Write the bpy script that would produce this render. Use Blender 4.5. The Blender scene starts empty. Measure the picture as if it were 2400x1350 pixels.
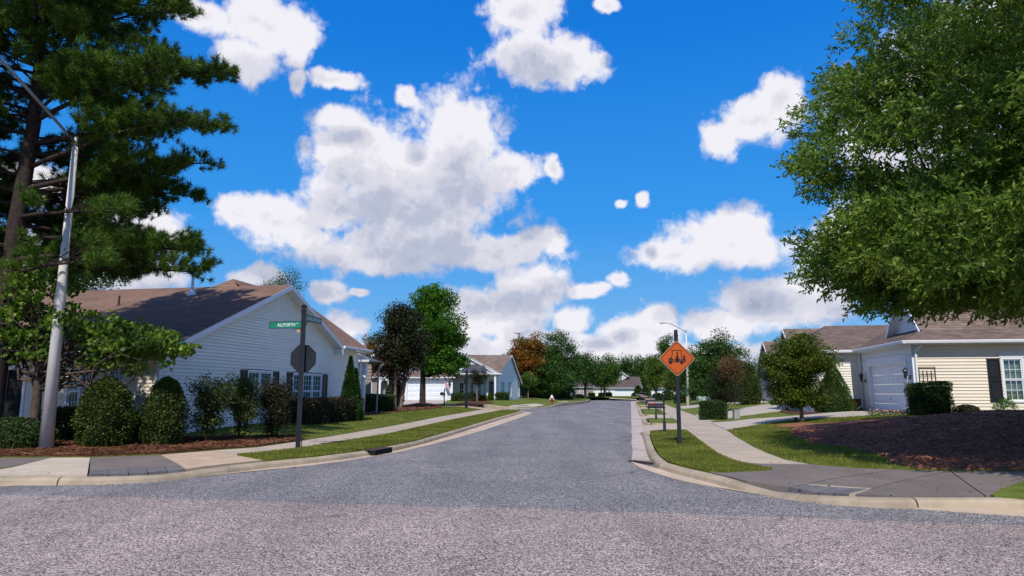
import bpy, bmesh, math, random
import numpy as np
from mathutils import Vector, Matrix
from mathutils.geometry import tessellate_polygon

S = bpy.context.scene
COL = S.collection
rad = math.radians

# ------------------------------------------------------------------ camera
CAMZ, F, PITCH = 1.63, 1620.0, math.atan(243 / 1620)
cp, sp = math.cos(PITCH), math.sin(PITCH)
cam = bpy.data.objects.new('camera', bpy.data.cameras.new('camera'))
COL.objects.link(cam)
cam.location = (0, 0, CAMZ)
cam.rotation_euler = (math.pi / 2 + PITCH, 0, 0)
cam.data.sensor_width = 36
cam.data.lens = 36 * F / 2400
cam.data.clip_start, cam.data.clip_end = 0.1, 6000
S.camera = cam
S.render.resolution_x, S.render.resolution_y = 1024, 576
S.view_settings.view_transform = 'Standard'
S.view_settings.look = 'None'
S.view_settings.exposure = 0.08
S.view_settings.gamma = 1.0
S.view_settings.use_curve_mapping = False
try:
    S.cycles.max_bounces = 6
    S.cycles.transparent_max_bounces = 12
    S.cycles.sample_clamp_indirect = 6
except Exception:
    pass

# ------------------------------------------------------------------ sun and sky
SUN_EL = rad(50)
SUN_AZ_V = Vector((-0.19, -1.0, 0)).normalized()      # towards the sun, in plan
sun_dir = Vector((SUN_AZ_V.x * math.cos(SUN_EL), SUN_AZ_V.y * math.cos(SUN_EL), math.sin(SUN_EL)))
sl = bpy.data.lights.new('sun', 'SUN')
sl.energy = 4.3
sl.angle = rad(0.53)
sl.color = (1.0, 0.94, 0.84)
so = bpy.data.objects.new('sun', sl)
COL.objects.link(so)
so.rotation_euler = sun_dir.to_track_quat('Z', 'Y').to_euler()

W = bpy.data.worlds.new('World')
S.world = W
W.use_nodes = True


def px_azel(x, y):
    a, b = (x - 1200) / F, (675 - y) / F
    d = Vector((a, cp - b * sp, sp + b * cp)).normalized()
    return math.atan2(d.x, d.y), math.asin(d.z)


def build_world():
    nt = W.node_tree
    N, L = nt.nodes, nt.links
    N.clear()

    def node(t, **kw):
        n = N.new(t)
        for k, v in kw.items():
            setattr(n, k, v)
        return n

    def put(sock, v):
        if isinstance(v, bpy.types.NodeSocket):
            L.new(v, sock)
        else:
            sock.default_value = v

    def m(op, a, b=None, c=None, clamp=False):
        n = node('ShaderNodeMath', operation=op, use_clamp=clamp)
        put(n.inputs[0], a)
        if b is not None:
            put(n.inputs[1], b)
        if c is not None:
            put(n.inputs[2], c)
        return n.outputs[0]

    def vm(op, a, b=None, c=None):
        n = node('ShaderNodeVectorMath', operation=op)
        put(n.inputs[0], a)
        if b is not None:
            put(n.inputs[1], b)
        if c is not None:
            put(n.inputs[2], c)
        return n.outputs['Value'] if op in ('DOT_PRODUCT', 'LENGTH') else n.outputs[0]

    def mapr(v, a, b, c=0.0, d=1.0, smooth=True):
        n = node('ShaderNodeMapRange')
        n.interpolation_type = 'SMOOTHSTEP' if smooth else 'LINEAR'
        n.clamp = True
        put(n.inputs['Value'], v)
        n.inputs['From Min'].default_value, n.inputs['From Max'].default_value = a, b
        n.inputs['To Min'].default_value, n.inputs['To Max'].default_value = c, d
        return n.outputs[0]

    def mixc(f, a, b):
        n = node('ShaderNodeMix', data_type='RGBA')
        put(n.inputs[0], f)
        put(n.inputs[6], a)
        put(n.inputs[7], b)
        return n.outputs[2]

    tc = node('ShaderNodeTexCoord')
    sep = node('ShaderNodeSeparateXYZ')
    L.new(tc.outputs['Generated'], sep.inputs[0])
    az = m('ARCTAN2', sep.outputs[0], sep.outputs[1])
    el = m('ARCSINE', sep.outputs[2])
    cmb = node('ShaderNodeCombineXYZ')
    L.new(az, cmb.inputs[0])
    L.new(el, cmb.inputs[1])
    P0 = cmb.outputs[0]
    # clouds named by centre and half-size in the photograph's pixels, turned into directions
    blobs = [(855, 375, 150, 125), (1080, 330, 130, 140), (970, 440, 290, 165), (1000, 500, 240, 80), (1195, 400, 95, 60),
             (1290, 400, 26, 34), (640, 515, 120, 72), (560, 500, 55, 42), (730, 560, 80, 40),
             (900, 600, 250, 55), (980, 575, 280, 60), (1130, 590, 215, 52), (1275, 562, 62, 42), (955, 228, 38, 34), (800, 290, 70, 50),
             (1110, 725, 95, 72), (1245, 675, 95, 80), (1180, 745, 160, 72), (1340, 745, 80, 38), (1200, 815, 320, 42),
             (1385, 680, 60, 22), (1440, 662, 36, 24), (1595, 598, 118, 52), (1690, 540, 125, 74), (1765, 592, 100, 44),
             (1770, 290, 120, 62), (1690, 325, 62, 52), (1830, 240, 60, 70), (1505, 775, 120, 52), (1540, 750, 60, 46),
             (1775, 722, 112, 66), (1680, 762, 100, 42), (1900, 700, 120, 70), (1450, 810, 150, 34), (1262, 135, 152, 72),
             (1225, 25, 120, 62), (1345, 150, 92, 60), (1420, 6, 40, 18), (630, 55, 130, 78), (575, 145, 80, 60),
             (700, 110, 50, 50), (480, 40, 90, 40), (700, 195, 28, 30), (785, 190, 72, 26), (1463, 475, 20, 15), (1510, 466, 20, 24),
             (795, 765, 72, 44), (770, 690, 60, 34), (850, 692, 34, 12), (605, 650, 70, 30), (300, 540, 150, 62), (120, 600, 160, 70),
             (250, 640, 180, 50), (2150, 300, 200, 160), (2200, 520, 220, 160), (2000, 620, 150, 90), (2250, 100, 160, 90),
             (60, 420, 90, 50), (785, 500, 70, 60), (740, 790, 120, 36), (1620, 835, 420, 34), (900, 830, 300, 36), (1090, 770, 90, 60), (1300, 790, 120, 30)]

    def ell(P):
        cur = None
        for (x, y, rx, ry) in blobs:
            a, e = px_azel(x, y)
            ix, iy = F / rx * 0.86, F / ry * 0.86
            q = vm('MULTIPLY_ADD', P, (ix, iy, 0), (-a * ix, -e * iy, 0))
            d = vm('DOT_PRODUCT', q, q)
            if cur is None:
                cur = d
            else:
                n = node('ShaderNodeMath', operation='SMOOTH_MIN')
                L.new(cur, n.inputs[0])
                L.new(d, n.inputs[1])
                n.inputs[2].default_value = 0.22
                cur = n.outputs[0]
        return m('SUBTRACT', 1.0, m('SQRT', m('MAXIMUM', cur, 0.0)))

    def noise3(P, scale, detail, rough=0.55, dist=0.0):
        n = node('ShaderNodeTexNoise')
        n.noise_dimensions = '2D'
        L.new(P, n.inputs['Vector'])
        n.inputs['Scale'].default_value = scale
        n.inputs['Detail'].default_value = detail
        n.inputs['Roughness'].default_value = rough
        n.inputs['Distortion'].default_value = dist
        return n

    def puffs(P, scale, detail, rough=0.55):
        n = node('ShaderNodeTexVoronoi')
        n.voronoi_dimensions = '2D'
        n.feature = 'F1'
        L.new(P, n.inputs['Vector'])
        n.inputs['Scale'].default_value = scale
        n.inputs['Detail'].default_value = detail
        n.inputs['Roughness'].default_value = rough
        n.inputs['Lacunarity'].default_value = 2.2
        return n.outputs['Distance']

    # warp the direction a little so that outlines are uneven
    wn = noise3(P0, 8.0, 5.0, 0.6)
    wc = vm('SUBTRACT', wn.outputs['Color'], (0.5, 0.5, 0.5))
    P = vm('ADD', P0, vm('MULTIPLY', wc, (0.040, 0.028, 0.0)))
    Pup = vm('ADD', P, (-0.012, 0.075, 0))
    h0, h1 = ell(P), ell(Pup)
    wn2 = noise3(P0, 38.0, 5.0, 0.6)
    wc2 = vm('SUBTRACT', wn2.outputs['Color'], (0.5, 0.5, 0.5))
    Q0 = vm('ADD', P0, vm('MULTIPLY', wc2, (0.022, 0.022, 0.0)))
    Q1 = vm('ADD', Q0, (-0.004, 0.009, 0))

    def fine(Q):
        a = puffs(Q, 17.0, 3.0)
        return m('SUBTRACT', 0.55, a)

    f0, f1 = fine(Q0), fine(Q1)
    g0 = noise3(P0, 7.5, 3.0, 0.5).outputs[0]
    g1 = noise3(vm('ADD', P0, (-0.012, 0.03, 0)), 7.5, 3.0, 0.5).outputs[0]
    g0, g1 = m('MULTIPLY', g0, 3.0), m('MULTIPLY', g1, 3.0)
    b0 = m('SUBTRACT', noise3(P0, 30.0, 6.0, 0.6).outputs[0], 0.5)
    # the sky beyond the photograph's frame carries the same scattered clouds
    big = noise3(vm('MULTIPLY', P0, (1.0, 1.7, 1.0)), 3.6, 3.0, 0.5).outputs[0]
    outside = m('MAXIMUM', mapr(m('ABSOLUTE', az), 0.72, 0.9), mapr(el, 0.56, 0.72))
    gen = m('MULTIPLY', m('SUBTRACT', big, 0.54), 5.0)
    hg = m('SUBTRACT', gen, m('MULTIPLY', m('SUBTRACT', 1.0, outside), 4.0))
    h = m('MAXIMUM', h0, hg)
    dens = m('ADD', m('ADD', h, m('MULTIPLY', f0, 0.34)), m('MULTIPLY', b0, 0.50))
    alpha = mapr(dens, 0.0, 0.40)
    # light from above, grey undersides
    relief = m('ADD', m('MULTIPLY', m('SUBTRACT', f0, f1), 0.34), m('MULTIPLY', m('SUBTRACT', g0, g1), 0.20))
    def soft(hh):
        t = m('SUBTRACT', 1.0, m('MAXIMUM', hh, -0.45))
        return m('SUBTRACT', 1.0, m('MULTIPLY', t, t))
    under = m('MULTIPLY', m('SUBTRACT', soft(h0), soft(h1)), 0.72)
    body = mapr(under, -0.40, 0.50, 0.0, 1.0, False)
    lump = noise3(P0, 9.0, 3.0, 0.5).outputs[0]
    sh = m('ADD', m('ADD', body, relief), m('MULTIPLY', m('SUBTRACT', lump, 0.5), 0.5))
    thick = mapr(dens, 0.15, 0.8, 0.34, -0.10, False)
    sh = m('ADD', sh, thick, clamp=True)
    ramp = node('ShaderNodeValToRGB')
    L.new(sh, ramp.inputs[0])
    cr = ramp.color_ramp
    cr.interpolation = 'EASE'
    cr.elements[0].position, cr.elements[0].color = 0.0, (0.30, 0.36, 0.50, 1)
    cr.elements[1].position, cr.elements[1].color = 1.0, (0.84, 0.83, 0.89, 1)
    e2 = cr.elements.new(0.35)
    e2.color = (0.46, 0.50, 0.63, 1)
    e3 = cr.elements.new(0.68)
    e3.color = (0.68, 0.68, 0.77, 1)

    sky = node('ShaderNodeTexSky')
    sky.sky_type = 'NISHITA'
    sky.sun_disc = False
    sky.sun_elevation = SUN_EL
    sky.sun_rotation = math.atan2(SUN_AZ_V.x, SUN_AZ_V.y)
    sky.air_density = 1.0
    sky.dust_density = 0.1
    sky.ozone_density = 4.0
    # the clear blue of the photograph: deep overhead, lighter low down
    blue = node('ShaderNodeValToRGB')
    L.new(mapr(el, 0.0, 0.75, 0.0, 1.0, False), blue.inputs[0])
    b_ = blue.color_ramp
    b_.elements[0].position, b_.elements[0].color = 0.0, (2.0, 4.8, 8.0, 1)
    b_.elements[1].position, b_.elements[1].color = 1.0, (0.02, 1.25, 5.6, 1)
    k1 = b_.elements.new(0.32)
    k1.color = (0.30, 3.0, 8.2, 1)
    k2 = b_.elements.new(0.66)
    k2.color = (0.03, 1.9, 7.2, 1)
    tint = mixc(0.93, sky.outputs[0], blue.outputs[0])
    bg1 = node('ShaderNodeBackground')
    L.new(tint, bg1.inputs[0])
    bg1.inputs[1].default_value = 0.10
    bg2 = node('ShaderNodeBackground')
    L.new(ramp.outputs[0], bg2.inputs[0])
    bg2.inputs[1].default_value = 1.0
    mx = node('ShaderNodeMixShader')
    # clouds thin out into the sky at the very bottom
    L.new(m('MULTIPLY', alpha, mapr(el, -0.02, 0.0)), mx.inputs[0])
    L.new(bg1.outputs[0], mx.inputs[1])
    L.new(bg2.outputs[0], mx.inputs[2])
    out = node('ShaderNodeOutputWorld')
    L.new(mx.outputs[0], out.inputs[0])
    W.cycles.sampling_method = 'MANUAL'
    W.cycles.sample_map_resolution = 512


build_world()

# ------------------------------------------------------------------ pixels, street frame, terrain


def ray(x, y):
    a, b = (x - 1200) / F, (675 - y) / F
    return Vector((a, cp - b * sp, sp + b * cp))


def PT(x, y, Y):
    """world point on the photograph's pixel at distance Y ahead"""
    d = ray(x, y)
    t = Y / d.y
    return Vector((d.x * t, Y, CAMZ + d.z * t))


_d = ray(1478, 918)
TH = math.atan2(_d.x, _d.y)
cT, sT = math.cos(TH), math.sin(TH)


def FR(u, v, z=0.0):
    """street frame: u along the street, v to the right of it"""
    return Vector((v * cT + u * sT, u * cT - v * sT, z))


def UV(x, y):
    return (x * sT + y * cT, x * cT - y * sT)


def hit_v(x, y, v):
    """pixel ray against the upright plane v = const -> (u, z)"""
    d = ray(x, y)
    du, dv = UV(d.x, d.y)
    t = v / dv
    return du * t, CAMZ + d.z * t


def hit_u(x, y, u):
    d = ray(x, y)
    du, dv = UV(d.x, d.y)
    t = u / du
    return dv * t, CAMZ + d.z * t


def ss(t):
    t = min(1.0, max(0.0, t))
    return t * t * (3 - 2 * t)


def HT(x, y):
    """height of the land beside the road"""
    u, v = UV(x, y)
    z = 0.13
    if v > 0:
        z += 0.55 * ss((v - 4.0) / 7.0) * (0.35 + 0.65 * ss((u - 14) / 12))
        z += 0.40 * math.exp(-((x - 15.5) / 5.0) ** 2 - ((y - 20.3) / 3.3) ** 2) * ss((y - 13.6) / 4.5)
    else:
        z += 0.30 * ss((-v - 10.2) / 3.6) * ss((u - 14) / 10)
        if y > 60:
            z += 0.22 * ss((y - 72) / 8)
    return z


def G(x, y, z=None, off=0.0):
    """pixel -> point on the land (or on the level z)"""
    d = ray(x, y)
    if z is not None:
        t = (z - CAMZ) / d.z
        return Vector((d.x * t, d.y * t, z))
    zz = 0.15
    for _ in range(25):
        t = (zz - CAMZ) / d.z
        zz = 0.5 * zz + 0.5 * (HT(d.x * t, d.y * t) + off)
    return Vector((d.x * t, d.y * t, zz))


# ------------------------------------------------------------------ object helpers
WM = {}


def tag(o, label=None, cat=None, group=None, kind=None):
    if label:
        o['label'] = label
    if cat:
        o['category'] = cat
    if group:
        o['group'] = group
    if kind:
        o['kind'] = kind
    return o


def thing(name, label, cat, loc=(0, 0, 0), rz=0.0, group=None):
    o = bpy.data.objects.new(name, None)
    o.empty_display_size = 0.2
    COL.objects.link(o)
    o.location = loc
    o.rotation_euler = (0, 0, rz)
    WM[o.name] = Matrix.Translation(Vector(loc)) @ Matrix.Rotation(rz, 4, 'Z')
    return tag(o, label, cat, group)


def link(name, mesh, parent=None, world=True):
    o = bpy.data.objects.new(name, mesh)
    COL.objects.link(o)
    if parent is not None:
        o.parent = parent
        if world:
            o.matrix_parent_inverse = WM[parent.name].inverted()
            WM[o.name] = Matrix.Identity(4)
        else:
            WM[o.name] = WM[parent.name].copy()
    else:
        WM[o.name] = Matrix.Identity(4)
    return o


def copy_tree(o, parent=None):
    c = o.copy()
    COL.objects.link(c)
    if parent is not None:
        c.parent = parent
    for ch in list(o.children):
        copy_tree(ch, c)
    return c


class MB:
    def __init__(s, f=None):
        s.v, s.f, s.sm = [], [], False
        s.fr = f or (lambda a, b, c: Vector((a, b, c)))
        s.uv = None

    def add(s, vs, fs):
        k = len(s.v)
        s.v += [tuple(p) for p in vs]
        s.f += [tuple(i + k for i in q) for q in fs]

    def box(s, a0, a1, b0, b1, c0, c1):
        P = [s.fr(a, b, c) for c in (c0, c1) for b in (b0, b1) for a in (a0, a1)]
        s.add(P, [(0, 2, 3, 1), (4, 5, 7, 6), (0, 1, 5, 4), (2, 6, 7, 3), (0, 4, 6, 2), (1, 3, 7, 5)])
        return s

    def prism(s, poly, vec):
        """poly: world points, extruded by vec"""
        n = len(poly)
        vec = Vector(vec)
        A = [Vector(p) for p in poly]
        B = [p + vec for p in A]
        tri = tessellate_polygon([A])
        nrm = Vector((0, 0, 0))
        for i in range(n):
            nrm += A[i].cross(A[(i + 1) % n])
        s.add(A + B, [])
        k = len(s.v) - 2 * n
        if n <= 4:
            s.f.append(tuple(k + i for i in range(n - 1, -1, -1)))
            s.f.append(tuple(k + n + i for i in range(n)))
        else:
            for t in tri:
                s.f.append((k + t[0], k + t[2], k + t[1]))
                s.f.append((k + n + t[0], k + n + t[1], k + n + t[2]))
        for i in range(n):
            j = (i + 1) % n
            s.f.append((k + i, k + j, k + n + j, k + n + i))
        return s

    def bar(s, p, q, w, h=None, up=(0, 0, 1)):
        h = h or w
        p, q, up = Vector(p), Vector(q), Vector(up)
        d = (q - p).normalized()
        sd = d.cross(up)
        if sd.length < 1e-4:
            sd = d.cross(Vector((1, 0, 0)))
        sd.normalize()
        u2 = sd.cross(d).normalized()
        c = [sd * w / 2 * i + u2 * h / 2 * j for i, j in ((-1, -1), (1, -1), (1, 1), (-1, 1))]
        P = [p + x for x in c] + [q + x for x in c]
        s.add(P, [(0, 3, 2, 1), (4, 5, 6, 7), (0, 1, 5, 4), (1, 2, 6, 5), (2, 3, 7, 6), (3, 0, 4, 7)])
        return s

    def tube(s, pts, rs, n=8, cap=True):
        pts = [Vector(p) for p in pts]
        if not hasattr(rs, '__len__'):
            rs = [rs] * len(pts)
        k0 = len(s.v)
        ref = Vector((0.13, 0.31, 0.94))
        for i, p in enumerate(pts):
            a = pts[max(0, i - 1)]
            b = pts[min(len(pts) - 1, i + 1)]
            d = (b - a).normalized()
            x = d.cross(ref)
            if x.length < 0.05:
                x = d.cross(Vector((1, 0, 0)))
            x.normalize()
            y = d.cross(x)
            for j in range(n):
                t = 2 * math.pi * j / n
                s.v.append(tuple(p + (x * math.cos(t) + y * math.sin(t)) * rs[i]))
        for i in range(len(pts) - 1):
            for j in range(n):
                a = k0 + i * n + j
                b = k0 + i * n + (j + 1) % n
                s.f.append((a, b, b + n, a + n))
        if cap:
            s.f.append(tuple(k0 + j for j in range(n - 1, -1, -1)))
            s.f.append(tuple(k0 + (len(pts) - 1) * n + j for j in range(n)))
        return s

    def lathe(s, base, prof, n=14):
        base = Vector(base)
        k0 = len(s.v)
        for r, z in prof:
            for j in range(n):
                t = 2 * math.pi * j / n
                s.v.append(tuple(base + Vector((r * math.cos(t), r * math.sin(t), z))))
        for i in range(len(prof) - 1):
            for j in range(n):
                a = k0 + i * n + j
                b = k0 + i * n + (j + 1) % n
                s.f.append((a, b, b + n, a + n))
        s.f.append(tuple(k0 + j for j in range(n - 1, -1, -1)))
        s.f.append(tuple(k0 + (len(prof) - 1) * n + j for j in range(n)))
        return s

    def build(s, name, mat, parent=None, world=True, smooth=False, kind=None):
        me = bpy.data.meshes.new(name)
        me.from_pydata(s.v, [], s.f)
        me.materials.append(mat)
        if smooth:
            me.polygons.foreach_set('use_smooth', [True] * len(me.polygons))
        if s.uv is not None:
            ul = me.uv_layers.new(name='UVMap')
            for lp in me.loops:
                ul.data[lp.index].uv = s.uv[lp.vertex_index]
        me.update()
        o = link(name, me, parent, world)
        if kind:
            o['kind'] = kind
        return o


def np_mesh(name, V, k, mat, parent=None, kind=None, smooth=False, faces=None):
    """V: (N*k,3) vertices, N faces of k vertices each"""
    V = np.ascontiguousarray(V, dtype=np.float32).reshape(-1, 3)
    n = len(V) // k
    me = bpy.data.meshes.new(name)
    me.vertices.add(len(V))
    me.vertices.foreach_set('co', V.ravel())
    me.loops.add(n * k)
    me.loops.foreach_set('vertex_index', np.arange(n * k, dtype=np.int32))
    me.polygons.add(n)
    me.polygons.foreach_set('loop_start', np.arange(0, n * k, k, dtype=np.int32))
    me.polygons.foreach_set('loop_total', np.full(n, k, dtype=np.int32))
    me.materials.append(mat)
    me.update(calc_edges=True)
    o = link(name, me, parent)
    if kind:
        o['kind'] = kind
    return o


# ------------------------------------------------------------------ materials
def new_mat(name):
    mt = bpy.data.materials.new(name)
    mt.use_nodes = True
    nt = mt.node_tree
    b = nt.nodes['Principled BSDF']
    return mt, nt, b


def nd(nt, t, **kw):
    n = nt.nodes.new(t)
    for k, v in kw.items():
        setattr(n, k, v)
    return n


def ramp(nt, src, stops):
    r = nd(nt, 'ShaderNodeValToRGB')
    nt.links.new(src, r.inputs[0])
    el = r.color_ramp.elements
    while len(el) < len(stops):
        el.new(0.5)
    for e, (p, c) in zip(el, stops):
        e.position = p
        e.color = (*c, 1)
    return r.outputs[0]


def mixn(nt, f, a, b, mode='MIX'):
    n = nd(nt, 'ShaderNodeMix', data_type='RGBA', blend_type=mode)
    for i, v in ((0, f), (6, a), (7, b)):
        if isinstance(v, bpy.types.NodeSocket):
            nt.links.new(v, n.inputs[i])
        else:
            n.inputs[i].default_value = v if i == 0 else (*v, 1)
    return n.outputs[2]


def noise(nt, vec, scale, detail=4, rough=0.55, dist=0):
    n = nd(nt, 'ShaderNodeTexNoise')
    if vec is not None:
        nt.links.new(vec, n.inputs['Vector'])
    n.inputs['Scale'].default_value = scale
    n.inputs['Detail'].default_value = detail
    n.inputs['Roughness'].default_value = rough
    n.inputs['Distortion'].default_value = dist
    return n.outputs[0]


def bump(nt, b, h, strength=0.3, dist=0.01):
    n = nd(nt, 'ShaderNodeBump')
    n.inputs['Strength'].default_value = strength
    n.inputs['Distance'].default_value = dist
    nt.links.new(h, n.inputs['Height'])
    nt.links.new(n.outputs[0], b.inputs['Normal'])


def wpos(nt, scale=None):
    g = nd(nt, 'ShaderNodeNewGeometry').outputs['Position']
    if scale:
        m_ = nd(nt, 'ShaderNodeVectorMath', operation='MULTIPLY')
        nt.links.new(g, m_.inputs[0])
        m_.inputs[1].default_value = scale
        g = m_.outputs[0]
    return g


def M(name, c, rough=0.6, var=0.12, scale=3.0, spec=0.4, metal=0.0, bmp=0.0, stain=None, objvar=0.0):
    mt, nt, b = new_mat(name)
    p = wpos(nt)
    n = noise(nt, p, scale, 5, 0.6)
    lo = tuple(x * (1 - var) for x in c)
    hi = tuple(min(1, x * (1 + var)) for x in c)
    col = ramp(nt, n, [(0.3, lo), (0.7, hi)])
    if stain:
        n2 = noise(nt, wpos(nt, (1, 1, 0.35)), 1.3, 6, 0.65)
        f = ramp(nt, n2, [(0.52, (0, 0, 0)), (0.75, (1, 1, 1))])
        fm = nd(nt, 'ShaderNodeMath', operation='MULTIPLY')
        nt.links.new(f, fm.inputs[0])
        fm.inputs[1].default_value = 0.75
        col = mixn(nt, fm.outputs[0], col, stain)
    if objvar:
        oi = nd(nt, 'ShaderNodeObjectInfo')
        mr = nd(nt, 'ShaderNodeMapRange')
        nt.links.new(oi.outputs['Random'], mr.inputs[0])
        mr.inputs[3].default_value, mr.inputs[4].default_value = 1 - objvar, 1 + objvar
        v = nd(nt, 'ShaderNodeVectorMath', operation='SCALE')
        nt.links.new(col, v.inputs[0])
        nt.links.new(mr.outputs[0], v.inputs['Scale'])
        col = v.outputs[0]
    nt.links.new(col, b.inputs['Base Color'])
    b.inputs['Roughness'].default_value = rough
    b.inputs['Metallic'].default_value = metal
    b.inputs['Specular IOR Level'].default_value = spec
    if bmp:
        bump(nt, b, noise(nt, p, scale * 12, 4, 0.6), bmp, 0.01)
    return mt


def asphalt(name, lo, mid, hi, cell, crack=0.5):
    mt, nt, b = new_mat(name)
    p = wpos(nt)
    vor = nd(nt, 'ShaderNodeTexVoronoi')
    nt.links.new(p, vor.inputs['Vector'])
    vor.inputs['Scale'].default_value = cell
    sepc = nd(nt, 'ShaderNodeSeparateColor')
    nt.links.new(vor.outputs['Color'], sepc.inputs[0])
    col = ramp(nt, sepc.outputs[0], [(0.12, lo), (0.5, mid), (0.93, hi)])
    big = noise(nt, p, 0.45, 5, 0.6)
    v1 = ramp(nt, big, [(0.3, (0.80, 0.80, 0.82)), (0.7, (1.14, 1.13, 1.12))])
    col = mixn(nt, 1.0, col, v1, 'MULTIPLY')
    med = noise(nt, p, 5.0, 4, 0.7)
    v2 = ramp(nt, med, [(0.3, (0.86, 0.86, 0.86)), (0.7, (1.12, 1.10, 1.12))])
    col = mixn(nt, 1.0, col, v2, 'MULTIPLY')
    lane = noise(nt, wpos(nt, (0.9, 0.10, 1.0)), 1.0, 3, 0.5)
    v3 = ramp(nt, lane, [(0.35, (0.86, 0.86, 0.87)), (0.65, (1.10, 1.09, 1.08))])
    col = mixn(nt, 1.0, col, v3, 'MULTIPLY')
    oil = noise(nt, p, 1.7, 3, 0.45)
    v4 = ramp(nt, oil, [(0.69, (1, 1, 1)), (0.78, (0.72, 0.72, 0.73))])
    col = mixn(nt, 1.0, col, v4, 'MULTIPLY')
    # cracks
    wv = nd(nt, 'ShaderNodeVectorMath', operation='ADD')
    nn = nd(nt, 'ShaderNodeTexNoise')
    nt.links.new(p, nn.inputs['Vector'])
    nn.inputs['Scale'].default_value = 1.1
    nn.inputs['Detail'].default_value = 6
    sc = nd(nt, 'ShaderNodeVectorMath', operation='SCALE')
    nt.links.new(nn.outputs['Color'], sc.inputs[0])
    sc.inputs['Scale'].default_value = 1.6
    nt.links.new(p, wv.inputs[0])
    nt.links.new(sc.outputs[0], wv.inputs[1])
    ve = nd(nt, 'ShaderNodeTexVoronoi', feature='DISTANCE_TO_EDGE')
    nt.links.new(wv.outputs[0], ve.inputs['Vector'])
    ve.inputs['Scale'].default_value = 0.27
    ck = ramp(nt, ve.outputs['Distance'], [(0.0, (1, 1, 1)), (0.010, (0, 0, 0))])
    gate = ramp(nt, noise(nt, p, 0.6, 2, 0.5), [(0.5, (0, 0, 0)), (0.6, (1, 1, 1))])
    ckm = nd(nt, 'ShaderNodeMath', operation='MULTIPLY')
    nt.links.new(ck, ckm.inputs[0])
    nt.links.new(gate, ckm.inputs[1])
    ck2 = nd(nt, 'ShaderNodeMath', operation='MULTIPLY')
    nt.links.new(ckm.outputs[0], ck2.inputs[0])
    ck2.inputs[1].default_value = crack
    col = mixn(nt, ck2.outputs[0], col, (0.05, 0.045, 0.05))
    nt.links.new(col, b.inputs['Base Color'])
    b.inputs['Roughness'].default_value = 0.85
    b.inputs['Specular IOR Level'].default_value = 0.25
    bump(nt, b, sepc.outputs[0], 0.35, 0.006)
    return mt


def leafmat(name, cols, trans=0.35, gloss=0.45, nscale=0.9, hueshift=None):
    """cols: three colours dark to light"""
    mt, nt, b = new_mat(name)
    g = nd(nt, 'ShaderNodeNewGeometry')
    col = ramp(nt, g.outputs['Random Per Island'], [(0.0, cols[0]), (0.5, cols[1]), (1.0, cols[2])])
    n = noise(nt, wpos(nt), nscale, 3, 0.5)
    v = ramp(nt, n, [(0.3, (0.62, 0.66, 0.62)), (0.7, (1.35, 1.28, 1.2))])
    col = mixn(nt, 1.0, col, v, 'MULTIPLY')
    if hueshift:
        n2 = noise(nt, wpos(nt), hueshift[1], 3, 0.5)
        f = ramp(nt, n2, [(hueshift[2], (0, 0, 0)), (hueshift[2] + 0.14, (1, 1, 1))])
        col = mixn(nt, f, col, hueshift[0])
    nt.links.new(col, b.inputs['Base Color'])
    b.inputs['Roughness'].default_value = gloss
    b.inputs['Specular IOR Level'].default_value = 0.16
    tr = nd(nt, 'ShaderNodeBsdfTranslucent')
    br = nd(nt, 'ShaderNodeVectorMath', operation='MULTIPLY')
    nt.links.new(col, br.inputs[0])
    br.inputs[1].default_value = (1.3, 1.5, 0.7)
    nt.links.new(br.outputs[0], tr.inputs[0])
    mx = nd(nt, 'ShaderNodeMixShader')
    mx.inputs[0].default_value = trans
    out = nt.nodes['Material Output']
    nt.links.new(b.outputs[0], mx.inputs[1])
    nt.links.new(tr.outputs[0], mx.inputs[2])
    nt.links.new(mx.outputs[0], out.inputs[0])
    return mt


def shinglemat(name, cols):
    mt, nt, b = new_mat(name)
    uv = nd(nt, 'ShaderNodeUVMap')
    br = nd(nt, 'ShaderNodeTexBrick')
    nt.links.new(uv.outputs[0], br.inputs['Vector'])
    br.inputs['Scale'].default_value = 1.0
    br.inputs['Mortar Size'].default_value = 0.006
    br.inputs['Brick Width'].default_value = 0.30
    br.inputs['Row Height'].default_value = 0.145
    br.offset = 0.37
    br.inputs['Color1'].default_value = (*cols[0], 1)
    br.inputs['Color2'].default_value = (*cols[1], 1)
    br.inputs['Mortar'].default_value = (*[x * 0.5 for x in cols[0]], 1)
    n = noise(nt, wpos(nt), 0.8, 4, 0.6)
    v = ramp(nt, n, [(0.3, (0.85, 0.85, 0.86)), (0.7, (1.15, 1.13, 1.1))])
    col = mixn(nt, 1.0, br.outputs['Color'], v, 'MULTIPLY')
    n3 = noise(nt, wpos(nt), 40, 3, 0.7)
    v3 = ramp(nt, n3, [(0.3, (0.8, 0.8, 0.8)), (0.7, (1.2, 1.2, 1.2))])
    col = mixn(nt, 1.0, col, v3, 'MULTIPLY')
    nt.links.new(col, b.inputs['Base Color'])
    b.inputs['Roughness'].default_value = 0.9
    b.inputs['Specular IOR Level'].default_value = 0.15
    bump(nt, b, n3, 0.3, 0.01)
    return mt


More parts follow.
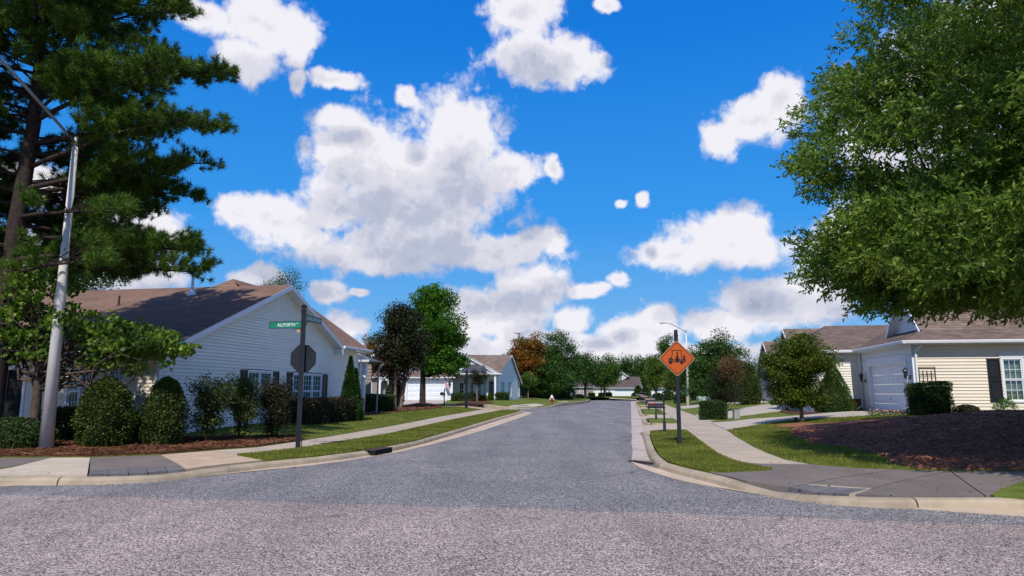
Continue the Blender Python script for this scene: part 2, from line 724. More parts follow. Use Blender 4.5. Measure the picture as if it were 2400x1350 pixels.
def glassmat(name, tint, dark=True):
    mt, nt, b = new_mat(name)
    if dark:
        b.inputs['Base Color'].default_value = (*tint, 1)
        b.inputs['Roughness'].default_value = 0.06
        b.inputs['Specular IOR Level'].default_value = 0.8
    else:
        out = nt.nodes['Material Output']
        tr = nd(nt, 'ShaderNodeBsdfTransparent')
        tr.inputs[0].default_value = (*tint, 1)
        gl = nd(nt, 'ShaderNodeBsdfGlossy')
        gl.inputs['Roughness'].default_value = 0.03
        mx = nd(nt, 'ShaderNodeMixShader')
        mx.inputs[0].default_value = 0.09
        nt.links.new(tr.outputs[0], mx.inputs[1])
        nt.links.new(gl.outputs[0], mx.inputs[2])
        nt.links.new(mx.outputs[0], out.inputs[0])
    return mt


mt_asph = asphalt('grey_asphalt', (0.030, 0.029, 0.031), (0.125, 0.121, 0.124), (0.50, 0.48, 0.47), 78, 0.85)
mt_pink = asphalt('pale_pink_aggregate_asphalt', (0.055, 0.041, 0.037), (0.24, 0.190, 0.174), (0.66, 0.56, 0.51), 80, 0.85)
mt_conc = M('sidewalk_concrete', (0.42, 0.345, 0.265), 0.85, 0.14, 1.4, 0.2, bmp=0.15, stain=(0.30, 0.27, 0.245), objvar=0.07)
mt_conc_tan = M('sandy_tan_concrete', (0.47, 0.35, 0.25), 0.85, 0.14, 1.6, 0.2, bmp=0.15, stain=(0.36, 0.26, 0.18), objvar=0.05)
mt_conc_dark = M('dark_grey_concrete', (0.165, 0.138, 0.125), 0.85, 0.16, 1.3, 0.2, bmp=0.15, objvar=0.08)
mt_conc_pale = M('pale_new_concrete', (0.50, 0.42, 0.33), 0.85, 0.12, 2.0, 0.2, bmp=0.15)
mt_kerb = M('weathered_kerb_concrete', (0.37, 0.30, 0.215), 0.9, 0.2, 2.3, 0.2, bmp=0.3, stain=(0.17, 0.145, 0.115), objvar=0.08)
mt_gutter = M('gutter_concrete', (0.50, 0.39, 0.29), 0.9, 0.14, 1.6, 0.2, bmp=0.2, stain=(0.30, 0.25, 0.20), objvar=0.05)
mt_gutter_far = M('worn_gutter_concrete', (0.44, 0.37, 0.32), 0.9, 0.16, 1.0, 0.2, bmp=0.2, stain=(0.16, 0.14, 0.13), objvar=0.05)
mt_tactile = M('slate_grey_ramp_pavers', (0.15, 0.14, 0.15), 0.8, 0.25, 9.0, 0.3, bmp=0.6, objvar=0.12)
mt_drive = M('driveway_concrete', (0.43, 0.37, 0.31), 0.85, 0.10, 0.9, 0.2, bmp=0.1, stain=(0.40, 0.37, 0.34))
mt_lawn = M('lawn_soil_and_turf', (0.11, 0.14, 0.025), 0.95, 0.35, 2.2, 0.1, bmp=0.6, stain=(0.14, 0.13, 0.035))
mt_ground = M('rough_ground', (0.07, 0.10, 0.03), 0.95, 0.3, 0.2, 0.1)
mt_mulch = M('dark_mulch', (0.30, 0.12, 0.075), 0.95, 0.45, 9.0, 0.1, bmp=1.0)
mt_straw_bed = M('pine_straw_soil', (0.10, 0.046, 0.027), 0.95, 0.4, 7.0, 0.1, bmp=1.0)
mt_blade = leafmat('grass_blades', [(0.095, 0.130, 0.018), (0.155, 0.190, 0.028), (0.27, 0.26, 0.075)], 0.3, 0.6, 0.7, ((0.20, 0.19, 0.06), 0.55, 0.56))
mt_straw = leafmat('mulch_straw', [(0.12, 0.045, 0.028), (0.32, 0.135, 0.082), (0.52, 0.27, 0.18)], 0.0, 0.8, 1.2)
mt_redstraw = leafmat('pine_straw', [(0.07, 0.028, 0.015), (0.15, 0.064, 0.034), (0.25, 0.125, 0.07)], 0.0, 0.8, 1.2)

mt_side_grey = M('pale_grey_siding', (0.82, 0.79, 0.70), 0.55, 0.05, 0.7, 0.35, objvar=0.03)
mt_side_cream = M('cream_siding', (0.75, 0.665, 0.54), 0.55, 0.05, 0.7, 0.35, objvar=0.03)
mt_side_white = M('white_siding', (0.74, 0.75, 0.76), 0.55, 0.05, 0.7, 0.35, objvar=0.03)
mt_side_ivory = M('ivory_siding', (0.76, 0.72, 0.64), 0.55, 0.05, 0.7, 0.35, objvar=0.03)
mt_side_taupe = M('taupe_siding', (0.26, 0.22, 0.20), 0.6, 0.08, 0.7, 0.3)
mt_trim = M('white_trim', (0.74, 0.75, 0.79), 0.45, 0.04, 1.5, 0.4)
mt_door_w = M('white_garage_door_paint', (0.74, 0.77, 0.82), 0.4, 0.03, 1.2, 0.4)
mt_shutter = M('black_shutter_paint', (0.012, 0.012, 0.016), 0.45, 0.2, 4, 0.4)
mt_dark = M('dark_interior', (0.015, 0.017, 0.018), 0.9, 0.3, 2, 0.1)
mt_blind = M('white_window_blind', (0.62, 0.68, 0.62), 0.6, 0.05, 2, 0.3)
mt_glass = glassmat('dark_window_glass', (0.03, 0.05, 0.052))
mt_glass_teal = glassmat('teal_reflection_window_glass', (0.035, 0.11, 0.09))  # teal reflection put into the glass's base colour
mt_glass_clear = glassmat('clear_window_glass', (0.80, 0.86, 0.82), False)
mt_roof_b = shinglemat('brown_roof_shingles', ((0.27, 0.17, 0.125), (0.21, 0.132, 0.10)))
mt_roof_t = shinglemat('taupe_roof_shingles', ((0.235, 0.175, 0.145), (0.135, 0.098, 0.084)))
mt_roof_d = shinglemat('dusky_roof_shingles', ((0.13, 0.10, 0.095), (0.10, 0.08, 0.078)))
mt_brick = M('red_brick', (0.27, 0.085, 0.05), 0.85, 0.2, 8, 0.2, bmp=0.3, objvar=0.2)
mt_mortar = M('brick_mortar', (0.30, 0.26, 0.23), 0.9, 0.1, 5, 0.1)
mt_metal_roof = M('dark_standing_seam_metal', (0.10, 0.10, 0.12), 0.35, 0.1, 1, 0.5, metal=0.4)
mt_galv = M('galvanised_metal', (0.55, 0.56, 0.58), 0.35, 0.1, 3, 0.5, metal=0.8)
mt_post = M('slate_blue_post_paint', (0.020, 0.024, 0.034), 0.6, 0.15, 3, 0.2)
mt_signback = M('slate_blue_sign_back', (0.016, 0.021, 0.030), 0.65, 0.12, 2, 0.2)
mt_black = M('black_cast_metal', (0.012, 0.012, 0.015), 0.4, 0.2, 5, 0.45)
mt_mbox = M('slate_black_mailbox_paint', (0.03, 0.034, 0.045), 0.35, 0.15, 5, 0.5)
mt_red = M('red_flag_paint', (0.55, 0.03, 0.02), 0.4, 0.08, 4, 0.4)
mt_green_sign = M('green_sign_sheet', (0.01, 0.19, 0.115), 0.35, 0.08, 4, 0.5)
mt_darkgreen = M('dark_green_sign_frame', (0.015, 0.05, 0.045), 0.4, 0.1, 4, 0.4)
mt_letter = M('white_lettering', (0.85, 0.9, 0.88), 0.4, 0.02, 4, 0.4)
mt_orange = M('orange_sign_sheet', (0.50, 0.095, 0.010), 0.4, 0.12, 3.5, 0.45)
mt_rim = M('faded_tan_sign_edge', (0.30, 0.17, 0.12), 0.6, 0.15, 4, 0.3)
mt_ink = M('black_sign_ink', (0.02, 0.012, 0.012), 0.5, 0.1, 4, 0.3)
mt_medal = M('tan_medallion', (0.45, 0.30, 0.20), 0.5, 0.3, 22, 0.3)
mt_lamp_white = M('white_lamp_pole_paint', (0.60, 0.575, 0.54), 0.7, 0.1, 1.2, 0.2, stain=(0.40, 0.42, 0.45))
mt_lamp_grey = M('grey_lamp_metal', (0.28, 0.30, 0.33), 0.45, 0.1, 2, 0.4, metal=0.3)
mt_util = M('sage_green_utility_paint', (0.24, 0.31, 0.25), 0.5, 0.08, 3, 0.35)
mt_util2 = M('olive_pedestal_plastic', (0.22, 0.24, 0.15), 0.6, 0.08, 4, 0.3)
mt_util3 = M('grey_pedestal_plastic', (0.30, 0.31, 0.30), 0.6, 0.08, 4, 0.3)
mt_beige = M('beige_pedestal_plastic', (0.42, 0.34, 0.27), 0.6, 0.08, 4, 0.3)
mt_iron = M('rusty_drain_iron', (0.06, 0.03, 0.028), 0.7, 0.3, 8, 0.3)
mt_hyd_w = M('white_hydrant_paint', (0.75, 0.75, 0.75), 0.4, 0.05, 5, 0.4)
mt_hyd_r = M('red_hydrant_paint', (0.35, 0.03, 0.02), 0.4, 0.1, 5, 0.4)
mt_flag = M('faded_flag_cloth', (0.62, 0.50, 0.54), 0.8, 0.3, 9, 0.2)
mt_wood = M('brown_bark', (0.085, 0.062, 0.048), 0.9, 0.4, 7, 0.2, bmp=1.0)
mt_bark_dark = M('dark_bark', (0.040, 0.030, 0.026), 0.9, 0.4, 7, 0.2, bmp=1.0)
mt_bark_pine = M('pine_bark', (0.042, 0.030, 0.025), 0.9, 0.5, 9, 0.2, bmp=1.0)
mt_bark_pale = M('pale_smooth_bark', (0.21, 0.145, 0.11), 0.8, 0.35, 4, 0.2, bmp=0.4)
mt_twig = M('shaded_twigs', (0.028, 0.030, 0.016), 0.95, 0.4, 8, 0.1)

lf_oak = leafmat('willow_oak_leaves', [(0.045, 0.10, 0.012), (0.105, 0.185, 0.024), (0.22, 0.29, 0.06)], 0.38, 0.35, 0.8, ((0.22, 0.25, 0.04), 0.6, 0.58))
lf_pine = leafmat('pine_needles', [(0.026, 0.066, 0.012), (0.055, 0.120, 0.017), (0.15, 0.23, 0.03)], 0.2, 0.45, 0.7, ((0.11, 0.17, 0.02), 0.8, 0.6))
lf_redbud = leafmat('redbud_leaves', [(0.050, 0.105, 0.014), (0.10, 0.18, 0.025), (0.20, 0.28, 0.045)], 0.35, 0.4, 1.3)
lf_holly = leafmat('holly_leaves', [(0.018, 0.040, 0.009), (0.042, 0.072, 0.012), (0.11, 0.13, 0.022)], 0.12, 0.5, 2.0)
lf_thin = leafmat('sparse_olive_leaves', [(0.024, 0.042, 0.012), (0.048, 0.075, 0.020), (0.10, 0.12, 0.035)], 0.2, 0.4, 2.0)
lf_myrtle = leafmat('dark_bronze_green_leaves', [(0.014, 0.022, 0.012), (0.028, 0.036, 0.014), (0.055, 0.058, 0.020)], 0.15, 0.45, 1.0, ((0.075, 0.035, 0.018), 0.6, 0.60))
lf_maple = leafmat('bright_maple_leaves', [(0.040, 0.11, 0.012), (0.070, 0.175, 0.020), (0.125, 0.255, 0.035)], 0.4, 0.4, 0.8)
lf_orange = leafmat('autumn_orange_leaves', [(0.17, 0.066, 0.014), (0.26, 0.105, 0.020), (0.36, 0.155, 0.03)], 0.3, 0.5, 0.35, ((0.13, 0.125, 0.022), 0.40, 0.47))
lf_deep = leafmat('deep_green_leaves', [(0.022, 0.060, 0.014), (0.042, 0.100, 0.022), (0.085, 0.165, 0.035)], 0.25, 0.45, 0.5)
lf_mid = leafmat('mid_green_leaves', [(0.034, 0.085, 0.016), (0.062, 0.135, 0.024), (0.12, 0.20, 0.038)], 0.3, 0.45, 0.5)
lf_yel = leafmat('yellowish_green_leaves', [(0.055, 0.10, 0.016), (0.09, 0.15, 0.022), (0.14, 0.20, 0.035)], 0.3, 0.45, 0.5)
lf_young = leafmat('olive_and_green_leaves', [(0.034, 0.070, 0.010), (0.075, 0.120, 0.016), (0.15, 0.18, 0.026)], 0.3, 0.4, 1.2, ((0.15, 0.12, 0.025), 0.9, 0.57))
lf_box = leafmat('clipped_hedge_leaves', [(0.016, 0.040, 0.010), (0.030, 0.066, 0.014), (0.065, 0.11, 0.024)], 0.12, 0.4, 2.0)
lf_purple = leafmat('dark_maroon_hedge_leaves', [(0.014, 0.018, 0.010), (0.028, 0.030, 0.014), (0.060, 0.044, 0.024)], 0.12, 0.4, 2.0)
lf_arbor = leafmat('arborvitae_sprays', [(0.022, 0.062, 0.012), (0.042, 0.100, 0.018), (0.075, 0.15, 0.026)], 0.15, 0.5, 1.6)
lf_brown = leafmat('browning_conifer_sprays', [(0.085, 0.045, 0.024), (0.13, 0.07, 0.036), (0.19, 0.11, 0.055)], 0.15, 0.6, 1.0)
lf_flower = leafmat('pink_and_white_petals', [(0.60, 0.07, 0.10), (0.70, 0.25, 0.30), (0.8, 0.75, 0.72)], 0.2, 0.6, 3.0)

# ------------------------------------------------------------------ land: polygons laid on the terrain
GX = 0.6


def clip_poly(poly, p, n):
    """keep the part of a 2-D/3-D polygon on the side n of p"""
    out = []
    k = len(poly)
    for i in range(k):
        a, b = poly[i], poly[(i + 1) % k]
        da = sum((a[j] - p[j]) * n[j] for j in range(len(n)))
        db = sum((b[j] - p[j]) * n[j] for j in range(len(n)))
        if da >= 0:
            out.append(a)
        if (da >= 0) != (db >= 0):
            t = da / (da - db)
            out.append(tuple(a[j] + (b[j] - a[j]) * t for j in range(len(a))))
    return out


def px_poly(pts, off=0.0):
    return [tuple(G(x, y, None, off)[:2]) for x, y in pts]


def uv_poly(pts):
    return [tuple(FR(u, v)[:2]) for u, v in pts]


def drape(name, poly, mat, off=0.0, th=0.12, parent=None, kind='structure', grid=GX, zfun=None, far=None):
    zf = zfun or HT
    bm = bmesh.new()
    vs = [bm.verts.new((p[0], p[1], 0)) for p in poly]
    bm.faces.new(vs)
    bmesh.ops.triangulate(bm, faces=bm.faces[:])
    xs = [p[0] for p in poly]
    ys = [p[1] for p in poly]

    def cuts(a, b, base):
        t = math.ceil(a / base) * base
        r = []
        while t < b:
            r.append(t)
            t += base
        return r
    if grid:
        lim = 1e9 if far is None else far
        xa, xb, ya, yb = max(min(xs), -lim), min(max(xs), lim), max(min(ys), -lim), min(max(ys), lim)
        for t in cuts(xa, xb, grid):
            bmesh.ops.bisect_plane(bm, geom=bm.verts[:] + bm.edges[:] + bm.faces[:], plane_co=(t, 0, 0), plane_no=(1, 0, 0))
        for t in cuts(ya, yb, grid):
            bmesh.ops.bisect_plane(bm, geom=bm.verts[:] + bm.edges[:] + bm.faces[:], plane_co=(0, t, 0), plane_no=(0, 1, 0))
    for v in bm.verts:
        v.co.z = zf(v.co.x, v.co.y) + off
    bmesh.ops.recalc_face_normals(bm, faces=bm.faces[:])
    if sum(f.normal.z * f.calc_area() for f in bm.faces) < 0:
        bmesh.ops.reverse_faces(bm, faces=bm.faces[:])
    if th:
        be = [e for e in bm.edges if len(e.link_faces) == 1]
        r = bmesh.ops.extrude_edge_only(bm, edges=be)
        for v in r['geom']:
            if isinstance(v, bmesh.types.BMVert):
                v.co.z -= th
    me = bpy.data.meshes.new(name)
    bm.to_mesh(me)
    bm.free()
    me.materials.append(mat)
    o = link(name, me, parent)
    if kind:
        o['kind'] = kind
    return o


_HT0 = HT


def HT(x, y):
    z = _HT0(x, y)
    # kerb ramps at the two corners
    z -= 0.085 * math.exp(-((x - RAMP_R[0]) / 1.5) ** 2 - ((y - RAMP_R[1]) / 0.7) ** 2)
    z -= 0.045 * math.exp(-((x - RAMP_L[0]) / 1.1) ** 2 - ((y - RAMP_L[1]) / 0.7) ** 2)
    return z


RAMP_R = RAMP_L = (999, 999)
_r, _l = G(1900, 1153, 0.06), G(330, 1110, 0.08)
RAMP_R, RAMP_L = (_r.x, _r.y), (_l.x, _l.y)


def sheet(name, poly, z, mat, kind='structure'):
    mb = MB()
    mb.add([(p[0], p[1], z) for p in poly], [tuple(range(len(poly)))])
    o = mb.build(name, mat)
    o['kind'] = kind
    return o


def rect(x0, x1, y0, y1):
    return [(x0, y0), (x1, y0), (x1, y1), (x0, y1)]


# far ground to the horizon, the street, the crossing street in front
sheet('ground', rect(-3000, 3000, -3000, 3000), -0.09, mt_ground)
sheet('street', rect(-70, 70, -30, 170), 0.0, mt_asph)
edge = [(-900, 1151), (0, 1160), (300, 1165), (800, 1181), (1200, 1191), (1900, 1214), (2400, 1232), (3300, 1262)]
_e = [G(x, y, 0.004) for x, y in edge]
_rg = random.Random(3)
ep = []
for _a, _b in zip(_e, _e[1:]):
    for _k in range(24):
        _q = _a.lerp(_b, _k / 24)
        ep.append((_q.x, _q.y + _rg.uniform(-0.022, 0.022)))
ep.append((_e[-1].x, _e[-1].y))
sheet('cross_street', ep + [(70, ep[-1][1] - 1.5), (70, -30), (-70, -30), (-70, ep[0][1] + 0.6)], 0.004, mt_pink)


def resample(pts, step):
    out, acc = [Vector(pts[0])], 0
    P = [Vector(p) for p in pts]
    seg = [(P[i + 1] - P[i]).length for i in range(len(P) - 1)]
    tot = sum(seg)
    n = max(2, round(tot / step))
    res = []
    for k in range(n + 1):
        d = tot * k / n
        i = 0
        while i < len(seg) - 1 and d > seg[i]:
            d -= seg[i]
            i += 1
        res.append(P[i].lerp(P[i + 1], min(1, d / max(seg[i], 1e-6))))
    return res


def smooth_line(pts, it=2):
    P = [Vector(p) for p in pts]
    for _ in range(it):
        Q = [P[0]]
        for a, b in zip(P, P[1:]):
            Q += [a.lerp(b, 0.25), a.lerp(b, 0.75)]
        Q.append(P[-1])
        P = Q
    return P


def kerb_run(kerb_par, gut_par, B, A=None, side=1, seg=3.0, w=0.15, mat_k=None, mat_g=None, gz=0.010, skip=None):
    """B: line of the kerb's back edge (world xy); A: the road edge of the gutter; side: +1 when the road lies to the right of B's direction"""
    mat_k, mat_g = mat_k or mt_kerb, mat_g or mt_gutter
    B = resample(smooth_line([(p[0], p[1], 0) for p in B]), 0.5)
    n = len(B)
    nrm = []
    for i in range(n):
        d = (B[min(n - 1, i + 1)] - B[max(0, i - 1)]).normalized()
        nrm.append(Vector((d.y, -d.x, 0)) * side)
    prof = [(-0.02, -0.14), (0.0, 0.004), (w * 0.55, 0.0), (w * 0.9, -0.012), (w * 1.15, -0.05), (w * 1.3, None)]
    per = max(1, round(seg / 0.5))
    i = 0
    while i < n - 1:
        j = min(n - 1, i + per)
        mb = MB()
        rows = []
        for k in range(i, j + 1):
            p = B[k].copy()
            if k == i and i > 0:
                p = p.lerp(B[k + 1], 0.025)
            if k == j and j < n - 1:
                p = p.lerp(B[k - 1], 0.025)
            h = HT(p.x, p.y)
            rows.append([(p + nrm[k] * o).to_2d().to_3d() + Vector((0, 0, (h + z) if z is not None else 0.0)) for o, z in prof])
        m_ = len(prof)
        V = [q for r in rows for q in r]
        Fs = []
        for a in range(len(rows) - 1):
            for b in range(m_ - 1):
                q = (a * m_ + b, a * m_ + b + 1, (a + 1) * m_ + b + 1, (a + 1) * m_ + b)
                Fs.append(q if side < 0 else q[::-1])
        Fs.append(tuple(range(m_)))
        Fs.append(tuple((len(rows) - 1) * m_ + b for b in range(m_)))
        mb.add(V, Fs)
        if not (skip and any(skip(B[k]) for k in (i, j))):
            mb.build('kerb_stone', mat_k, kerb_par, smooth=False)
        i = j
    if A is not None:
        A = resample(smooth_line([(p[0], p[1], 0) for p in A]), 0.5)
        ng = max(2, round(n / (per * 1.0)))
        for s in range(ng):
            mb = MB()
            rows = []
            steps = 8
            for k in range(steps + 1):
                t = (s + k / steps) / ng
                if k == 0 and s > 0:
                    t += 0.0006
                if k == steps and s < ng - 1:
                    t -= 0.0006
                b = B[min(n - 1, int(t * (n - 1)))].lerp(B[min(n - 1, int(t * (n - 1)) + 1)], t * (n - 1) % 1)
                bn = nrm[min(n - 1, int(t * (n - 1)))]
                ta = t * (len(A) - 1)
                a = A[min(len(A) - 1, int(ta))].lerp(A[min(len(A) - 1, int(ta) + 1)], ta % 1)
                b2 = b + bn * (w * 1.3 - 0.01)
                rows.append((b2 + Vector((0, 0, gz)), a + Vector((0, 0, gz + 0.002)), a + Vector((0, 0, -0.05))))
            V = [q for r in rows for q in r]
            Fs = []
            for a in range(steps):
                for b in range(2):
                    q = (a * 3 + b, a * 3 + b + 1, (a + 1) * 3 + b + 1, (a + 1) * 3 + b)
                    Fs.append(q if side < 0 else q[::-1])
            mb.add(V, Fs)
            mb.build('gutter_slab', mat_g, gut_par)


def Gz(pts, z):
    return [tuple(G(x, y, z)[:2]) for x, y in pts]


kerb = thing('kerb', None, None)
kerb['kind'] = 'structure'
gutter = thing('gutter', None, None)
gutter['kind'] = 'structure'
# left corner and left side of the street (kerb's back edge, road edge of the gutter)
LB = Gz([(-700, 1124), (-300, 1119), (0, 1117), (204, 1116.5), (332, 1113), (437, 1102.5), (627, 1081.5), (740, 1070.5), (861, 1055), (971, 1034), (1087, 1001.5), (1160, 980), (1226, 962.5)], 0.13)
LB += [(LB[-1][0] - 0.4, LB[-1][1] + 1.6), (LB[-1][0] - 2.2, LB[-1][1] + 2.8), (LB[-1][0] - 30, LB[-1][1] + 3.3)]
LA = Gz([(-700, 1176), (-300, 1155), (0, 1140), (204, 1130), (347, 1123), (520, 1110), (700, 1096), (866, 1073), (971, 1054), (1117, 1014.5), (1190, 990), (1251, 968)], 0.0)
LA += [(LA[-1][0] - 0.3, LA[-1][1] + 2.4), (LA[-1][0] - 2.4, LA[-1][1] + 4.2), (LA[-1][0] - 32, LA[-1][1] + 4.9)]
kerb_run(kerb, gutter, LB, LA, side=1)
# right corner and right side up to the first driveway
RB_ = Gz([(1512, 1011), (1518, 1014), (1530, 1045), (1541, 1067), (1565, 1085), (1605, 1097), (1658, 1108), (1752, 1131), (1848, 1147), (1990, 1161.5), (2076, 1165.5), (2313, 1166.5), (2400, 1171), (2700, 1186), (3300, 1212)], 0.13)
RA_ = Gz([(1480, 1083), (1495, 1096), (1583, 1125), (1687, 1146), (1850, 1164), (2046, 1184), (2194, 1197), (2400, 1211), (2700, 1232), (3300, 1275)], 0.0)
kerb_run(kerb, None, RB_[:5], None, side=1, seg=2.4)
kerb_run(kerb, gutter, RB_[4:], RA_, side=1)
# straight right-hand gutter along the street, then kerbs round each verge
g0 = UV(*G(1480, 1079, 0.0)[:2])[0]
k = g0
while k < 118:
    mb = MB()
    L_ = 3.0
    mb.prism([FR(k + 0.006, 0.0 + 0.02 * math.sin(k), 0.010), FR(k + 0.006, 0.57, 0.008), FR(k + L_ - 0.006, 0.57, 0.008), FR(k + L_ - 0.006, 0.02 * math.sin(k + L_), 0.010)], (0, 0, -0.05))
    mb.build('gutter_slab', mt_gutter_far, gutter)
    k += L_
AP = [(28.0, 34.6), (41.0, 47.2), (62.5, 70.5), (73.5, 80.5), (108.0, 120.0)]
VG = [(34.6, 41.0), (47.2, 62.5), (70.5, 73.5), (80.5, 108.0)]
sidewalk = thing('sidewalk', None, None)
sidewalk['kind'] = 'structure'
for a, b in VG:
    pts = [FR(b + 0.25, 2.25), FR(b + 0.1, 1.4), FR(b - 0.5, 0.82), FR(b - 1.2, 0.76), FR(a + 1.2, 0.76), FR(a + 0.5, 0.82), FR(a - 0.1, 1.4), FR(a - 0.25, 2.25)]
    kerb_run(kerb, None, [tuple(p[:2]) for p in pts], None, side=1, seg=3.2)
driveways = []
for i, (a, b) in enumerate(AP):
    mb = MB()
    a2, b2 = (a - 1.2, b + 1.2)
    n = 6
    for q in range(n):
        v0, v1 = 0.575 + (2.345 - 0.575) * q / n, 0.575 + (2.345 - 0.575) * (q + 1) / n
        z0, z1 = 0.012 + 0.128 * ss(q / n), 0.012 + 0.128 * ss((q + 1) / n)
        mb.add([FR(a2, v0, z0), FR(a2, v1, z1), FR(b2, v1, z1), FR(b2, v0, z0)], [(0, 1, 2, 3)])
    o = mb.build('driveway_apron', mt_conc)
    o['kind'] = 'structure'
for a, b in VG:
    drape('verge', uv_poly([(a + 0.15, 0.9), (a - 0.05, 2.33), (b + 0.05, 2.33), (b - 0.15, 0.9)]), mt_lawn, 0.015, 0.1)
# sidewalk slabs along the right side
u = 25.5
while u < 118:
    drape('paving_slab', uv_poly([(u + 0.008, 2.36), (u + 0.008, 3.98), (u + 1.502, 3.98), (u + 1.502, 2.36)]), mt_conc, 0.012, 0.1, sidewalk, None, 0)
    u += 1.51


def slabs_from(poly, cuts, mat, par, off=0.012, name='paving_slab'):
    """cut a world polygon by cross-lines (pairs of points) into slabs with open joints"""
    parts = [poly]
    for (p, q) in cuts:
        d = Vector((q[0] - p[0], q[1] - p[1])).normalized()
        n = (-d.y, d.x)
        new = []
        for pl in parts:
            for sgn in (1, -1):
                c = clip_poly(pl, (p[0] + n[0] * sgn * 0.006, p[1] + n[1] * sgn * 0.006), (n[0] * sgn, n[1] * sgn))
                if len(c) >= 3:
                    new.append(c)
        parts = new
    for pl in parts:
        drape(name, pl, mat, off, 0.1, par, None, GX)


S1 = px_poly([(1612, 1011.5), (1702, 1009.5), (1731, 1028), (1765, 1048), (1803, 1065), (1842, 1079), (1895, 1088.5), (1780, 1087), (1722, 1082), (1687, 1067.5), (1640, 1034)])
cuts = [(FR(uu, 2), FR(uu, 4)) for uu in (24.1, 22.6, 21.1, 19.6, 18.1, 16.6)]
slabs_from(S1, cuts, mt_conc, sidewalk)
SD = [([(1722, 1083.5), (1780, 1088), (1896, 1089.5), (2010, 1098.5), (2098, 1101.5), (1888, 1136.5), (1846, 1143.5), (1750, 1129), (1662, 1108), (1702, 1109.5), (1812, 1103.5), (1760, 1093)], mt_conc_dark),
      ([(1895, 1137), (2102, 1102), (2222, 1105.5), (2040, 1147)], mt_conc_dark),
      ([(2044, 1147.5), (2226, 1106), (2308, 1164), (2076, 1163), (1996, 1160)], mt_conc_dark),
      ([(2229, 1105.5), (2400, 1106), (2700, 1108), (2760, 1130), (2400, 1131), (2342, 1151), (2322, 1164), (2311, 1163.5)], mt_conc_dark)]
for pl, mm in SD:  # dark concrete, with the oak's shadow on this corner also put into its colour
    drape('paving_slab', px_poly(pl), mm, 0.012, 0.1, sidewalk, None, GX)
# textured ramp plates
tp = px_poly([(1851, 1144), (1892, 1137.5), (2038, 1148), (1990, 1160)])
A0, B0, C0, D0 = [Vector((*p, 0)) for p in tp]
for i in range(4):
    q = [A0.lerp(D0, i / 4 + 0.008), A0.lerp(D0, (i + 1) / 4 - 0.008), B0.lerp(C0, (i + 1) / 4 - 0.008), B0.lerp(C0, i / 4 + 0.008)]
    drape('ramp_paver', [tuple(p[:2]) for p in q], mt_tactile, 0.016, 0.08, sidewalk, None, 0)
for seg in ([(1892, 1137.1), (2041, 1147.7), (2042, 1147.1), (1893, 1136.5)], [(1990, 1160.4), (2037, 1148.3), (2041, 1148), (2004, 1160.6)]):
    drape('paving_slab', px_poly(seg), mt_conc, 0.018, 0.08, sidewalk, None, 0)
# left corner slabs
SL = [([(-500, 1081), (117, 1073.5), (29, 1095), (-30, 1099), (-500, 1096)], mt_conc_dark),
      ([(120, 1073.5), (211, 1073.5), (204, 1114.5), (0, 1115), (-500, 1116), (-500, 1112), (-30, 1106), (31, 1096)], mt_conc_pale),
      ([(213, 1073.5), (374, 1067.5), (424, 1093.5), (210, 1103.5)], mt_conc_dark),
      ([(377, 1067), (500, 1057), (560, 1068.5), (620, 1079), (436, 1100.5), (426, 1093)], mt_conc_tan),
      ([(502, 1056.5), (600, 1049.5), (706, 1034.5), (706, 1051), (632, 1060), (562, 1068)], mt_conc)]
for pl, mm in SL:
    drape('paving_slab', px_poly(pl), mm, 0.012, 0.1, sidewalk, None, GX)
tp = px_poly([(206, 1114), (210, 1104.5), (426, 1094.5), (435, 1101)])
A0, B0, C0, D0 = [Vector((*p, 0)) for p in tp]
for i in range(5):
    q = [A0.lerp(D0, i / 5 + 0.006), A0.lerp(D0, (i + 1) / 5 - 0.006), B0.lerp(C0, (i + 1) / 5 - 0.006), B0.lerp(C0, i / 5 + 0.006)]
    drape('ramp_paver', [tuple(p[:2]) for p in q], mt_tactile, 0.016, 0.08, sidewalk, None, 0)
# left sidewalk
lo = [Vector(p) for p in px_poly([(708, 1051), (781, 1039), (912, 1017.5), (1050, 986), (1175, 961.8)])]
up = [Vector(p) for p in px_poly([(708, 1034), (800, 1019), (912, 1000), (1025, 978), (1128, 960.3)])]
lo = resample([(p.x, p.y, 0) for p in lo], 1.5)
up = resample([(p.x, p.y, 0) for p in up], 1.5)
n = min(len(lo), len(up)) - 1
for i in range(n):
    a0, a1 = lo[round(i * (len(lo) - 1) / n)], lo[round((i + 1) * (len(lo) - 1) / n)]
    b0, b1 = up[round(i * (len(up) - 1) / n)], up[round((i + 1) * (len(up) - 1) / n)]
    e = 0.006
    q = [a0.lerp(a1, e), a0.lerp(a1, 1 - e), b0.lerp(b1, 1 - e), b0.lerp(b1, e)]
    drape('paving_slab', [tuple(p[:2]) for p in q], mt_conc, 0.012, 0.1, sidewalk, None, 0)

# lawns
lawn_left = px_poly([(708, 1033.5), (800, 1018.5), (912, 999.5), (1025, 977.5), (1126, 960)]) + [(-9, 57.5), (-70, 57.5), (-70, 16.2)] + px_poly([(-500, 1080), (0, 1074), (117, 1072.5), (212, 1072.5), (376, 1066.5), (500, 1056), (600, 1049)])
drape('lawn', lawn_left, mt_lawn, 0.02, 0.15, grid=0.9)
verge_l = px_poly([(555, 1068.5), (632, 1061), (706, 1052.3), (781, 1040), (912, 1018.5), (1050, 987), (1175, 962.5), (1222, 962.6), (1160, 980.3), (1085, 1002), (971, 1034.4), (861, 1055.5), (740, 1070.8), (627, 1081.6), (600, 1077)], 0.0)
drape('verge', verge_l, mt_lawn, 0.03, 0.12)
drape('verge', px_poly([(-500, 1097), (-30, 1100), (29, 1096), (-30, 1105), (-500, 1111)]), mt_lawn, 0.02, 0.12)
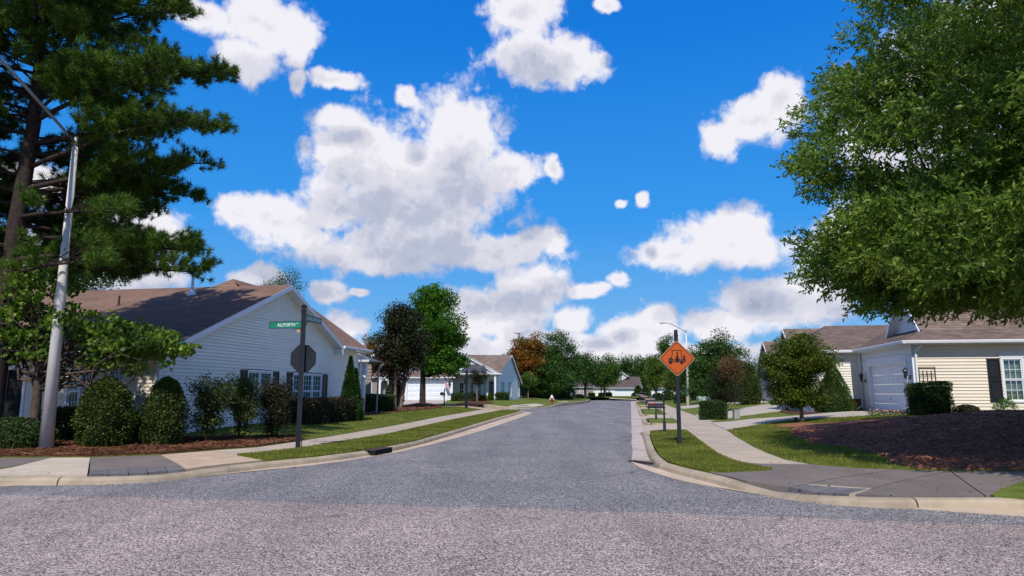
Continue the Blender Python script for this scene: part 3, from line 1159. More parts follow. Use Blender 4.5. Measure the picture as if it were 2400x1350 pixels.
verge_r = px_poly([(1523, 1013), (1560, 1010.5), (1609, 1010.5), (1638, 1034), (1684, 1067.5), (1720, 1083.3), (1760, 1094), (1810, 1103.5), (1702, 1109), (1660, 1107), (1605, 1096), (1567, 1084.5), (1545, 1067), (1533, 1045)])
drape('verge', verge_r, mt_lawn, 0.03, 0.12)
lawn_r = uv_poly([(118, 4.0), (60, 4.0), (28.5, 4.0)]) + px_poly([(1703, 1009.5), (1731, 1027), (1765, 1047.5), (1803, 1064.5), (1842, 1078.5), (1900, 1089), (2010, 1098), (2150, 1103), (2400, 1105.5), (2800, 1109)]) + [(70, 12), (70, 140)]
drape('lawn', lawn_r, mt_lawn, 0.02, 0.15, grid=0.9)
drape('verge', px_poly([(2322, 1164), (2344, 1151), (2400, 1131.5), (2760, 1131), (2760, 1187), (2400, 1170), (2330, 1166)]), mt_lawn, 0.03, 0.1)
lawn_far = [(-70, 71.5)] + Gz([(1160, 955.6), (1255, 954.6), (1290, 951.5), (1355, 944.5), (1383, 941.3)], 0.13) + [tuple(FR(128, -7.5)[:2]), (-70, 126)]
drape('lawn', lawn_far, mt_lawn, 0.02, 0.15, grid=1.8)
far_k = [(-70, 71.3)] + Gz([(1100, 955.6), (1160, 955.7), (1215, 955.4), (1255, 954.8), (1290, 951.7), (1355, 944.7), (1383, 941.5)], 0.13) + [tuple(FR(128, -7.6)[:2])]
kerb_run(kerb, None, far_k, None, side=1, seg=6)
drape('lawn', [(-70, 134), (70, 136), (70, 260), (-70, 260)], mt_lawn, 0.0, 0.2, grid=0)
# concrete bits beyond the side street
drape('driveway', px_poly([(908, 958), (1006, 952.5), (1050, 939), (952, 938)]), mt_drive, 0.045, 0.1, grid=0.9)
drape('path', px_poly([(1190, 953.5), (1255, 954), (1275, 950.5), (1335, 941.5), (1322, 941), (1250, 947), (1205, 950)]), mt_conc_pale, 0.04, 0.1, grid=0)
drape('path', px_poly([(1204, 950.2), (1222, 948.6), (1262, 953.2), (1240, 954)]), mt_conc_dark, 0.048, 0.1, grid=0)
# driveways on the right
drape('driveway', px_poly([(1666, 992), (1702, 1008.5), (1780, 996), (1850, 986), (1960, 980), (2140, 975), (2150, 969), (2030, 965), (1900, 973), (1840, 978), (1760, 983)]), mt_drive, 0.036, 0.08, grid=0.9)
drape('driveway', px_poly([(1629, 973.5), (1652, 989), (1733, 976.5), (1812, 966.5), (1880, 964), (1880, 950), (1800, 948.5), (1822, 957), (1733, 964), (1680, 968)]), mt_drive, 0.036, 0.08, grid=0.9)
drape('driveway', px_poly([(1592, 953), (1598, 959), (1650, 953), (1720, 946.5), (1800, 944), (1800, 940), (1720, 941), (1650, 947)]), mt_drive, 0.036, 0.08, grid=0.9)
drape('driveway', [tuple(G(x, y, 0.02)[:2]) for x, y in [(1428, 938.6), (1492, 938.6), (1490, 936), (1440, 936)]], mt_drive, 0.1, 0.1, grid=0)
# planting beds
mulch_r = px_poly([(1850, 1012), (1868, 1003), (1900, 998), (1960, 992), (2060, 984), (2130, 978)]) + [(20.5, 23.8), (34, 23.8), (40, 12.5)] + px_poly([(2780, 1108), (2400, 1104.8), (2150, 1102), (2095, 1090), (2060, 1068), (1990, 1052), (1900, 1040), (1862, 1026)])
drape('mulch_bed', mulch_r, mt_mulch, 0.05, 0.1, kind='structure')
drape('mulch_bed', px_poly([(1812, 1001), (1850, 996), (1890, 994), (1925, 996), (1915, 1001), (1880, 1004), (1840, 1004)]), mt_mulch, 0.06, 0.1, grid=0.3)
drape('mulch_bed', px_poly([(1826, 966), (1850, 972), (1900, 972), (1925, 969), (1925, 960), (1850, 960)]), mt_straw_bed, 0.05, 0.1)
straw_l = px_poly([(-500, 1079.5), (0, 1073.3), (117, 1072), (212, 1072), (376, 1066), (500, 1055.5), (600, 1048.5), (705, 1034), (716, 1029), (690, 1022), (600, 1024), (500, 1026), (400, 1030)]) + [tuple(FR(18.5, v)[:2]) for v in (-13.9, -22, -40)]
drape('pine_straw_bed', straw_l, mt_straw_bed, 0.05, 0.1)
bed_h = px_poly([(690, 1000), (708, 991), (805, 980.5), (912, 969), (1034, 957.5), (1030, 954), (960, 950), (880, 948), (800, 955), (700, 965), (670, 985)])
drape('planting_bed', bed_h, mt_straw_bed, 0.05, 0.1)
drape('planting_bed', px_poly([(1070, 946), (1075, 951), (1120, 950), (1160, 944), (1140, 941), (1090, 942)]), mt_straw_bed, 0.05, 0.1)

# ------------------------------------------------------------------ scattered blades and straw
RNG = np.random.default_rng(7)


def HTn(x, y):
    return np.array([HT(a, b) for a, b in zip(x, y)])


def in_poly(px, py, poly):
    inside = np.zeros(len(px), bool)
    k = len(poly)
    for i in range(k):
        x0, y0 = poly[i]
        x1, y1 = poly[(i + 1) % k]
        c = (y0 > py) != (y1 > py)
        xi = (x1 - x0) * (py - y0) / (y1 - y0 + 1e-12) + x0
        inside ^= c & (px < xi)
    return inside


def scatter(poly, n, ymax=1e9, avoid=(), power=1.0):
    xs = [p[0] for p in poly]
    ys = [p[1] for p in poly]
    X, Y = [], []
    tot = 0
    for _ in range(60):
        x = RNG.uniform(max(min(xs), -22), min(max(xs), 26), n)
        y = min(ys) + (min(max(ys), ymax) - min(ys)) * RNG.uniform(0, 1, n) ** power
        k_ = in_poly(x, y, poly)
        for a in avoid:
            k_ &= ~in_poly(x, y, a)
        X.append(x[k_])
        Y.append(y[k_])
        tot += k_.sum()
        if tot >= n:
            break
    return np.concatenate(X)[:n], np.concatenate(Y)[:n]


def blades(name, poly, n, h=(0.03, 0.065), w=0.011, ymax=48, avoid=(), off=0.02, power=1.5):
    x, y = scatter(poly, n, ymax, avoid, power)
    n = len(x)
    z = HTn(x, y) + off - 0.01
    t = RNG.uniform(0, 2 * math.pi, n)
    far = 1 + np.clip((y - 16) / 22, 0, 1.6)
    ww = w * far * RNG.uniform(0.7, 1.3, n)
    hh = RNG.uniform(h[0], h[1], n)
    le = RNG.uniform(0.0, 0.8, n) * hh
    ph = RNG.uniform(0, 2 * math.pi, n)
    B = np.stack([x, y, z], 1)
    d = np.stack([np.cos(t), np.sin(t), 0 * t], 1) * ww[:, None]
    T = B + np.stack([np.cos(ph) * le, np.sin(ph) * le, hh], 1)
    V = np.stack([B - d, B + d, T], 1)
    return np_mesh(name, V, 3, mt_blade, kind='stuff')


def straws(name, poly, n, mat, length=(0.06, 0.16), w=0.006, ymax=60, off=0.05, lift=0.03, avoid=()):
    x, y = scatter(poly, n, ymax, avoid, 1.2)
    n = len(x)
    z = HTn(x, y) + off + RNG.uniform(0.002, lift, n)
    t = RNG.uniform(0, 2 * math.pi, n)
    L_ = RNG.uniform(*length, n) / 2
    C_ = np.stack([x, y, z], 1)
    tz = RNG.normal(0, 0.16, n)
    d = np.stack([np.cos(t), np.sin(t), tz], 1) * L_[:, None]
    s_ = np.stack([-np.sin(t), np.cos(t), RNG.normal(0, 0.5, n)], 1) * (w * RNG.uniform(0.6, 1.6, n))[:, None]
    V = np.stack([C_ - d - s_, C_ + d - s_, C_ + d + s_, C_ - d + s_], 1)
    return np_mesh(name, V, 4, mat, kind='stuff')


drive1 = px_poly([(1666, 992), (1702, 1008.5), (1780, 996), (1850, 986), (1960, 980), (2140, 975), (2150, 969), (2030, 965), (1900, 973), (1840, 978), (1760, 983)])
blades('grass', verge_r, 60000, ymax=30, off=0.03)
blades('grass', lawn_r, 80000, ymax=32, avoid=(mulch_r, drive1), h=(0.03, 0.075), power=1.2)
blades('grass', verge_l, 75000, ymax=56, off=0.03)
blades('grass', lawn_left, 90000, ymax=56, avoid=(straw_l, bed_h), power=1.0)
straws('mulch_straw', mulch_r, 130000, mt_straw, length=(0.04, 0.12), w=0.0042, ymax=25)
straws('pine_straw', straw_l, 60000, mt_redstraw, w=0.005)
straws('pine_straw', bed_h, 9000, mt_redstraw, w=0.009)

# ------------------------------------------------------------------ building helpers


def siding(parent, f, poly, openings, mat, ex=0.114, single=True, name='siding_board', z0=None):
    """lapped boards on a wall: poly and openings in (s, z) of the wall, f(s, n, z) -> world"""
    zmin = min(p[1] for p in poly) if z0 is None else z0
    zmax = max(p[1] for p in poly)
    smin, smax = min(p[0] for p in poly) - 1, max(p[0] for p in poly) + 1
    big = MB()
    z = zmin
    while z < zmax - 0.01:
        z1 = min(z + ex, zmax)
        cutsz = sorted({z, z1} | {q for o in openings for q in (o[2], o[3]) if z + 0.004 < q < z1 - 0.004 and not single})
        for za, zb in zip(cutsz, cutsz[1:]):
            row = clip_poly(clip_poly(poly, (0, za), (0, 1)), (0, zb), (0, -1))
            if len(row) < 3:
                continue
            zm = (za + zb) / 2
            iv = [(smin, smax)]
            for o in openings:
                if o[2] < zm < o[3]:
                    nv = []
                    for a, b in iv:
                        if o[1] <= a or o[0] >= b:
                            nv.append((a, b))
                        else:
                            if o[0] > a:
                                nv.append((a, o[0]))
                            if o[1] < b:
                                nv.append((o[1], b))
                    iv = nv
            for a, b in iv:
                c = clip_poly(clip_poly(row, (a, 0), (1, 0)), (b, 0), (-1, 0))
                if len(c) < 3:
                    continue
                mb = big if not single else MB()
                fr_ = [f(s, 0.034 - 0.030 * (zz - z) / ex, zz - (0.001 if zz > z + ex * 0.5 else 0)) for s, zz in c]
                bk = [f(s, -0.05, zz - (0.001 if zz > z + ex * 0.5 else 0)) for s, zz in c]
                m_ = len(c)
                mb.add(fr_ + bk, [tuple(range(m_)), tuple(range(2 * m_ - 1, m_ - 1, -1))] + [(i, (i + 1) % m_, m_ + (i + 1) % m_, m_ + i) for i in range(m_)])
                if single:
                    mb.build(name, mat, parent)
        z = z1
    if not single:
        return big.build('siding', mat, parent, kind='stuff')


def roof(parent, pts, mat, course=0.145, th=0.05, name='roof', steps=True):
    """shingled slope over a flat convex polygon of world points; pts[0]->pts[1] is the eave"""
    P = [Vector(p) for p in pts]
    ax = (P[1] - P[0]).normalized()
    n = Vector((0, 0, 0))
    for i in range(len(P)):
        n += P[i].cross(P[(i + 1) % len(P)])
    n.normalize()
    if n.z < 0:
        n = -n
    upv = n.cross(ax).normalized()
    if upv.z < 0:
        upv = -upv
    O = P[0]
    q = [((p - O).dot(ax), (p - O).dot(upv)) for p in P]
    bmax, bmin = max(b for a, b in q), min(b for a, b in q)
    mb = MB()
    mb.uv = []
    # deck
    k = len(P)
    A = [p - n * 0.004 for p in P]
    B = [p - n * th for p in P]
    area = sum(q[i][0] * q[(i + 1) % k][1] - q[(i + 1) % k][0] * q[i][1] for i in range(k))
    mb.add(A + B, [tuple(range(k)), tuple(range(2 * k - 1, k - 1, -1))] + [(i, (i + 1) % k, k + (i + 1) % k, k + i) for i in range(k)])
    mb.uv += q + q
    if steps:
        b = math.floor(bmin / course) * course
        while b < bmax:
            c = clip_poly(clip_poly(q, (0, b), (0, 1)), (0, b + course), (0, -1))
            if len(c) >= 3:
                m_ = len(c)
                top = [O + ax * s + upv * t + n * (0.009 * (1 - (t - b) / course) + 0.001) for s, t in c]
                low = [O + ax * s + upv * t - n * 0.002 for s, t in c]
                mb.add(top + low, [tuple(range(m_))] + [(i, (i + 1) % m_, m_ + (i + 1) % m_, m_ + i) for i in range(m_)])
                mb.uv += c + c
            b += course
    return mb.build(name, mat, parent)


def window(parent, f, s0, s1, z0, z1, units=1, cols=3, rows=2, glass=None, blind=False, casing=0.07, mull=0.09, hood=False):
    fr = MB(f)
    c = casing
    fr.box(s0, s0 + c, -0.08, 0.045, z0, z1).box(s1 - c, s1, -0.08, 0.045, z0, z1)
    fr.box(s0 + c, s1 - c, -0.08, 0.045, z1 - c, z1).box(s0 - 0.02, s1 + 0.02, -0.08, 0.06, z0 - 0.03, z0 + 0.04)
    if hood:
        fr.box(s0 - 0.05, s1 + 0.05, 0.0, 0.05, z1 + 0.003, z1 + 0.17).box(s0 - 0.11, s1 + 0.11, 0.0, 0.10, z1 + 0.173, z1 + 0.22)
    wu = (s1 - s0 - 2 * c - (units - 1) * mull) / units
    panes = []
    for k in range(units):
        a = s0 + c + k * (wu + mull)
        b = a + wu
        if k:
            fr.box(a - mull, a, -0.08, 0.04, z0 + 0.04, z1 - c)
        zm = (z0 + z1) / 2
        za, zb = z0 + 0.041, z1 - c - 0.001
        t = 0.04
        for (p, q, d) in ((za, zm, 0.0), (zm, zb, 0.014)):
            fr.box(a + 0.001, a + t, -0.06 + d, 0.0 + d, p, q).box(b - t, b - 0.001, -0.06 + d, 0.0 + d, p, q)
            fr.box(a + t, b - t, -0.06 + d, 0.0 + d, p + 0.001, p + t).box(a + t, b - t, -0.06 + d, 0.0 + d, q - t, q - 0.001)
            for i in range(1, cols):
                x = a + t + (b - a - 2 * t) * i / cols
                fr.box(x - 0.008, x + 0.008, -0.04 + d, -0.012 + d, p + t, q - t)
            for j in range(1, rows):
                y = p + t + (q - p - 2 * t) * j / rows
                fr.box(a + t, b - t, -0.041 + d, -0.014 + d, y - 0.008, y + 0.008)
            panes.append((a + t - 0.002, b - t + 0.002, -0.034 + d, -0.026 + d, p + t - 0.002, q - t + 0.002))
    w = fr.build('window', mt_trim, parent)
    for p in panes:
        MB(f).box(*p).build('pane', glass or mt_glass, w)
    if blind:
        sl = MB(f)
        z = z0 + 0.08
        while z < z1 - 0.08:
            sl.add([f(s0 + c, -0.10, z), f(s1 - c, -0.10, z), f(s1 - c, -0.145, z + 0.026), f(s0 + c, -0.145, z + 0.026)], [(0, 1, 2, 3)])
            z += 0.048
        o = sl.build('blind', mt_blind, w)
        MB(f).box(s0 - 0.1, s1 + 0.1, -0.36, -0.35, z0 - 0.1, z1 + 0.1).build('dark_backing', mt_dark, w)  # flat near-black panel stands in for the unlit room
    return w


def shutter(parent, f, s0, s1, z0, z1):
    mb = MB(f)
    t = 0.05
    mb.box(s0, s0 + t, 0.022, 0.06, z0, z1).box(s1 - t, s1, 0.022, 0.06, z0, z1)
    zm = (z0 + z1) / 2
    for a, b in ((z0, z0 + 0.08), (zm - 0.05, zm + 0.05), (z1 - 0.08, z1)):
        mb.box(s0 + t, s1 - t, 0.022, 0.06, a, b)
    for a, b in ((z0 + 0.08, zm - 0.05), (zm + 0.05, z1 - 0.08)):
        mb.box(s0 + t, s1 - t, 0.022, 0.035, a, b).box(s0 + t + 0.04, s1 - t - 0.04, 0.035, 0.048, a + 0.05, b - 0.05)
    return mb.build('shutter', mt_shutter, parent)


def garage_door(parent, f, s0, s1, z0, z1, cols=8, rowsn=4, trim=0.13, handle=True, ny=0.0):
    fr = MB(f)
    fr.box(s0 - trim, s0, -0.12, 0.05, z0, z1 + trim).box(s1, s1 + trim, -0.12, 0.05, z0, z1 + trim)
    fr.box(s0, s1, -0.12, 0.05, z1, z1 + trim)
    d = fr.build('garage_door', mt_trim, parent)
    H_ = (z1 - z0) / rowsn
    for r in range(rowsn):
        a, b = z0 + r * H_ + 0.006, z0 + (r + 1) * H_ - 0.006
        mb = MB(f)
        mb.box(s0 + 0.005, s1 - 0.005, -0.12, -0.09, a, b)
        cw = (s1 - s0) / cols
        for c in range(cols):
            x0, x1 = s0 + c * cw + 0.07, s0 + (c + 1) * cw - 0.07
            y0, y1 = a + 0.08, b - 0.08
            P = [f(x0, -0.09, y0), f(x1, -0.09, y0), f(x1, -0.09, y1), f(x0, -0.09, y1)]
            Q = [f(x0 + .03, -0.072, y0 + .03), f(x1 - .03, -0.072, y0 + .03), f(x1 - .03, -0.072, y1 - .03), f(x0 + .03, -0.072, y1 - .03)]
            mb.add(P + Q, [(4, 5, 6, 7)] + [(i, (i + 1) % 4, 4 + (i + 1) % 4, 4 + i) for i in range(4)])
        mb.build('door_section', mt_door_w, d)
    if handle:
        sm = (s0 + s1) / 2
        hm = MB(f)
        hm.box(sm - 0.02, sm + 0.02, -0.085, -0.05, z0 + 1.0 * H_ + 0.2, z0 + 1.0 * H_ + 0.24).box(sm - 0.07, sm + 0.07, -0.062, -0.048, z0 + H_ + 0.21, z0 + H_ + 0.23)
        hm.build('handle', mt_black, d)
    return d


def gutter_pipe(parent, pts, name='downspout', w=0.07, mat=None):
    mb = MB()
    for a, b in zip(pts, pts[1:]):
        mb.bar(a, b, w, w * 0.8, up=(0.3, 0.2, 1) if abs((Vector(b) - Vector(a)).normalized().z) < 0.9 else (1, 0, 0))
    return mb.build(name, mat or mt_trim, parent)


def eave_gutter(parent, a, b, out, name='roof_gutter'):
    """white gutter from a to b, hung outwards"""
    a, b, out = Vector(a), Vector(b), Vector(out).normalized()
    mb = MB()
    pr = [(0, 0), (0.11, 0), (0.12, -0.02), (0.10, -0.11), (0.0, -0.13)]
    A = [a + out * x + Vector((0, 0, y)) for x, y in pr]
    mb.prism(A, b - a)
    return mb.build(name, mt_trim, parent)


# ------------------------------------------------------------------ house at the left corner
V0 = -13.8
fG = lambda s, n, z: FR(s, V0 + n, z)                 # wall facing the street; s = u
h1 = thing('corner_house', 'pale grey sided house with broad gable at the corner behind the clipped bushes', 'house', FR(26, -20, 0))
wall = [(18.67, 0.3), (33.87, 0.3), (33.87, 3.62), (31.05, 3.66), (25.84, 5.76), (18.67, 2.90)]
W1 = (23.45, 25.25, 0.88, 2.43)
W2 = (26.93, 29.70, 0.88, 2.42)
siding(h1, fG, wall, [W1, W2], mt_side_grey)
window(h1, fG, *W1, units=2, cols=3, rows=3, glass=mt_glass_teal)
window(h1, fG, *W2, units=3, cols=3, rows=3, glass=mt_glass_teal)
for a, b in ((22.98, 23.42), (25.28, 25.74), (26.40, 26.88), (29.76, 30.24)):
    shutter(h1, fG, a, b, 0.90, 2.42)
fC = lambda s, n, z: FR(18.67 - n, s, z)              # wall facing the camera; s = v
cx = lambda x, y: hit_u(x, y, 18.67)[0]
wa = [(cx(157, 900), cx(222, 900), 0.95, 2.35), (cx(254, 900), cx(296, 900), 0.95, 2.35), (cx(8, 900), cx(62, 900), 0.25, 2.40), (cx(-60, 900), cx(-150, 900), 0.9, 2.3)]
wa = [(min(a, b), max(a, b), c, d) for a, b, c, d in wa]
siding(h1, fC, [(-27, 0.3), (V0 - 0.09, 0.3), (V0 - 0.09, 2.85), (-27, 2.85)], wa, mt_side_cream, single=True)
window(h1, fC, *wa[0], units=2, cols=3, rows=2)
window(h1, fC, *wa[1], units=1, cols=3, rows=2)
window(h1, fC, *wa[3], units=2, cols=3, rows=2)
dr = MB(fC).box(wa[2][0] + 0.1, wa[2][1] - 0.1, -0.08, -0.04, 0.25, 2.3).build('patio_door', mt_dark, h1)
MB(fC).box(wa[2][0], wa[2][0] + 0.1, -0.08, 0.04, 0.25, 2.3).box(wa[2][1] - 0.1, wa[2][1], -0.08, 0.04, 0.25, 2.3).box(wa[2][0], wa[2][1], -0.08, 0.04, 2.3, 2.4).build('door_frame', mt_trim, dr)
MB(fG).box(18.60, 18.72, -0.09, 0.035, 0.3, 2.86).build('corner_board', mt_trim, h1)
MB(fG).box(33.81, 33.91, -0.09, 0.035, 0.3, 3.55).build('corner_board', mt_trim, h1)
MB(fC).box(cx(327, 900), cx(343, 900), 0.02, 0.14, 1.25, 1.62).box(cx(334, 900) - 0.015, cx(334, 900) + 0.015, 0.02, 0.05, 0.4, 1.25).build('meter_box', mt_util3, h1)
# gable roof
zr = lambda u: 5.92 - 0.405 * abs(25.84 - u)
OV = V0 + 0.38
roof(h1, [FR(18.25, -30, zr(18.25)), FR(18.25, OV, zr(18.25)), FR(25.84, OV, zr(25.84)), FR(25.84, -30, zr(25.84))], mt_roof_b)
roof(h1, [FR(31.0, OV, zr(31.0)), FR(31.0, -24, zr(31.0)), FR(25.84, -24, zr(25.84)), FR(25.84, OV, zr(25.84))], mt_roof_b)
mb = MB()
for (ua, ub) in ((18.2, 25.84), (25.84, 31.05)):
    d = FR(ub, OV, zr(ub)) - FR(ua, OV, zr(ua))
    A = [FR(ua, OV + 0.02, zr(ua) - 0.02), FR(ua, OV + 0.02, zr(ua) - 0.20), FR(ua, OV - 0.02, zr(ua) - 0.20), FR(ua, OV - 0.02, zr(ua) - 0.02)]
    mb.prism(A, d)
    A = [FR(ua, OV - 0.02, zr(ua) - 0.16), FR(ua, OV - 0.02, zr(ua) - 0.18), FR(ua, V0 - 0.04, zr(ua) - 0.18), FR(ua, V0 - 0.04, zr(ua) - 0.16)]
    mb.prism(A, d)
mb.build('rake_board', mt_trim, h1)
# street-facing slope of the main roof
zm_ = lambda v: 3.74 + 0.69 * (-13.35 - v)
roof(h1, [FR(34.5, -13.35, zm_(-13.35)), FR(31.05, -13.35, zm_(-13.35)), FR(31.05, -13.9, zm_(-13.9)), FR(28.0, -15.2, zm_(-15.2)), FR(28.3, -17.6, zm_(-17.6)), FR(34.5, -17.6, zm_(-17.6))], mt_roof_b)
roof(h1, [FR(25.2, -21.2, 4.3), FR(25.2, -14.3, 4.3), FR(28.3, -17.6, zm_(-17.6))], mt_roof_b)
roof(h1, [FR(28.3, -21.9, 3.74), FR(34.5, -21.9, 3.74), FR(34.5, -17.6, zm_(-17.6)), FR(28.3, -17.6, zm_(-17.6))], mt_roof_b, steps=False)
fR = lambda s, n, z: FR(33.87 + n, s, z)
siding(h1, fR, [(-21.5, 0.3), (V0 - 0.06, 0.3), (V0 - 0.06, 3.7), (-17.6, 6.3), (-21.5, 3.7)], [], mt_side_grey, single=False)
eave_gutter(h1, FR(31.0, -13.36, 3.78), FR(34.6, -13.36, 3.78), FR(0, 1) - FR(0, 0))
MB(fG).box(31.0, 34.5, -0.02, 0.43, 3.60, 3.63).box(31.0, 31.08, 0.02, 0.43, 3.35, 3.60).build('soffit', mt_trim, h1)
eave_gutter(h1, FR(18.24, -13.4, zr(18.2) - 0.01), FR(18.24, -30, zr(18.2) - 0.01), FR(-1, 0) - FR(0, 0))
MB(fC).box(-30, V0 + 0.3, 0.0, 0.4, 2.72, 2.75).build('soffit', mt_trim, h1)
# second ridge further left, flue and vent pipe
roof(h1, [FR(21.5, -30.5, 4.2), FR(21.5, -20.2, 4.2), FR(26.6, -24.5, 6.25), FR(26.6, -30.5, 6.25)], mt_roof_b)


def on_slope(x, y):
    d = ray(x, y)
    lo_ = 5.0
    hi_ = 25.8 / UV(d.x, d.y)[0]
    for _ in range(50):
        t = (lo_ + hi_) / 2
        X, Y, Z = d.x * t, d.y * t, CAMZ + d.z * t
        uu, vv = UV(X, Y)
        if Z < zr(uu) and uu > 18.25:
            hi_ = t
        else:
            lo_ = t
    return Vector((X, Y, Z))


p = on_slope(450, 690)
fl = MB()
fl.lathe(p - Vector((0, 0, 0.12)), [(0.20, 0), (0.19, 0.10), (0.075, 0.30), (0.07, 0.34), (0.062, 0.35), (0.062, 0.84), (0.085, 0.85), (0.085, 0.98), (0.05, 1.0)], 14)
fl.build('flue', mt_galv, h1)
p = on_slope(278, 716)
MB().lathe(p - Vector((0, 0, 0.05)), [(0.12, 0), (0.05, 0.08), (0.04, 0.09), (0.04, 0.42)], 10).build('vent_pipe', mt_iron, h1)
gutter_pipe(h1, [FR(34.2, -13.45, 3.62), FR(34.0, -13.66, 3.35), FR(33.98, -13.70, 0.35)])
# porch beyond the corner
pu0, pu1 = 36.2, 39.5
fP = lambda s, n, z: FR(36.2 - n, s, z)
pr_ = hit_u(857, 880, 36.2)[0]
DV = pr_ + 12.3
fP = lambda s, n, z: FR(36.2 - n, s + DV, z)
MB(fP).box(-14.9, -14.5, -0.4, 0.0, 0.35, 2.35).build('porch_column', mt_trim, h1)
MB(fP).box(-12.60, -12.38, -0.22, 0.0, 0.35, 2.35).box(-12.65, -12.33, -0.27, 0.05, 2.28, 2.38).build('porch_column', mt_trim, h1)
arch = [(-14.5, 2.38), (-12.3, 2.38), (-12.3, 3.25), (-14.9, 3.25), (-14.9, 2.38)]
n_ = 8
pts = [(-14.9, 3.25), (-14.9, 2.38), (-14.5, 2.38)]
for i in range(1, n_):
    t = math.pi * i / n_
    pts.append((-13.56 - 0.94 * math.cos(t), 2.38 + 0.48 * math.sin(t)))
pts += [(-12.62, 2.38), (-12.3, 2.38), (-12.3, 3.25)]
MB().prism([fP(a, 0, z) for a, z in pts], fP(0, -0.25, 0) - fP(0, 0, 0)).build('porch_arch', mt_trim, h1)
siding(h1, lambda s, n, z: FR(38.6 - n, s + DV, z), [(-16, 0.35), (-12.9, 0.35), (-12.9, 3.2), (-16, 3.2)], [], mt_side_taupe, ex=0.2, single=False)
roof(h1, [FR(35.7, -15.6 + DV, 3.3), FR(35.7, -11.95 + DV, 3.3), FR(37.0, -13.4 + DV, 3.85), FR(37.0, -15.6 + DV, 3.85)], mt_metal_roof, steps=False, name='porch_roof')
roof(h1, [FR(35.7, -11.95 + DV, 3.3), FR(38.0, -11.95 + DV, 3.3), FR(37.0, -13.4 + DV, 3.85)], mt_metal_roof, steps=False, name='porch_roof')
eave_gutter(h1, FR(35.7, -15.5 + DV, 3.33), FR(35.7, -11.9 + DV, 3.33), FR(-1, 0) - FR(0, 0))
gutter_pipe(h1, [FR(35.65, -13.9 + DV, 3.2), FR(36.0, -14.2 + DV, 2.95), FR(36.1, -14.6 + DV, 2.9)], w=0.09)
gutter_pipe(h1, [FR(38.1, -12.0 + DV, 3.2), FR(38.15, -12.3 + DV, 2.9), FR(38.15, -12.35 + DV, 0.4)], w=0.09, mat=mt_util3)

# ------------------------------------------------------------------ house at the right corner
h2 = thing('corner_house', 'cream sided house with white garage door behind the mulch mound', 'house', FR(36, 17, 0.6))
RU, RV = 30.73, 11.4
fA = lambda s, n, z: FR(RU - n, s, z)                 # faces the camera; s = v
fB = lambda s, n, z: FR(s, RV - n, z)                 # faces the street; s = u
WR = (14.64, 15.46, 1.24, 2.98)
WR2 = (19.6, 20.4, 1.24, 2.98)
siding(h2, fA, [(RV + 0.06, 0.66), (24, 0.66), (24, 3.62), (RV + 0.06, 3.62)], [WR, WR2], mt_side_cream, ex=0.128)
window(h2, fA, *WR, units=1, cols=3, rows=2, glass=mt_glass_clear, blind=True, hood=True)
window(h2, fA, *WR2, units=1, cols=3, rows=2, glass=mt_glass_clear, blind=True, hood=True)
shutter(h2, fA, 14.12, 14.60, 1.22, 2.96)
shutter(h2, fA, 15.52, 15.98, 1.22, 2.96)
DG = (31.45, 36.0, 0.66, 2.82)
siding(h2, fB, [(RU + 0.06, 0.66), (37.2, 0.66), (37.2, 3.55), (RU + 0.06, 3.55)], [(DG[0] - 0.13, DG[1] + 0.13, 0.6, DG[3] + 0.13)], mt_side_white, ex=0.128)
garage_door(h2, fB, *DG, cols=8, rowsn=5, handle=True)
MB(fB).box(DG[0] - 0.13, DG[1] + 0.13, 0.0, 0.035, DG[3] + 0.135, DG[3] + 0.36).build('header_board', mt_trim, h2)
MB(fA).box(RV - 0.035, RV + 0.13, -0.02, 0.035, 0.66, 3.50).build('corner_board', mt_trim, h2)
MB(fB).box(37.12, 37.22, -0.02, 0.035, 0.66, 3.50).build('corner_board', mt_trim, h2)
# body beyond the garage, standing towards the street
BU = 37.2
fD = lambda s, n, z: FR(BU - n, s, z)
siding(h2, fD, [(9.0, 1.50), (RV - 0.07, 1.50), (RV - 0.07, 3.55), (9.0, 3.55)], [], mt_side_ivory, ex=0.128)
MB(fD).box(9.0, RV - 0.07, -0.06, 0.03, 1.28, 1.50).build('water_table', mt_trim, h2)
brk = MB(fD).box(9.0, RV - 0.07, -0.06, -0.004, 0.55, 1.28).build('brick_base', mt_mortar, h2)
bm_mesh = None
z = 0.60
r = 0
bricks = []
while z < 1.27:
    s = RV - 0.08 - (0.11 if r % 2 else 0.0)
    if z + 0.065 > 1.2:
        s = RV - 0.08
        while s - 0.065 > 9.2:
            MB(fD).box(s - 0.062, s, -0.01, 0.012, z, 1.275).build('brick', mt_brick, brk)
            s -= 0.072
        break
    while s - 0.215 > 9.2:
        MB(fD).box(s - 0.215, s, -0.01, 0.010, z, z + 0.062).build('brick', mt_brick, brk)
        s -= 0.225
    z += 0.072
    r += 1
siding(h2, lambda s, n, z: FR(s, 9.0 - n, z), [(BU, 0.6), (45, 0.6), (45, 3.55), (BU, 3.55)], [], mt_side_ivory, ex=0.128, single=False)
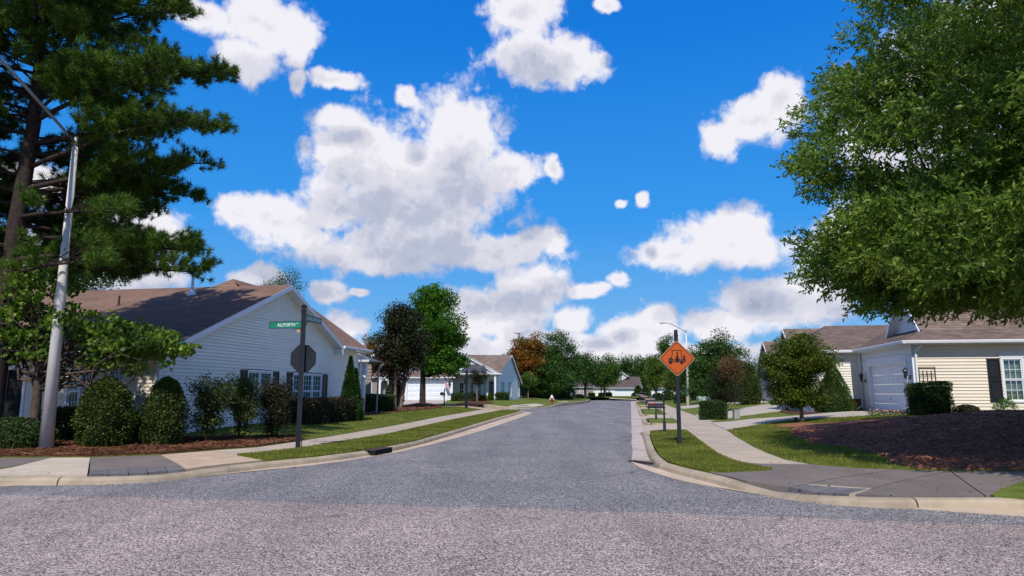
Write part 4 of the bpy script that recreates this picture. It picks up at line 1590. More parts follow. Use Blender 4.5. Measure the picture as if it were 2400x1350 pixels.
# roofs
pz = lambda du: 3.68 + 0.42 * du
e0u, e0v = 30.33, 11.0
hp = 7.2
roof(h2, [FR(e0u, e0v, pz(0)), FR(e0u, 25, pz(0)), FR(e0u + hp, 25, pz(hp)), FR(e0u + hp, e0v + hp, pz(hp))], mt_roof_t)
roof(h2, [FR(37.5, e0v, pz(0)), FR(e0u, e0v, pz(0)), FR(e0u + hp, e0v + hp, pz(hp)), FR(46, e0v + hp, pz(hp)), FR(46, e0v + 3, pz(3)), FR(37.5, e0v + 0.0, pz(0))][:5], mt_roof_t)
eave_gutter(h2, FR(e0u, e0v - 0.1, pz(0) - 0.0), FR(e0u, 25, pz(0) - 0.0), FR(-1, 0) - FR(0, 0))
eave_gutter(h2, FR(e0u - 0.1, e0v, pz(0)), FR(37.1, e0v, pz(0)), FR(0, -1) - FR(0, 0))
MB(fA).box(RV - 0.35, 24.8, 0.02, 0.38, 3.52, 3.55).build('soffit', mt_trim, h2)
MB(fB).box(RU, 37.1, 0.02, 0.38, 3.52, 3.55).build('soffit', mt_trim, h2)
gutter_pipe(h2, [FR(e0u + 0.02, 11.62, 3.55), FR(e0u + 0.05, 11.62, 3.46), FR(RU - 0.10, RV + 0.09, 3.22), FR(RU - 0.09, RV + 0.06, 0.72)], w=0.09)
# body roof: hipped
bz = lambda d: 3.68 + 0.34 * d
roof(h2, [FR(36.85, 8.6, bz(0)), FR(36.85, 19, bz(0)), FR(41.7, 19, bz(4.85)), FR(41.7, 11.0, bz(4.85))], mt_roof_t)
roof(h2, [FR(45.5, 8.6, bz(0)), FR(36.85, 8.6, bz(0)), FR(41.7, 11.0, bz(4.85))], mt_roof_t)
eave_gutter(h2, FR(36.85, 8.5, bz(0)), FR(36.85, 11.2, bz(0)), FR(-1, 0) - FR(0, 0))
gutter_pipe(h2, [FR(36.9, 9.4, 3.6), FR(37.0, 9.4, 3.45), FR(37.12, 9.25, 3.2), FR(37.12, 9.25, 0.7)], w=0.08)
gutter_pipe(h2, [FR(37.05, RV - 0.12, 3.5), FR(37.05, RV - 0.12, 0.95), FR(36.85, RV - 0.45, 0.78)], w=0.08)
# dormer gable on the street-side slope
fE = lambda s, n, z: FR(s, 12.5 - n, z)
siding(h2, fE, [(31.9, 4.20), (35.3, 4.20), (35.3, 4.35), (33.6, 6.05), (31.9, 4.35)], [], mt_side_white, ex=0.128)
for sgn, ue in ((-1, 31.6), (1, 35.6)):
    zb = 6.2
    roof(h2, [FR(ue, 12.1, 4.20), FR(ue, 15.5, 4.20), FR(33.6, 17.0, zb), FR(33.6, 12.1, zb)] if sgn < 0 else [FR(ue, 15.5, 4.2), FR(ue, 12.1, 4.2), FR(33.6, 12.1, zb), FR(33.6, 17.0, zb)], mt_roof_t)
    mb = MB()
    A = [FR(ue, 12.10, 4.18), FR(ue, 12.10, 3.98), FR(ue, 12.06, 3.98), FR(ue, 12.06, 4.18)]
    mb.prism(A, FR(33.6, 12.1, zb) - FR(ue, 12.1, 4.2))
    A = [FR(ue, 12.10, 4.05), FR(ue, 12.10, 4.03), FR(ue, 12.52, 4.03), FR(ue, 12.52, 4.05)]
    mb.prism(A, FR(33.6, 12.1, zb) - FR(ue, 12.1, 4.2))
    mb.build('rake_board', mt_trim, h2)


# generic smaller houses further off
def plain_house(label, org, ang, w, d, ze, rise, z0, wall, roofm, axis='s', doors=(), windows=(), ex=0.16, hip=0.0, ov=0.35, group=None, name='house', gable_only=False):
    """front wall along local s (0..w) at depth 0, org = its left end; axis of the ridge 's' (along the front) or 'n'"""
    ca, sa = math.cos(ang), math.sin(ang)
    base = Vector((org[0], org[1], 0))
    f0 = lambda s, dp, z: base + Vector((ca * s - sa * dp, sa * s + ca * dp, z))
    h = thing(name, label, 'house', f0(w / 2, d / 2, z0), group=group)
    fF = lambda s, n, z: f0(s, -n, z)
    fL = lambda s, n, z: f0(-n, s, z)
    fRr = lambda s, n, z: f0(w + n, s, z)
    opsF = [(a - 0.13, b + 0.13, z0 - 0.1, c + 0.13) for (a, b, c) in doors] + [(a, b, c, dd) for (wl, a, b, c, dd, *_) in windows if wl == 'F']
    g = [(0, z0), (w, z0), (w, ze), (0, ze)]
    gS = [(0, z0), (d, z0), (d, ze), (0, ze)]
    gF, gL = list(g), list(gS)
    if axis == 's' and not hip:
        gL = [(0, z0), (d, z0), (d, ze), (d / 2, ze + rise), (0, ze)]
    if axis == 'n' and not hip:
        gF = [(0, z0), (w, z0), (w, ze), (w / 2, ze + rise), (0, ze)]
    siding(h, fF, gF, opsF, wall, ex=ex, single=False)
    for side, ff in (('L', fL), ('R', fRr)):
        siding(h, ff, gL, [(a, b, c, dd) for (wl, a, b, c, dd, *_) in windows if wl == side], wall, ex=ex, single=False)
    for (a, b, c) in doors:
        garage_door(h, fF, a, b, z0, c, cols=8, rowsn=4, handle=False)
    for wl, a, b, c, dd, *r in windows:
        window(h, {'F': fF, 'L': fL, 'R': fRr}[wl], a, b, c, dd, units=r[0] if r else 1, cols=2, rows=2)
    for s_, dp in ((0, 0), (w, 0)):
        MB(fF).box(s_ - 0.05, s_ + 0.05, -0.05, 0.035, z0, ze - 0.05).build('corner_board', mt_trim, h)
    o = ov
    if axis == 's':
        sl = rise / (d / 2)
        hz = ze - sl * o
        R0, R1 = f0(-o + hip, d / 2, ze + rise), f0(w + o - hip, d / 2, ze + rise)
        c00, c10, c11, c01 = f0(-o, -o, hz), f0(w + o, -o, hz), f0(w + o, d + o, hz), f0(-o, d + o, hz)
        roof(h, [c00, c10, R1, R0], roofm)
        roof(h, [c11, c01, R0, R1], roofm, steps=False)
        if hip:
            roof(h, [c10, c11, R1], roofm, steps=False)
            roof(h, [c01, c00, R0], roofm, steps=False)
        eave_gutter(h, c00, c10, f0(0, -1, 0) - f0(0, 0, 0))
        if not hip:
            mb = MB()
            for e_ in (-o, w + o):
                for dd in (-o, d + o):
                    mb.bar(f0(e_, dd, hz - 0.1), f0(e_, d / 2, ze + rise - 0.1), 0.05, 0.18)
            mb.build('rake_board', mt_trim, h)
    else:
        sl = rise / (w / 2)
        hz = ze - sl * o
        R0, R1 = f0(w / 2, -o + hip, ze + rise), f0(w / 2, d + o, ze + rise)
        c00, c10, c11, c01 = f0(-o, -o, hz), f0(w + o, -o, hz), f0(w + o, d + o, hz), f0(-o, d + o, hz)
        roof(h, [c10, c11, R1, R0], roofm)
        roof(h, [c01, c00, R0, R1], roofm)
        if hip:
            roof(h, [c00, c10, R0], roofm)
            eave_gutter(h, c00, c10, f0(0, -1, 0) - f0(0, 0, 0))
        else:
            mb = MB()
            for dp in (-o,):
                mb.bar(f0(-o, dp, hz - 0.1), f0(w / 2, dp, ze + rise - 0.1), 0.05, 0.2)
                mb.bar(f0(w + o, dp, hz - 0.1), f0(w / 2, dp, ze + rise - 0.1), 0.05, 0.2)
            mb.build('rake_board', mt_trim, h)
    return h, f0, fF, fL, fRr


# house two lots along on the right (its gable faces the street) and the one beyond
def side_house(label, uc, v, w, ze, rise, z0, wall, roofm, dep=14):
    """front gable facing the street: front wall on v, centred at uc"""
    org = FR(uc + w / 2, v)
    ang = math.atan2(-cT, -sT)                        # s runs towards the camera, depth runs to the right
    return plain_house(label, (org.x, org.y), ang, w, dep, ze, rise, z0, wall, roofm, axis='n', doors=(), windows=(('F', w / 2 - 0.8, w / 2 + 0.8, 1.2, 2.7, 2),))


r2 = side_house('cream sided house with brown gabled roof behind the young green tree', 57.5, 12.3, 8.2, 3.6, 2.95, 0.6, mt_side_cream, mt_roof_t, 15)
MB(lambda s, n, z: FR(53.4 - n, s, z)).box(13.55, 14.1, -0.05, 0.02, 0.5, 3.0).build('brick_pier', mt_brick, r2[0])
garage_door(r2[0], lambda s, n, z: FR(53.4 - n, s, z), 14.25, 17.2, 0.6, 2.75, cols=6, handle=False)
r3 = side_house('house with small steep gable peeking over the dark trees on the right', 71, 13.2, 8.0, 3.6, 2.9, 0.5, mt_side_white, mt_roof_t, 15)

# ------------------------------------------------------------------ white house beyond the side street
h3Y = 80.0
X = lambda px_, py_=920, Y=h3Y: PT(px_, py_, Y).x
gx0, gx1 = X(940), X(1060)
w3 = gx1 - gx0
h3, f3, f3F, _, _ = plain_house('white sided house with double garage and flag beyond the side street', (gx0, h3Y), 0.0, w3, 9.0, 3.42, 1.9, 0.55, mt_side_white, mt_roof_t, axis='s', doors=((X(954) - gx0, X(1047) - gx0, 2.75),), hip=3.5)
# main body to the right of the garage
fM = lambda s, n, z: Vector((s, 82.6 - n, z))
xA, xB = X(1060, 920, 82.6), X(1166, 920, 82.6)
wins = [(X(a, 900, 82.6), X(b, 900, 82.6), 1.0, 2.75) for a, b in ((1076, 1088), (1101, 1111), (1119, 1129), (1133, 1136.5))]
siding(h3, fM, [(xA, 0.55), (xB, 0.55), (xB, 3.7), (xA, 3.7)], wins, mt_side_white, ex=0.16, single=False)
for q in wins:
    window(h3, fM, *q, units=1, cols=2, rows=2, casing=0.06)
# porch
pA, pB = X(1141, 900, 80.8), X(1166, 900, 80.8)
fQ = lambda s, n, z: Vector((s, 80.8 - n, z))
c0, c1 = X(1144, 900, 80.8), X(1159, 900, 80.8)
pts = [(pA, 0.6), (c0, 0.6), (c0, 2.7)]
for i in range(1, 8):
    t = math.pi * i / 8
    pts.append(((c0 + c1) / 2 - (c1 - c0) / 2 * math.cos(t), 2.7 + 0.35 * math.sin(t)))
pts += [(c1, 2.7), (c1, 0.6), (pB, 0.6), (pB, 3.7), (pA, 3.7)]
MB().prism([fQ(a, 0, z) for a, z in pts], (0, 0.3, 0)).build('porch_arch', mt_trim, h3)
dd = MB(fM).box(X(1147, 900, 82.5), X(1157, 900, 82.5), 0.03, 0.09, 0.65, 2.75).build('front_door', mt_shutter, h3)
mbg = MB(fM)
for a in range(2):
    for b in range(4):
        x0 = X(1148, 900, 82.5) + a * 0.24
        mbg.box(x0, x0 + 0.18, 0.088, 0.10, 1.35 + b * 0.32, 1.6 + b * 0.32)
mbg.build('pane', mt_glass_teal, dd)
# gable end receding on the right
gA, gB = Vector((X(1166, 920, 81.5), 81.5, 0)), Vector((X(1218, 920, 90.0), 90.0, 0))
dG = (gB - gA)
LG = dG.length
dG.normalize()
nG = Vector((dG.y, -dG.x, 0))
fS = lambda s, n, z: gA + dG * s + nG * n + Vector((0, 0, z))
zpk = PT(1195, 834, 86.0).z


def sG(px_):
    d_ = ray(px_, 905)
    # plane through gA with normal nG
    t = gA.dot(nG) / Vector((d_.x, d_.y, 0)).dot(nG)
    return (Vector((d_.x * t, d_.y * t, 0)) - gA).dot(dG)


pk = sG(1196)
gp = [(0, 0.55), (LG, 0.55), (LG, 2.75), (pk, zpk), (0, 3.7)]
wg = [(sG(1173), sG(1182), 1.0, 2.9), (sG(1190), sG(1198), 1.0, 2.9), (sG(1212), sG(1216.5), 1.0, 2.9)]
siding(h3, fS, gp, wg, mt_side_white, ex=0.16, single=False)
for q in wg:
    window(h3, fS, *q, units=1, cols=2, rows=2, casing=0.08)
# roofs of the body
e_l = PT(1175, 878, 80.4)
rl = Vector((X(1090, 832, 86), 86.5, zpk + 0.1))
rr = fS(pk, 0.25, zpk + 0.12)
ef = fS(-0.4, 0.3, 3.62)
roof(h3, [Vector((X(1085), 80.6, 3.62)), Vector((ef.x, 80.6, 3.62)), rr, rl], mt_roof_t)
roof(h3, [fS(LG + 0.4, 0.25, 2.65), Vector((X(1085), 91, 2.65)), rl, rr], mt_roof_t, steps=False)
roof(h3, [Vector((X(1040), 86, 3.6)), Vector((X(1085), 80.6, 3.62)), rl], mt_roof_t)
mb = MB()
mb.bar(fS(-0.3, 0.25, 3.6), fS(pk, 0.25, zpk), 0.06, 0.22).bar(fS(LG + 0.3, 0.25, 2.62), fS(pk, 0.25, zpk), 0.06, 0.22)
mb.build('rake_board', mt_trim, h3)
# low front gable with standing-seam porch roof
pk2 = Vector((X(1092, 828, 80.3), 80.3, 5.75))
gl = [(X(1060, 900, 80.4), 3.62), (X(1168, 900, 80.4), 3.62), (pk2.x, 5.6)]
MB().prism([Vector((a, 80.5, z)) for a, z in gl], (0, 0.1, 0)).build('front_gable', mt_side_white, h3)
mb = MB()
mb.bar(Vector((X(1170), 80.3, 3.6)), pk2, 0.12, 0.24).bar(Vector((X(1050), 80.3, 3.6)), pk2, 0.12, 0.24)
mb.build('rake_board', mt_trim, h3)
roof(h3, [Vector((X(1172), 80.2, 3.6)), Vector((X(1172), 84, 3.6)), pk2 + Vector((0, 3.8, 0.1)), pk2 + Vector((0, -0.1, 0.1))], mt_roof_t, steps=False)
roof(h3, [Vector((X(1050), 80.2, 3.6)), Vector((X(1050), 84, 3.6)), pk2 + Vector((0, 3.8, 0.1)), pk2 + Vector((0, -0.1, 0.1))], mt_roof_t, steps=False)
ms = roof(h3, [Vector((X(1080), 79.2, 3.66)), Vector((X(1142), 79.2, 3.66)), Vector((X(1134), 80.4, 4.75)), Vector((X(1094), 80.4, 4.75))], mt_metal_roof, steps=False, name='bay_roof')
mb = MB()
for i in range(9):
    t = i / 8
    mb.bar(Vector((X(1080) * (1 - t) + X(1142) * t, 79.18, 3.69)), Vector((X(1094) * (1 - t) + X(1134) * t, 80.38, 4.78)), 0.03, 0.05)
mb.build('seam', mt_metal_roof, ms)
eave_gutter(h3, (X(1078), 79.2, 3.68), (X(1176), 79.2, 3.68), (0, -1, 0))
MB().box(X(1078), X(1172), 79.25, 80.9, 3.5, 3.56).build('soffit', mt_trim, h3)
MB().box(X(1158.5), X(1163), 79.3, 79.7, 0.55, 3.5).build('porch_column', mt_trim, h3)
# taupe house next door, left of the garage
tx0, tx1 = PT(790, 900, 84).x, PT(913, 900, 84).x
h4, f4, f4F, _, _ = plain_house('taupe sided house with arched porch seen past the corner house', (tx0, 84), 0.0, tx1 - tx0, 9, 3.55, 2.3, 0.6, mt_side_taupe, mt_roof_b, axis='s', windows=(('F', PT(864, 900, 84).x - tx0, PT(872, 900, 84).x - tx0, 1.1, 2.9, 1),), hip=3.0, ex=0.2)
a0, a1 = PT(888, 900, 83.2).x, PT(913, 900, 83.2).x
fT = lambda s, n, z: Vector((s, 83.2 - n, z))
pts = [(a0, 0.6), (a0 + 0.22, 0.6), (a0 + 0.22, 2.6)]
for i in range(1, 8):
    t = math.pi * i / 8
    pts.append(((a0 + a1) / 2 - ((a1 - a0) / 2 - 0.22) * math.cos(t), 2.6 + 0.35 * math.sin(t)))
pts += [(a1 - 0.22, 2.6), (a1 - 0.22, 0.6), (a1, 0.6), (a1, 3.4), (a0, 3.4)]
MB().prism([fT(a, 0, z) for a, z in pts], (0, 0.3, 0)).build('porch_arch', mt_trim, h4)
MB(fT).box(a0, a1, -0.8, 0, 0.6, 0.62).build('porch_floor', mt_conc, h4)
pkx = PT(874, 832, 84.5)
mb = MB()
mb.bar(PT(861, 842, 84.5), pkx, 0.15, 0.3).bar(PT(890, 845, 84.5), pkx, 0.15, 0.3)
mb.build('rake_board', mt_trim, h4)
MB().prism([PT(861, 842, 84.6), PT(890, 845, 84.6), pkx + Vector((0, 0.1, 0))], (0, 2.5, 0)).build('gable', mt_side_taupe, h4)

# ------------------------------------------------------------------ houses at the end of the street
FY = 158.0
fx = lambda p, Y=FY: PT(p, 920, Y).x
zf = lambda y, Y=FY: PT(1450, y, Y).z
x0, x1 = fx(1430), fx(1502)
h5, f5, _, _, _ = plain_house('white house with wide garage door facing down the street', (x0, FY), 0.0, x1 - x0, 9, zf(907), zf(882) - zf(907), 0.0, mt_side_white, mt_roof_d, axis='s', doors=((fx(1441) - x0, fx(1486) - x0, 2.1),), hip=0.0)
g0_, g1_, gt = PT(1440, 891, FY + 3), PT(1471, 886, FY + 3), PT(1457.5, 873, FY + 3)
MB().prism([PT(1444, 899, FY + 3), PT(1471, 884, FY + 3), gt], (0, 0.4, 0)).build('upper_gable', mt_side_white, h5)
mb = MB()
mb.bar(PT(1440, 884, FY + 2.8), gt + Vector((0, -0.2, 0.1)), 0.3, 0.25).bar(PT(1472, 882.5, FY + 2.8), gt + Vector((0, -0.2, 0.1)), 0.3, 0.25)
mb.build('rake_board', mt_trim, h5)
roof(h5, [PT(1473, 883, FY + 2.6), PT(1480, 883, FY + 9), gt + Vector((0.5, 9, 0.2)), gt + Vector((0, -0.4, 0.3))], mt_roof_d, steps=False)
x0, x1 = fx(1524), fx(1584)
h6, *_ = plain_house('low white garage house beyond the round bushes at the far end', (x0, FY), 0.0, x1 - x0, 8, zf(908), zf(897) - zf(908), 0.0, mt_side_white, mt_roof_d, axis='s', doors=((fx(1531) - x0, fx(1565) - x0, 2.2),), hip=3.0)
x0, x1 = fx(1303), fx(1345)
h7, *_ = plain_house('white garage half hidden behind the big green trees', (x0, FY), 0.0, x1 - x0, 8, zf(909), 1.2, 0.0, mt_side_white, mt_roof_d, axis='s', doors=((fx(1311.5) - x0, fx(1339) - x0, 2.05),), hip=3.0)
x0, x1 = fx(1346), fx(1392)
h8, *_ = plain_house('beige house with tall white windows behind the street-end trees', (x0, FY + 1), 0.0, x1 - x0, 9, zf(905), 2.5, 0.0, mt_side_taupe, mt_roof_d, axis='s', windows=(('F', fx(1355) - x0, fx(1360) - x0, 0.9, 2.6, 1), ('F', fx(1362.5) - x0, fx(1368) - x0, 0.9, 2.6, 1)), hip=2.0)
x0, x1 = fx(1393), fx(1429)
h9, *_ = plain_house('white house wing with dark doorway beside the wide garage', (x0, FY + 1.2), 0.0, x1 - x0, 9, zf(907), 2.0, 0.0, mt_side_ivory, mt_roof_d, axis='s', windows=(('F', fx(1408) - x0, fx(1414) - x0, 0.8, 2.4, 1), ('F', fx(1420) - x0, fx(1425) - x0, 0.1, 2.2, 1)), hip=2.0)

# ------------------------------------------------------------------ foliage builders
T_DIAMOND = np.array([(0, 0, 0), (0.5, 0.30, 0.06), (1, 0, 0), (0.5, -0.30, 0.06)], float)
T_NARROW = np.array([(0, 0, 0), (0.4, 0.085, 0.01), (1, 0, -0.03), (0.4, -0.085, 0.01)], float)
T_HEART = np.array([(0, 0, 0), (0.18, 0.42, 0.05), (0.62, 0.42, 0.04), (1, 0, -0.04), (0.62, -0.42, 0.04), (0.18, -0.42, 0.05)], float)
T_LOBED = np.array([(0, 0, 0), (0.35, 0.48, 0.06), (0.62, 0.20, 0.02), (1, 0, -0.05), (0.62, -0.20, 0.02), (0.35, -0.48, 0.06)], float)
T_SPRAY = np.array([(0, 0.02, 0), (0.5, 0.17, 0.03), (1, 0.0, 0), (0.5, -0.17, -0.03)], float)


def leaf_verts(pos, size, T, rng, up=0.5, out=None, droop=0.0):
    """pos (N,3), size (N,) -> (N*k,3): leaves with normals leaning up and growing outwards"""
    n = len(pos)
    nrm = rng.normal(0, 1, (n, 3))
    nrm /= np.linalg.norm(nrm, axis=1)[:, None] + 1e-9
    nrm[:, 2] = np.abs(nrm[:, 2]) * 0.5 + up
    nrm /= np.linalg.norm(nrm, axis=1)[:, None]
    t = rng.normal(0, 1, (n, 3))
    if out is not None:
        t = t * 0.75 + out
    t[:, 2] -= droop
    t -= (t * nrm).sum(1)[:, None] * nrm
    t /= np.linalg.norm(t, axis=1)[:, None] + 1e-9
    b = np.cross(nrm, t)
    V = pos[:, None, :] + size[:, None, None] * (T[None, :, 0, None] * t[:, None, :] + T[None, :, 1, None] * b[:, None, :] + T[None, :, 2, None] * nrm[:, None, :])
    return V.reshape(-1, 3)


def limb(mb, a, b, r0, r1, rng, n=5, wob=0.12, k=6, sag=0.0):
    a, b = Vector(a), Vector(b)
    L_ = (b - a).length
    pts, rs = [], []
    for i in range(n + 1):
        t = i / n
        p = a.lerp(b, t)
        if 0 < i < n:
            p += Vector(rng.normal(0, 1, 3)) * L_ * wob * 0.25
        p.z += sag * L_ * math.sin(math.pi * t)
        pts.append(p)
        rs.append(r0 * (1 - t) + r1 * t)
    mb.tube(pts, rs, k)
    return pts


def tree(label, base, h, tr, crown, leafmat_, bark, nclump=60, cr=0.6, nleaf=120, leaf=0.10, T=T_DIAMOND, seed=1, up=0.5, trunk_to=0.8, shell=0.45, group=None, stems=1,
         name='tree', droop=0.0, limbs=26, flat=0.7, spread=0.0, wob=0.12, parent=None, stray=0.03, forkz=None, cat='tree'):
    """crown: list of (centre offset xyz, radii xyz, weight)"""
    rng = np.random.default_rng(seed)
    base = Vector(base)
    o = thing(name, label, cat, base, group=group)
    C_, R_ = [], []
    W_ = np.array([c[2] for c in crown], float)
    W_ /= W_.sum()
    idx = rng.choice(len(crown), nclump, p=W_)
    for i in idx:
        c, r, _ = crown[i]
        d = rng.normal(0, 1, 3)
        d /= np.linalg.norm(d)
        q = rng.uniform(0, 1) ** shell
        C_.append(np.array(base) + np.array(c) + d * np.array(r) * q * rng.uniform(0.88, 1.08))
        R_.append(cr * rng.uniform(0.6, 1.35))
    C_, R_ = np.array(C_), np.array(R_)
    cc = np.array(base) + np.average([c[0] for c in crown], axis=0, weights=W_)
    # leaves
    P, Z = [], []
    for c, r in zip(C_, R_):
        n = int(nleaf * (r / cr) ** 2 * rng.uniform(0.7, 1.2))
        d = rng.normal(0, 1, (n, 3))
        d /= np.linalg.norm(d, axis=1)[:, None]
        q = rng.uniform(0, 1, n) ** 0.45
        p = c + d * (q * r)[:, None] * np.array([1, 1, flat])
        k_ = rng.uniform(0, 1, n) < stray
        p[k_] += d[k_] * r * rng.uniform(0.1, 0.6, k_.sum())[:, None]
        P.append(p)
        Z.append(leaf * rng.uniform(0.6, 1.3, n))
    P, Z = np.concatenate(P), np.concatenate(Z)
    out = P - cc
    out /= np.linalg.norm(out, axis=1)[:, None] + 1e-9
    np_mesh('crown', leaf_verts(P, Z, T, rng, up, out, droop), len(T), leafmat_, o)
    # trunk and limbs
    fz = forkz if forkz is not None else h * 0.32
    mb = MB()
    tops = []
    for s in range(stems):
        off = Vector((0, 0, 0)) if stems == 1 else Vector((math.cos(s * 2.4), math.sin(s * 2.4), 0)) * (tr * 1.3 + spread * 0.25)
        top = base + Vector((0, 0, h * trunk_to)) + off * 3 + Vector((rng.normal(0, h * 0.02), rng.normal(0, h * 0.02), 0))
        r_ = tr if stems == 1 else tr * 0.6
        pts = [base + off - Vector((0, 0, 0.1)), base + off * 1.05 + Vector((0, 0, 0.12)), base + off * 1.6 + Vector((0, 0, fz)), (base + off * 1.9 + Vector((0, 0, fz))).lerp(top, 0.4), top]
        mb.tube(pts, [r_ * 1.35, r_ * 1.05, r_ * 0.85, r_ * 0.6, r_ * 0.15], 9)
        tops.append(pts)
    sel = rng.choice(nclump, min(limbs, nclump), replace=False)
    for i in sel:
        pts = tops[int(rng.integers(0, stems))]
        e = Vector(C_[i])
        zf_ = min(max(fz, (e.z - base.z) * rng.uniform(0.45, 0.8)), h * trunk_to * 0.95) + base.z
        # point on the trunk axis at that height
        for a, b in zip(pts[1:], pts[2:]):
            if a.z <= zf_ <= b.z:
                s_ = a.lerp(b, (zf_ - a.z) / max(b.z - a.z, 1e-3))
                break
        else:
            s_ = pts[2]
        limb(mb, s_, e, tr * 0.33, 0.008 + tr * 0.04, rng, wob=wob)
    mb.build('trunk', bark, o, smooth=True)
    return o


def shrub(label, base, rx, ry, h, leafmat_, n=9000, leaf=0.05, seed=1, form='dome', group=None, gaps=0.0, T=T_DIAMOND, core=True, name='bush', cat='bush', depth=0.16, lumps=0.05, up=0.35, stems=True, rz=0.0):
    """clipped or loose bush; form: dome | cone | box | egg | sparse"""
    rng = np.random.default_rng(seed)
    base = Vector(base)
    o = thing(name, label, cat, base, group=group)

    def prof(t):
        if form == 'dome':
            return np.where(t < 0.45, 0.90 + 0.10 * np.sin(t / 0.45 * np.pi / 2), np.sqrt(np.clip(1 - ((t - 0.45) / 0.55) ** 2, 0, 1)))
        if form == 'cone':
            return np.clip(1.06 * (1 - t) ** 0.62, 0, 1) * np.where(t < 0.12, 0.85 + t * 1.25, 1)
        if form == 'column':
            return np.clip(1.0 * (1 - t) ** 0.42, 0, 1) * np.where(t < 0.3, 0.8 + t * 0.66, 1)
        if form == 'egg':
            return np.where(t < 0.3, np.sqrt(np.clip(1 - ((t - 0.3) / 0.42) ** 2, 0, 1)) * 0.98, np.clip(1 - ((t - 0.3) / 0.7) ** 2.1, 0, 1) ** 0.62) + 0.02
        if form == 'spire':
            return np.clip(1.0 * (1 - t) ** 0.85, 0, 1) * np.where(t < 0.15, 0.8 + t * 1.33, 1)
        return np.ones_like(t)
    ph = rng.uniform(0, 6.28, 8)

    def bumpf(a, t):
        return 1 + lumps * (np.sin(a * 3 + ph[0] + t * 5) + np.sin(a * 5 + ph[1] - t * 7) + 0.8 * np.sin(a * 9 + ph[2] + t * 13) + 0.7 * np.sin(t * 17 + ph[3] + a * 2))
    cr_, sr_ = math.cos(rz), math.sin(rz)
    if form == 'box':
        # points on the faces of a softened box
        m_ = n
        A = np.array([2 * ry * h, 2 * ry * h, 2 * rx * h, 2 * rx * h, 4 * rx * ry])
        fsel = rng.choice(5, m_, p=A / A.sum())
        a, b = rng.uniform(-1, 1, m_), rng.uniform(0, 1, m_)
        x = np.where(fsel == 0, 1, np.where(fsel == 1, -1, a)) * rx
        y = np.where(fsel == 2, 1, np.where(fsel == 3, -1, np.where(fsel < 2, a, 2 * rng.uniform(0, 1, m_) - 1))) * ry
        z = np.where(fsel == 4, 1, b) * h
        dd = 1 - depth * rng.uniform(0, 1, m_) ** 1.6 / max(rx, 0.3)
        nz_ = lumps * (np.sin(x * 5 + ph[0]) + np.sin(y * 6 + ph[1]) + np.sin(z * 7 + ph[2] + x * 3))
        x, y = x * dd * (1 + nz_ / max(rx, 0.5) * 0.5), y * dd * (1 + nz_ / max(ry, 0.5) * 0.5)
        z = z * (1 - depth * 0.5 * rng.uniform(0, 1, m_)) + nz_ * 0.4 * (z / h)
        e_ = np.maximum(np.abs(x) / rx, np.abs(y) / ry)
        z -= 0.10 * np.clip(e_ - 0.75, 0, 1) * (z > h * 0.8)
        p = np.stack([x, y, z], 1)
    else:
        t = rng.uniform(0, 1, n) ** (0.85 if form in ('dome', 'egg') else 1.25)
        a = rng.uniform(0, 2 * np.pi, n)
        rr_ = prof(t) * bumpf(a, t) * (1 - depth * rng.uniform(0, 1, n) ** 1.5 / max(rx, 0.25))
        if form in ('dome', 'egg'):
            # fill the top cap evenly
            k_ = rng.uniform(0, 1, n) < 0.12
            rr_ = np.where(k_, rr_ * np.sqrt(rng.uniform(0, 1, n)), rr_)
        p = np.stack([np.cos(a) * rr_ * rx, np.sin(a) * rr_ * ry, 0.04 + t * h], 1)
    if gaps:
        g = np.sin(p[:, 0] * 7 / rx * 0.5 + ph[4]) + np.sin(p[:, 1] * 6 + ph[5]) + np.sin(p[:, 2] * 6.5 + ph[6]) + np.sin(p[:, 0] * 11 + p[:, 2] * 9 + ph[7])
        p = p[(g > -2.2 + gaps * 2.4) | (rng.uniform(0, 1, len(p)) < 0.22)]
    q = p.copy()
    q[:, 0], q[:, 1] = p[:, 0] * cr_ - p[:, 1] * sr_, p[:, 0] * sr_ + p[:, 1] * cr_
    out = q - np.array([0, 0, h * 0.4])
    out /= np.linalg.norm(out, axis=1)[:, None] + 1e-9
    sz = leaf * rng.uniform(0.6, 1.35, len(q))
    np_mesh('foliage', leaf_verts(q + np.array(base), sz, T, rng, up, out * 1.2), len(T), leafmat_, o)
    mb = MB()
    if core:  # dark solid filler, inner shade of the bush put into its colour
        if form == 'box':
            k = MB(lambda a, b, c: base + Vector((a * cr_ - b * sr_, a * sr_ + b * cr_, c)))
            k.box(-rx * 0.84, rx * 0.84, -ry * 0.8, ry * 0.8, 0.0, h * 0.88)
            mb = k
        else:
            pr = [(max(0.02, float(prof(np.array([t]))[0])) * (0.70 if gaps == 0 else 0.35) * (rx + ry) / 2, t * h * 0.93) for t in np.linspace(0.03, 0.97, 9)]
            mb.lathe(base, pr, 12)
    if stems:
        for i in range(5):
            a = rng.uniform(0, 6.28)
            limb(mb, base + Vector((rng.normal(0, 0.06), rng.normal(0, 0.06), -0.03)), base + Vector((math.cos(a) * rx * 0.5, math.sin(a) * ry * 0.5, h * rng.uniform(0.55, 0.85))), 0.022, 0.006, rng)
    mb.build('dark_core_stems', mt_twig, o)
    return o


def gpt(x, y):
    return G(x, y)


def px_w(w, Y):
    return w * Y / F


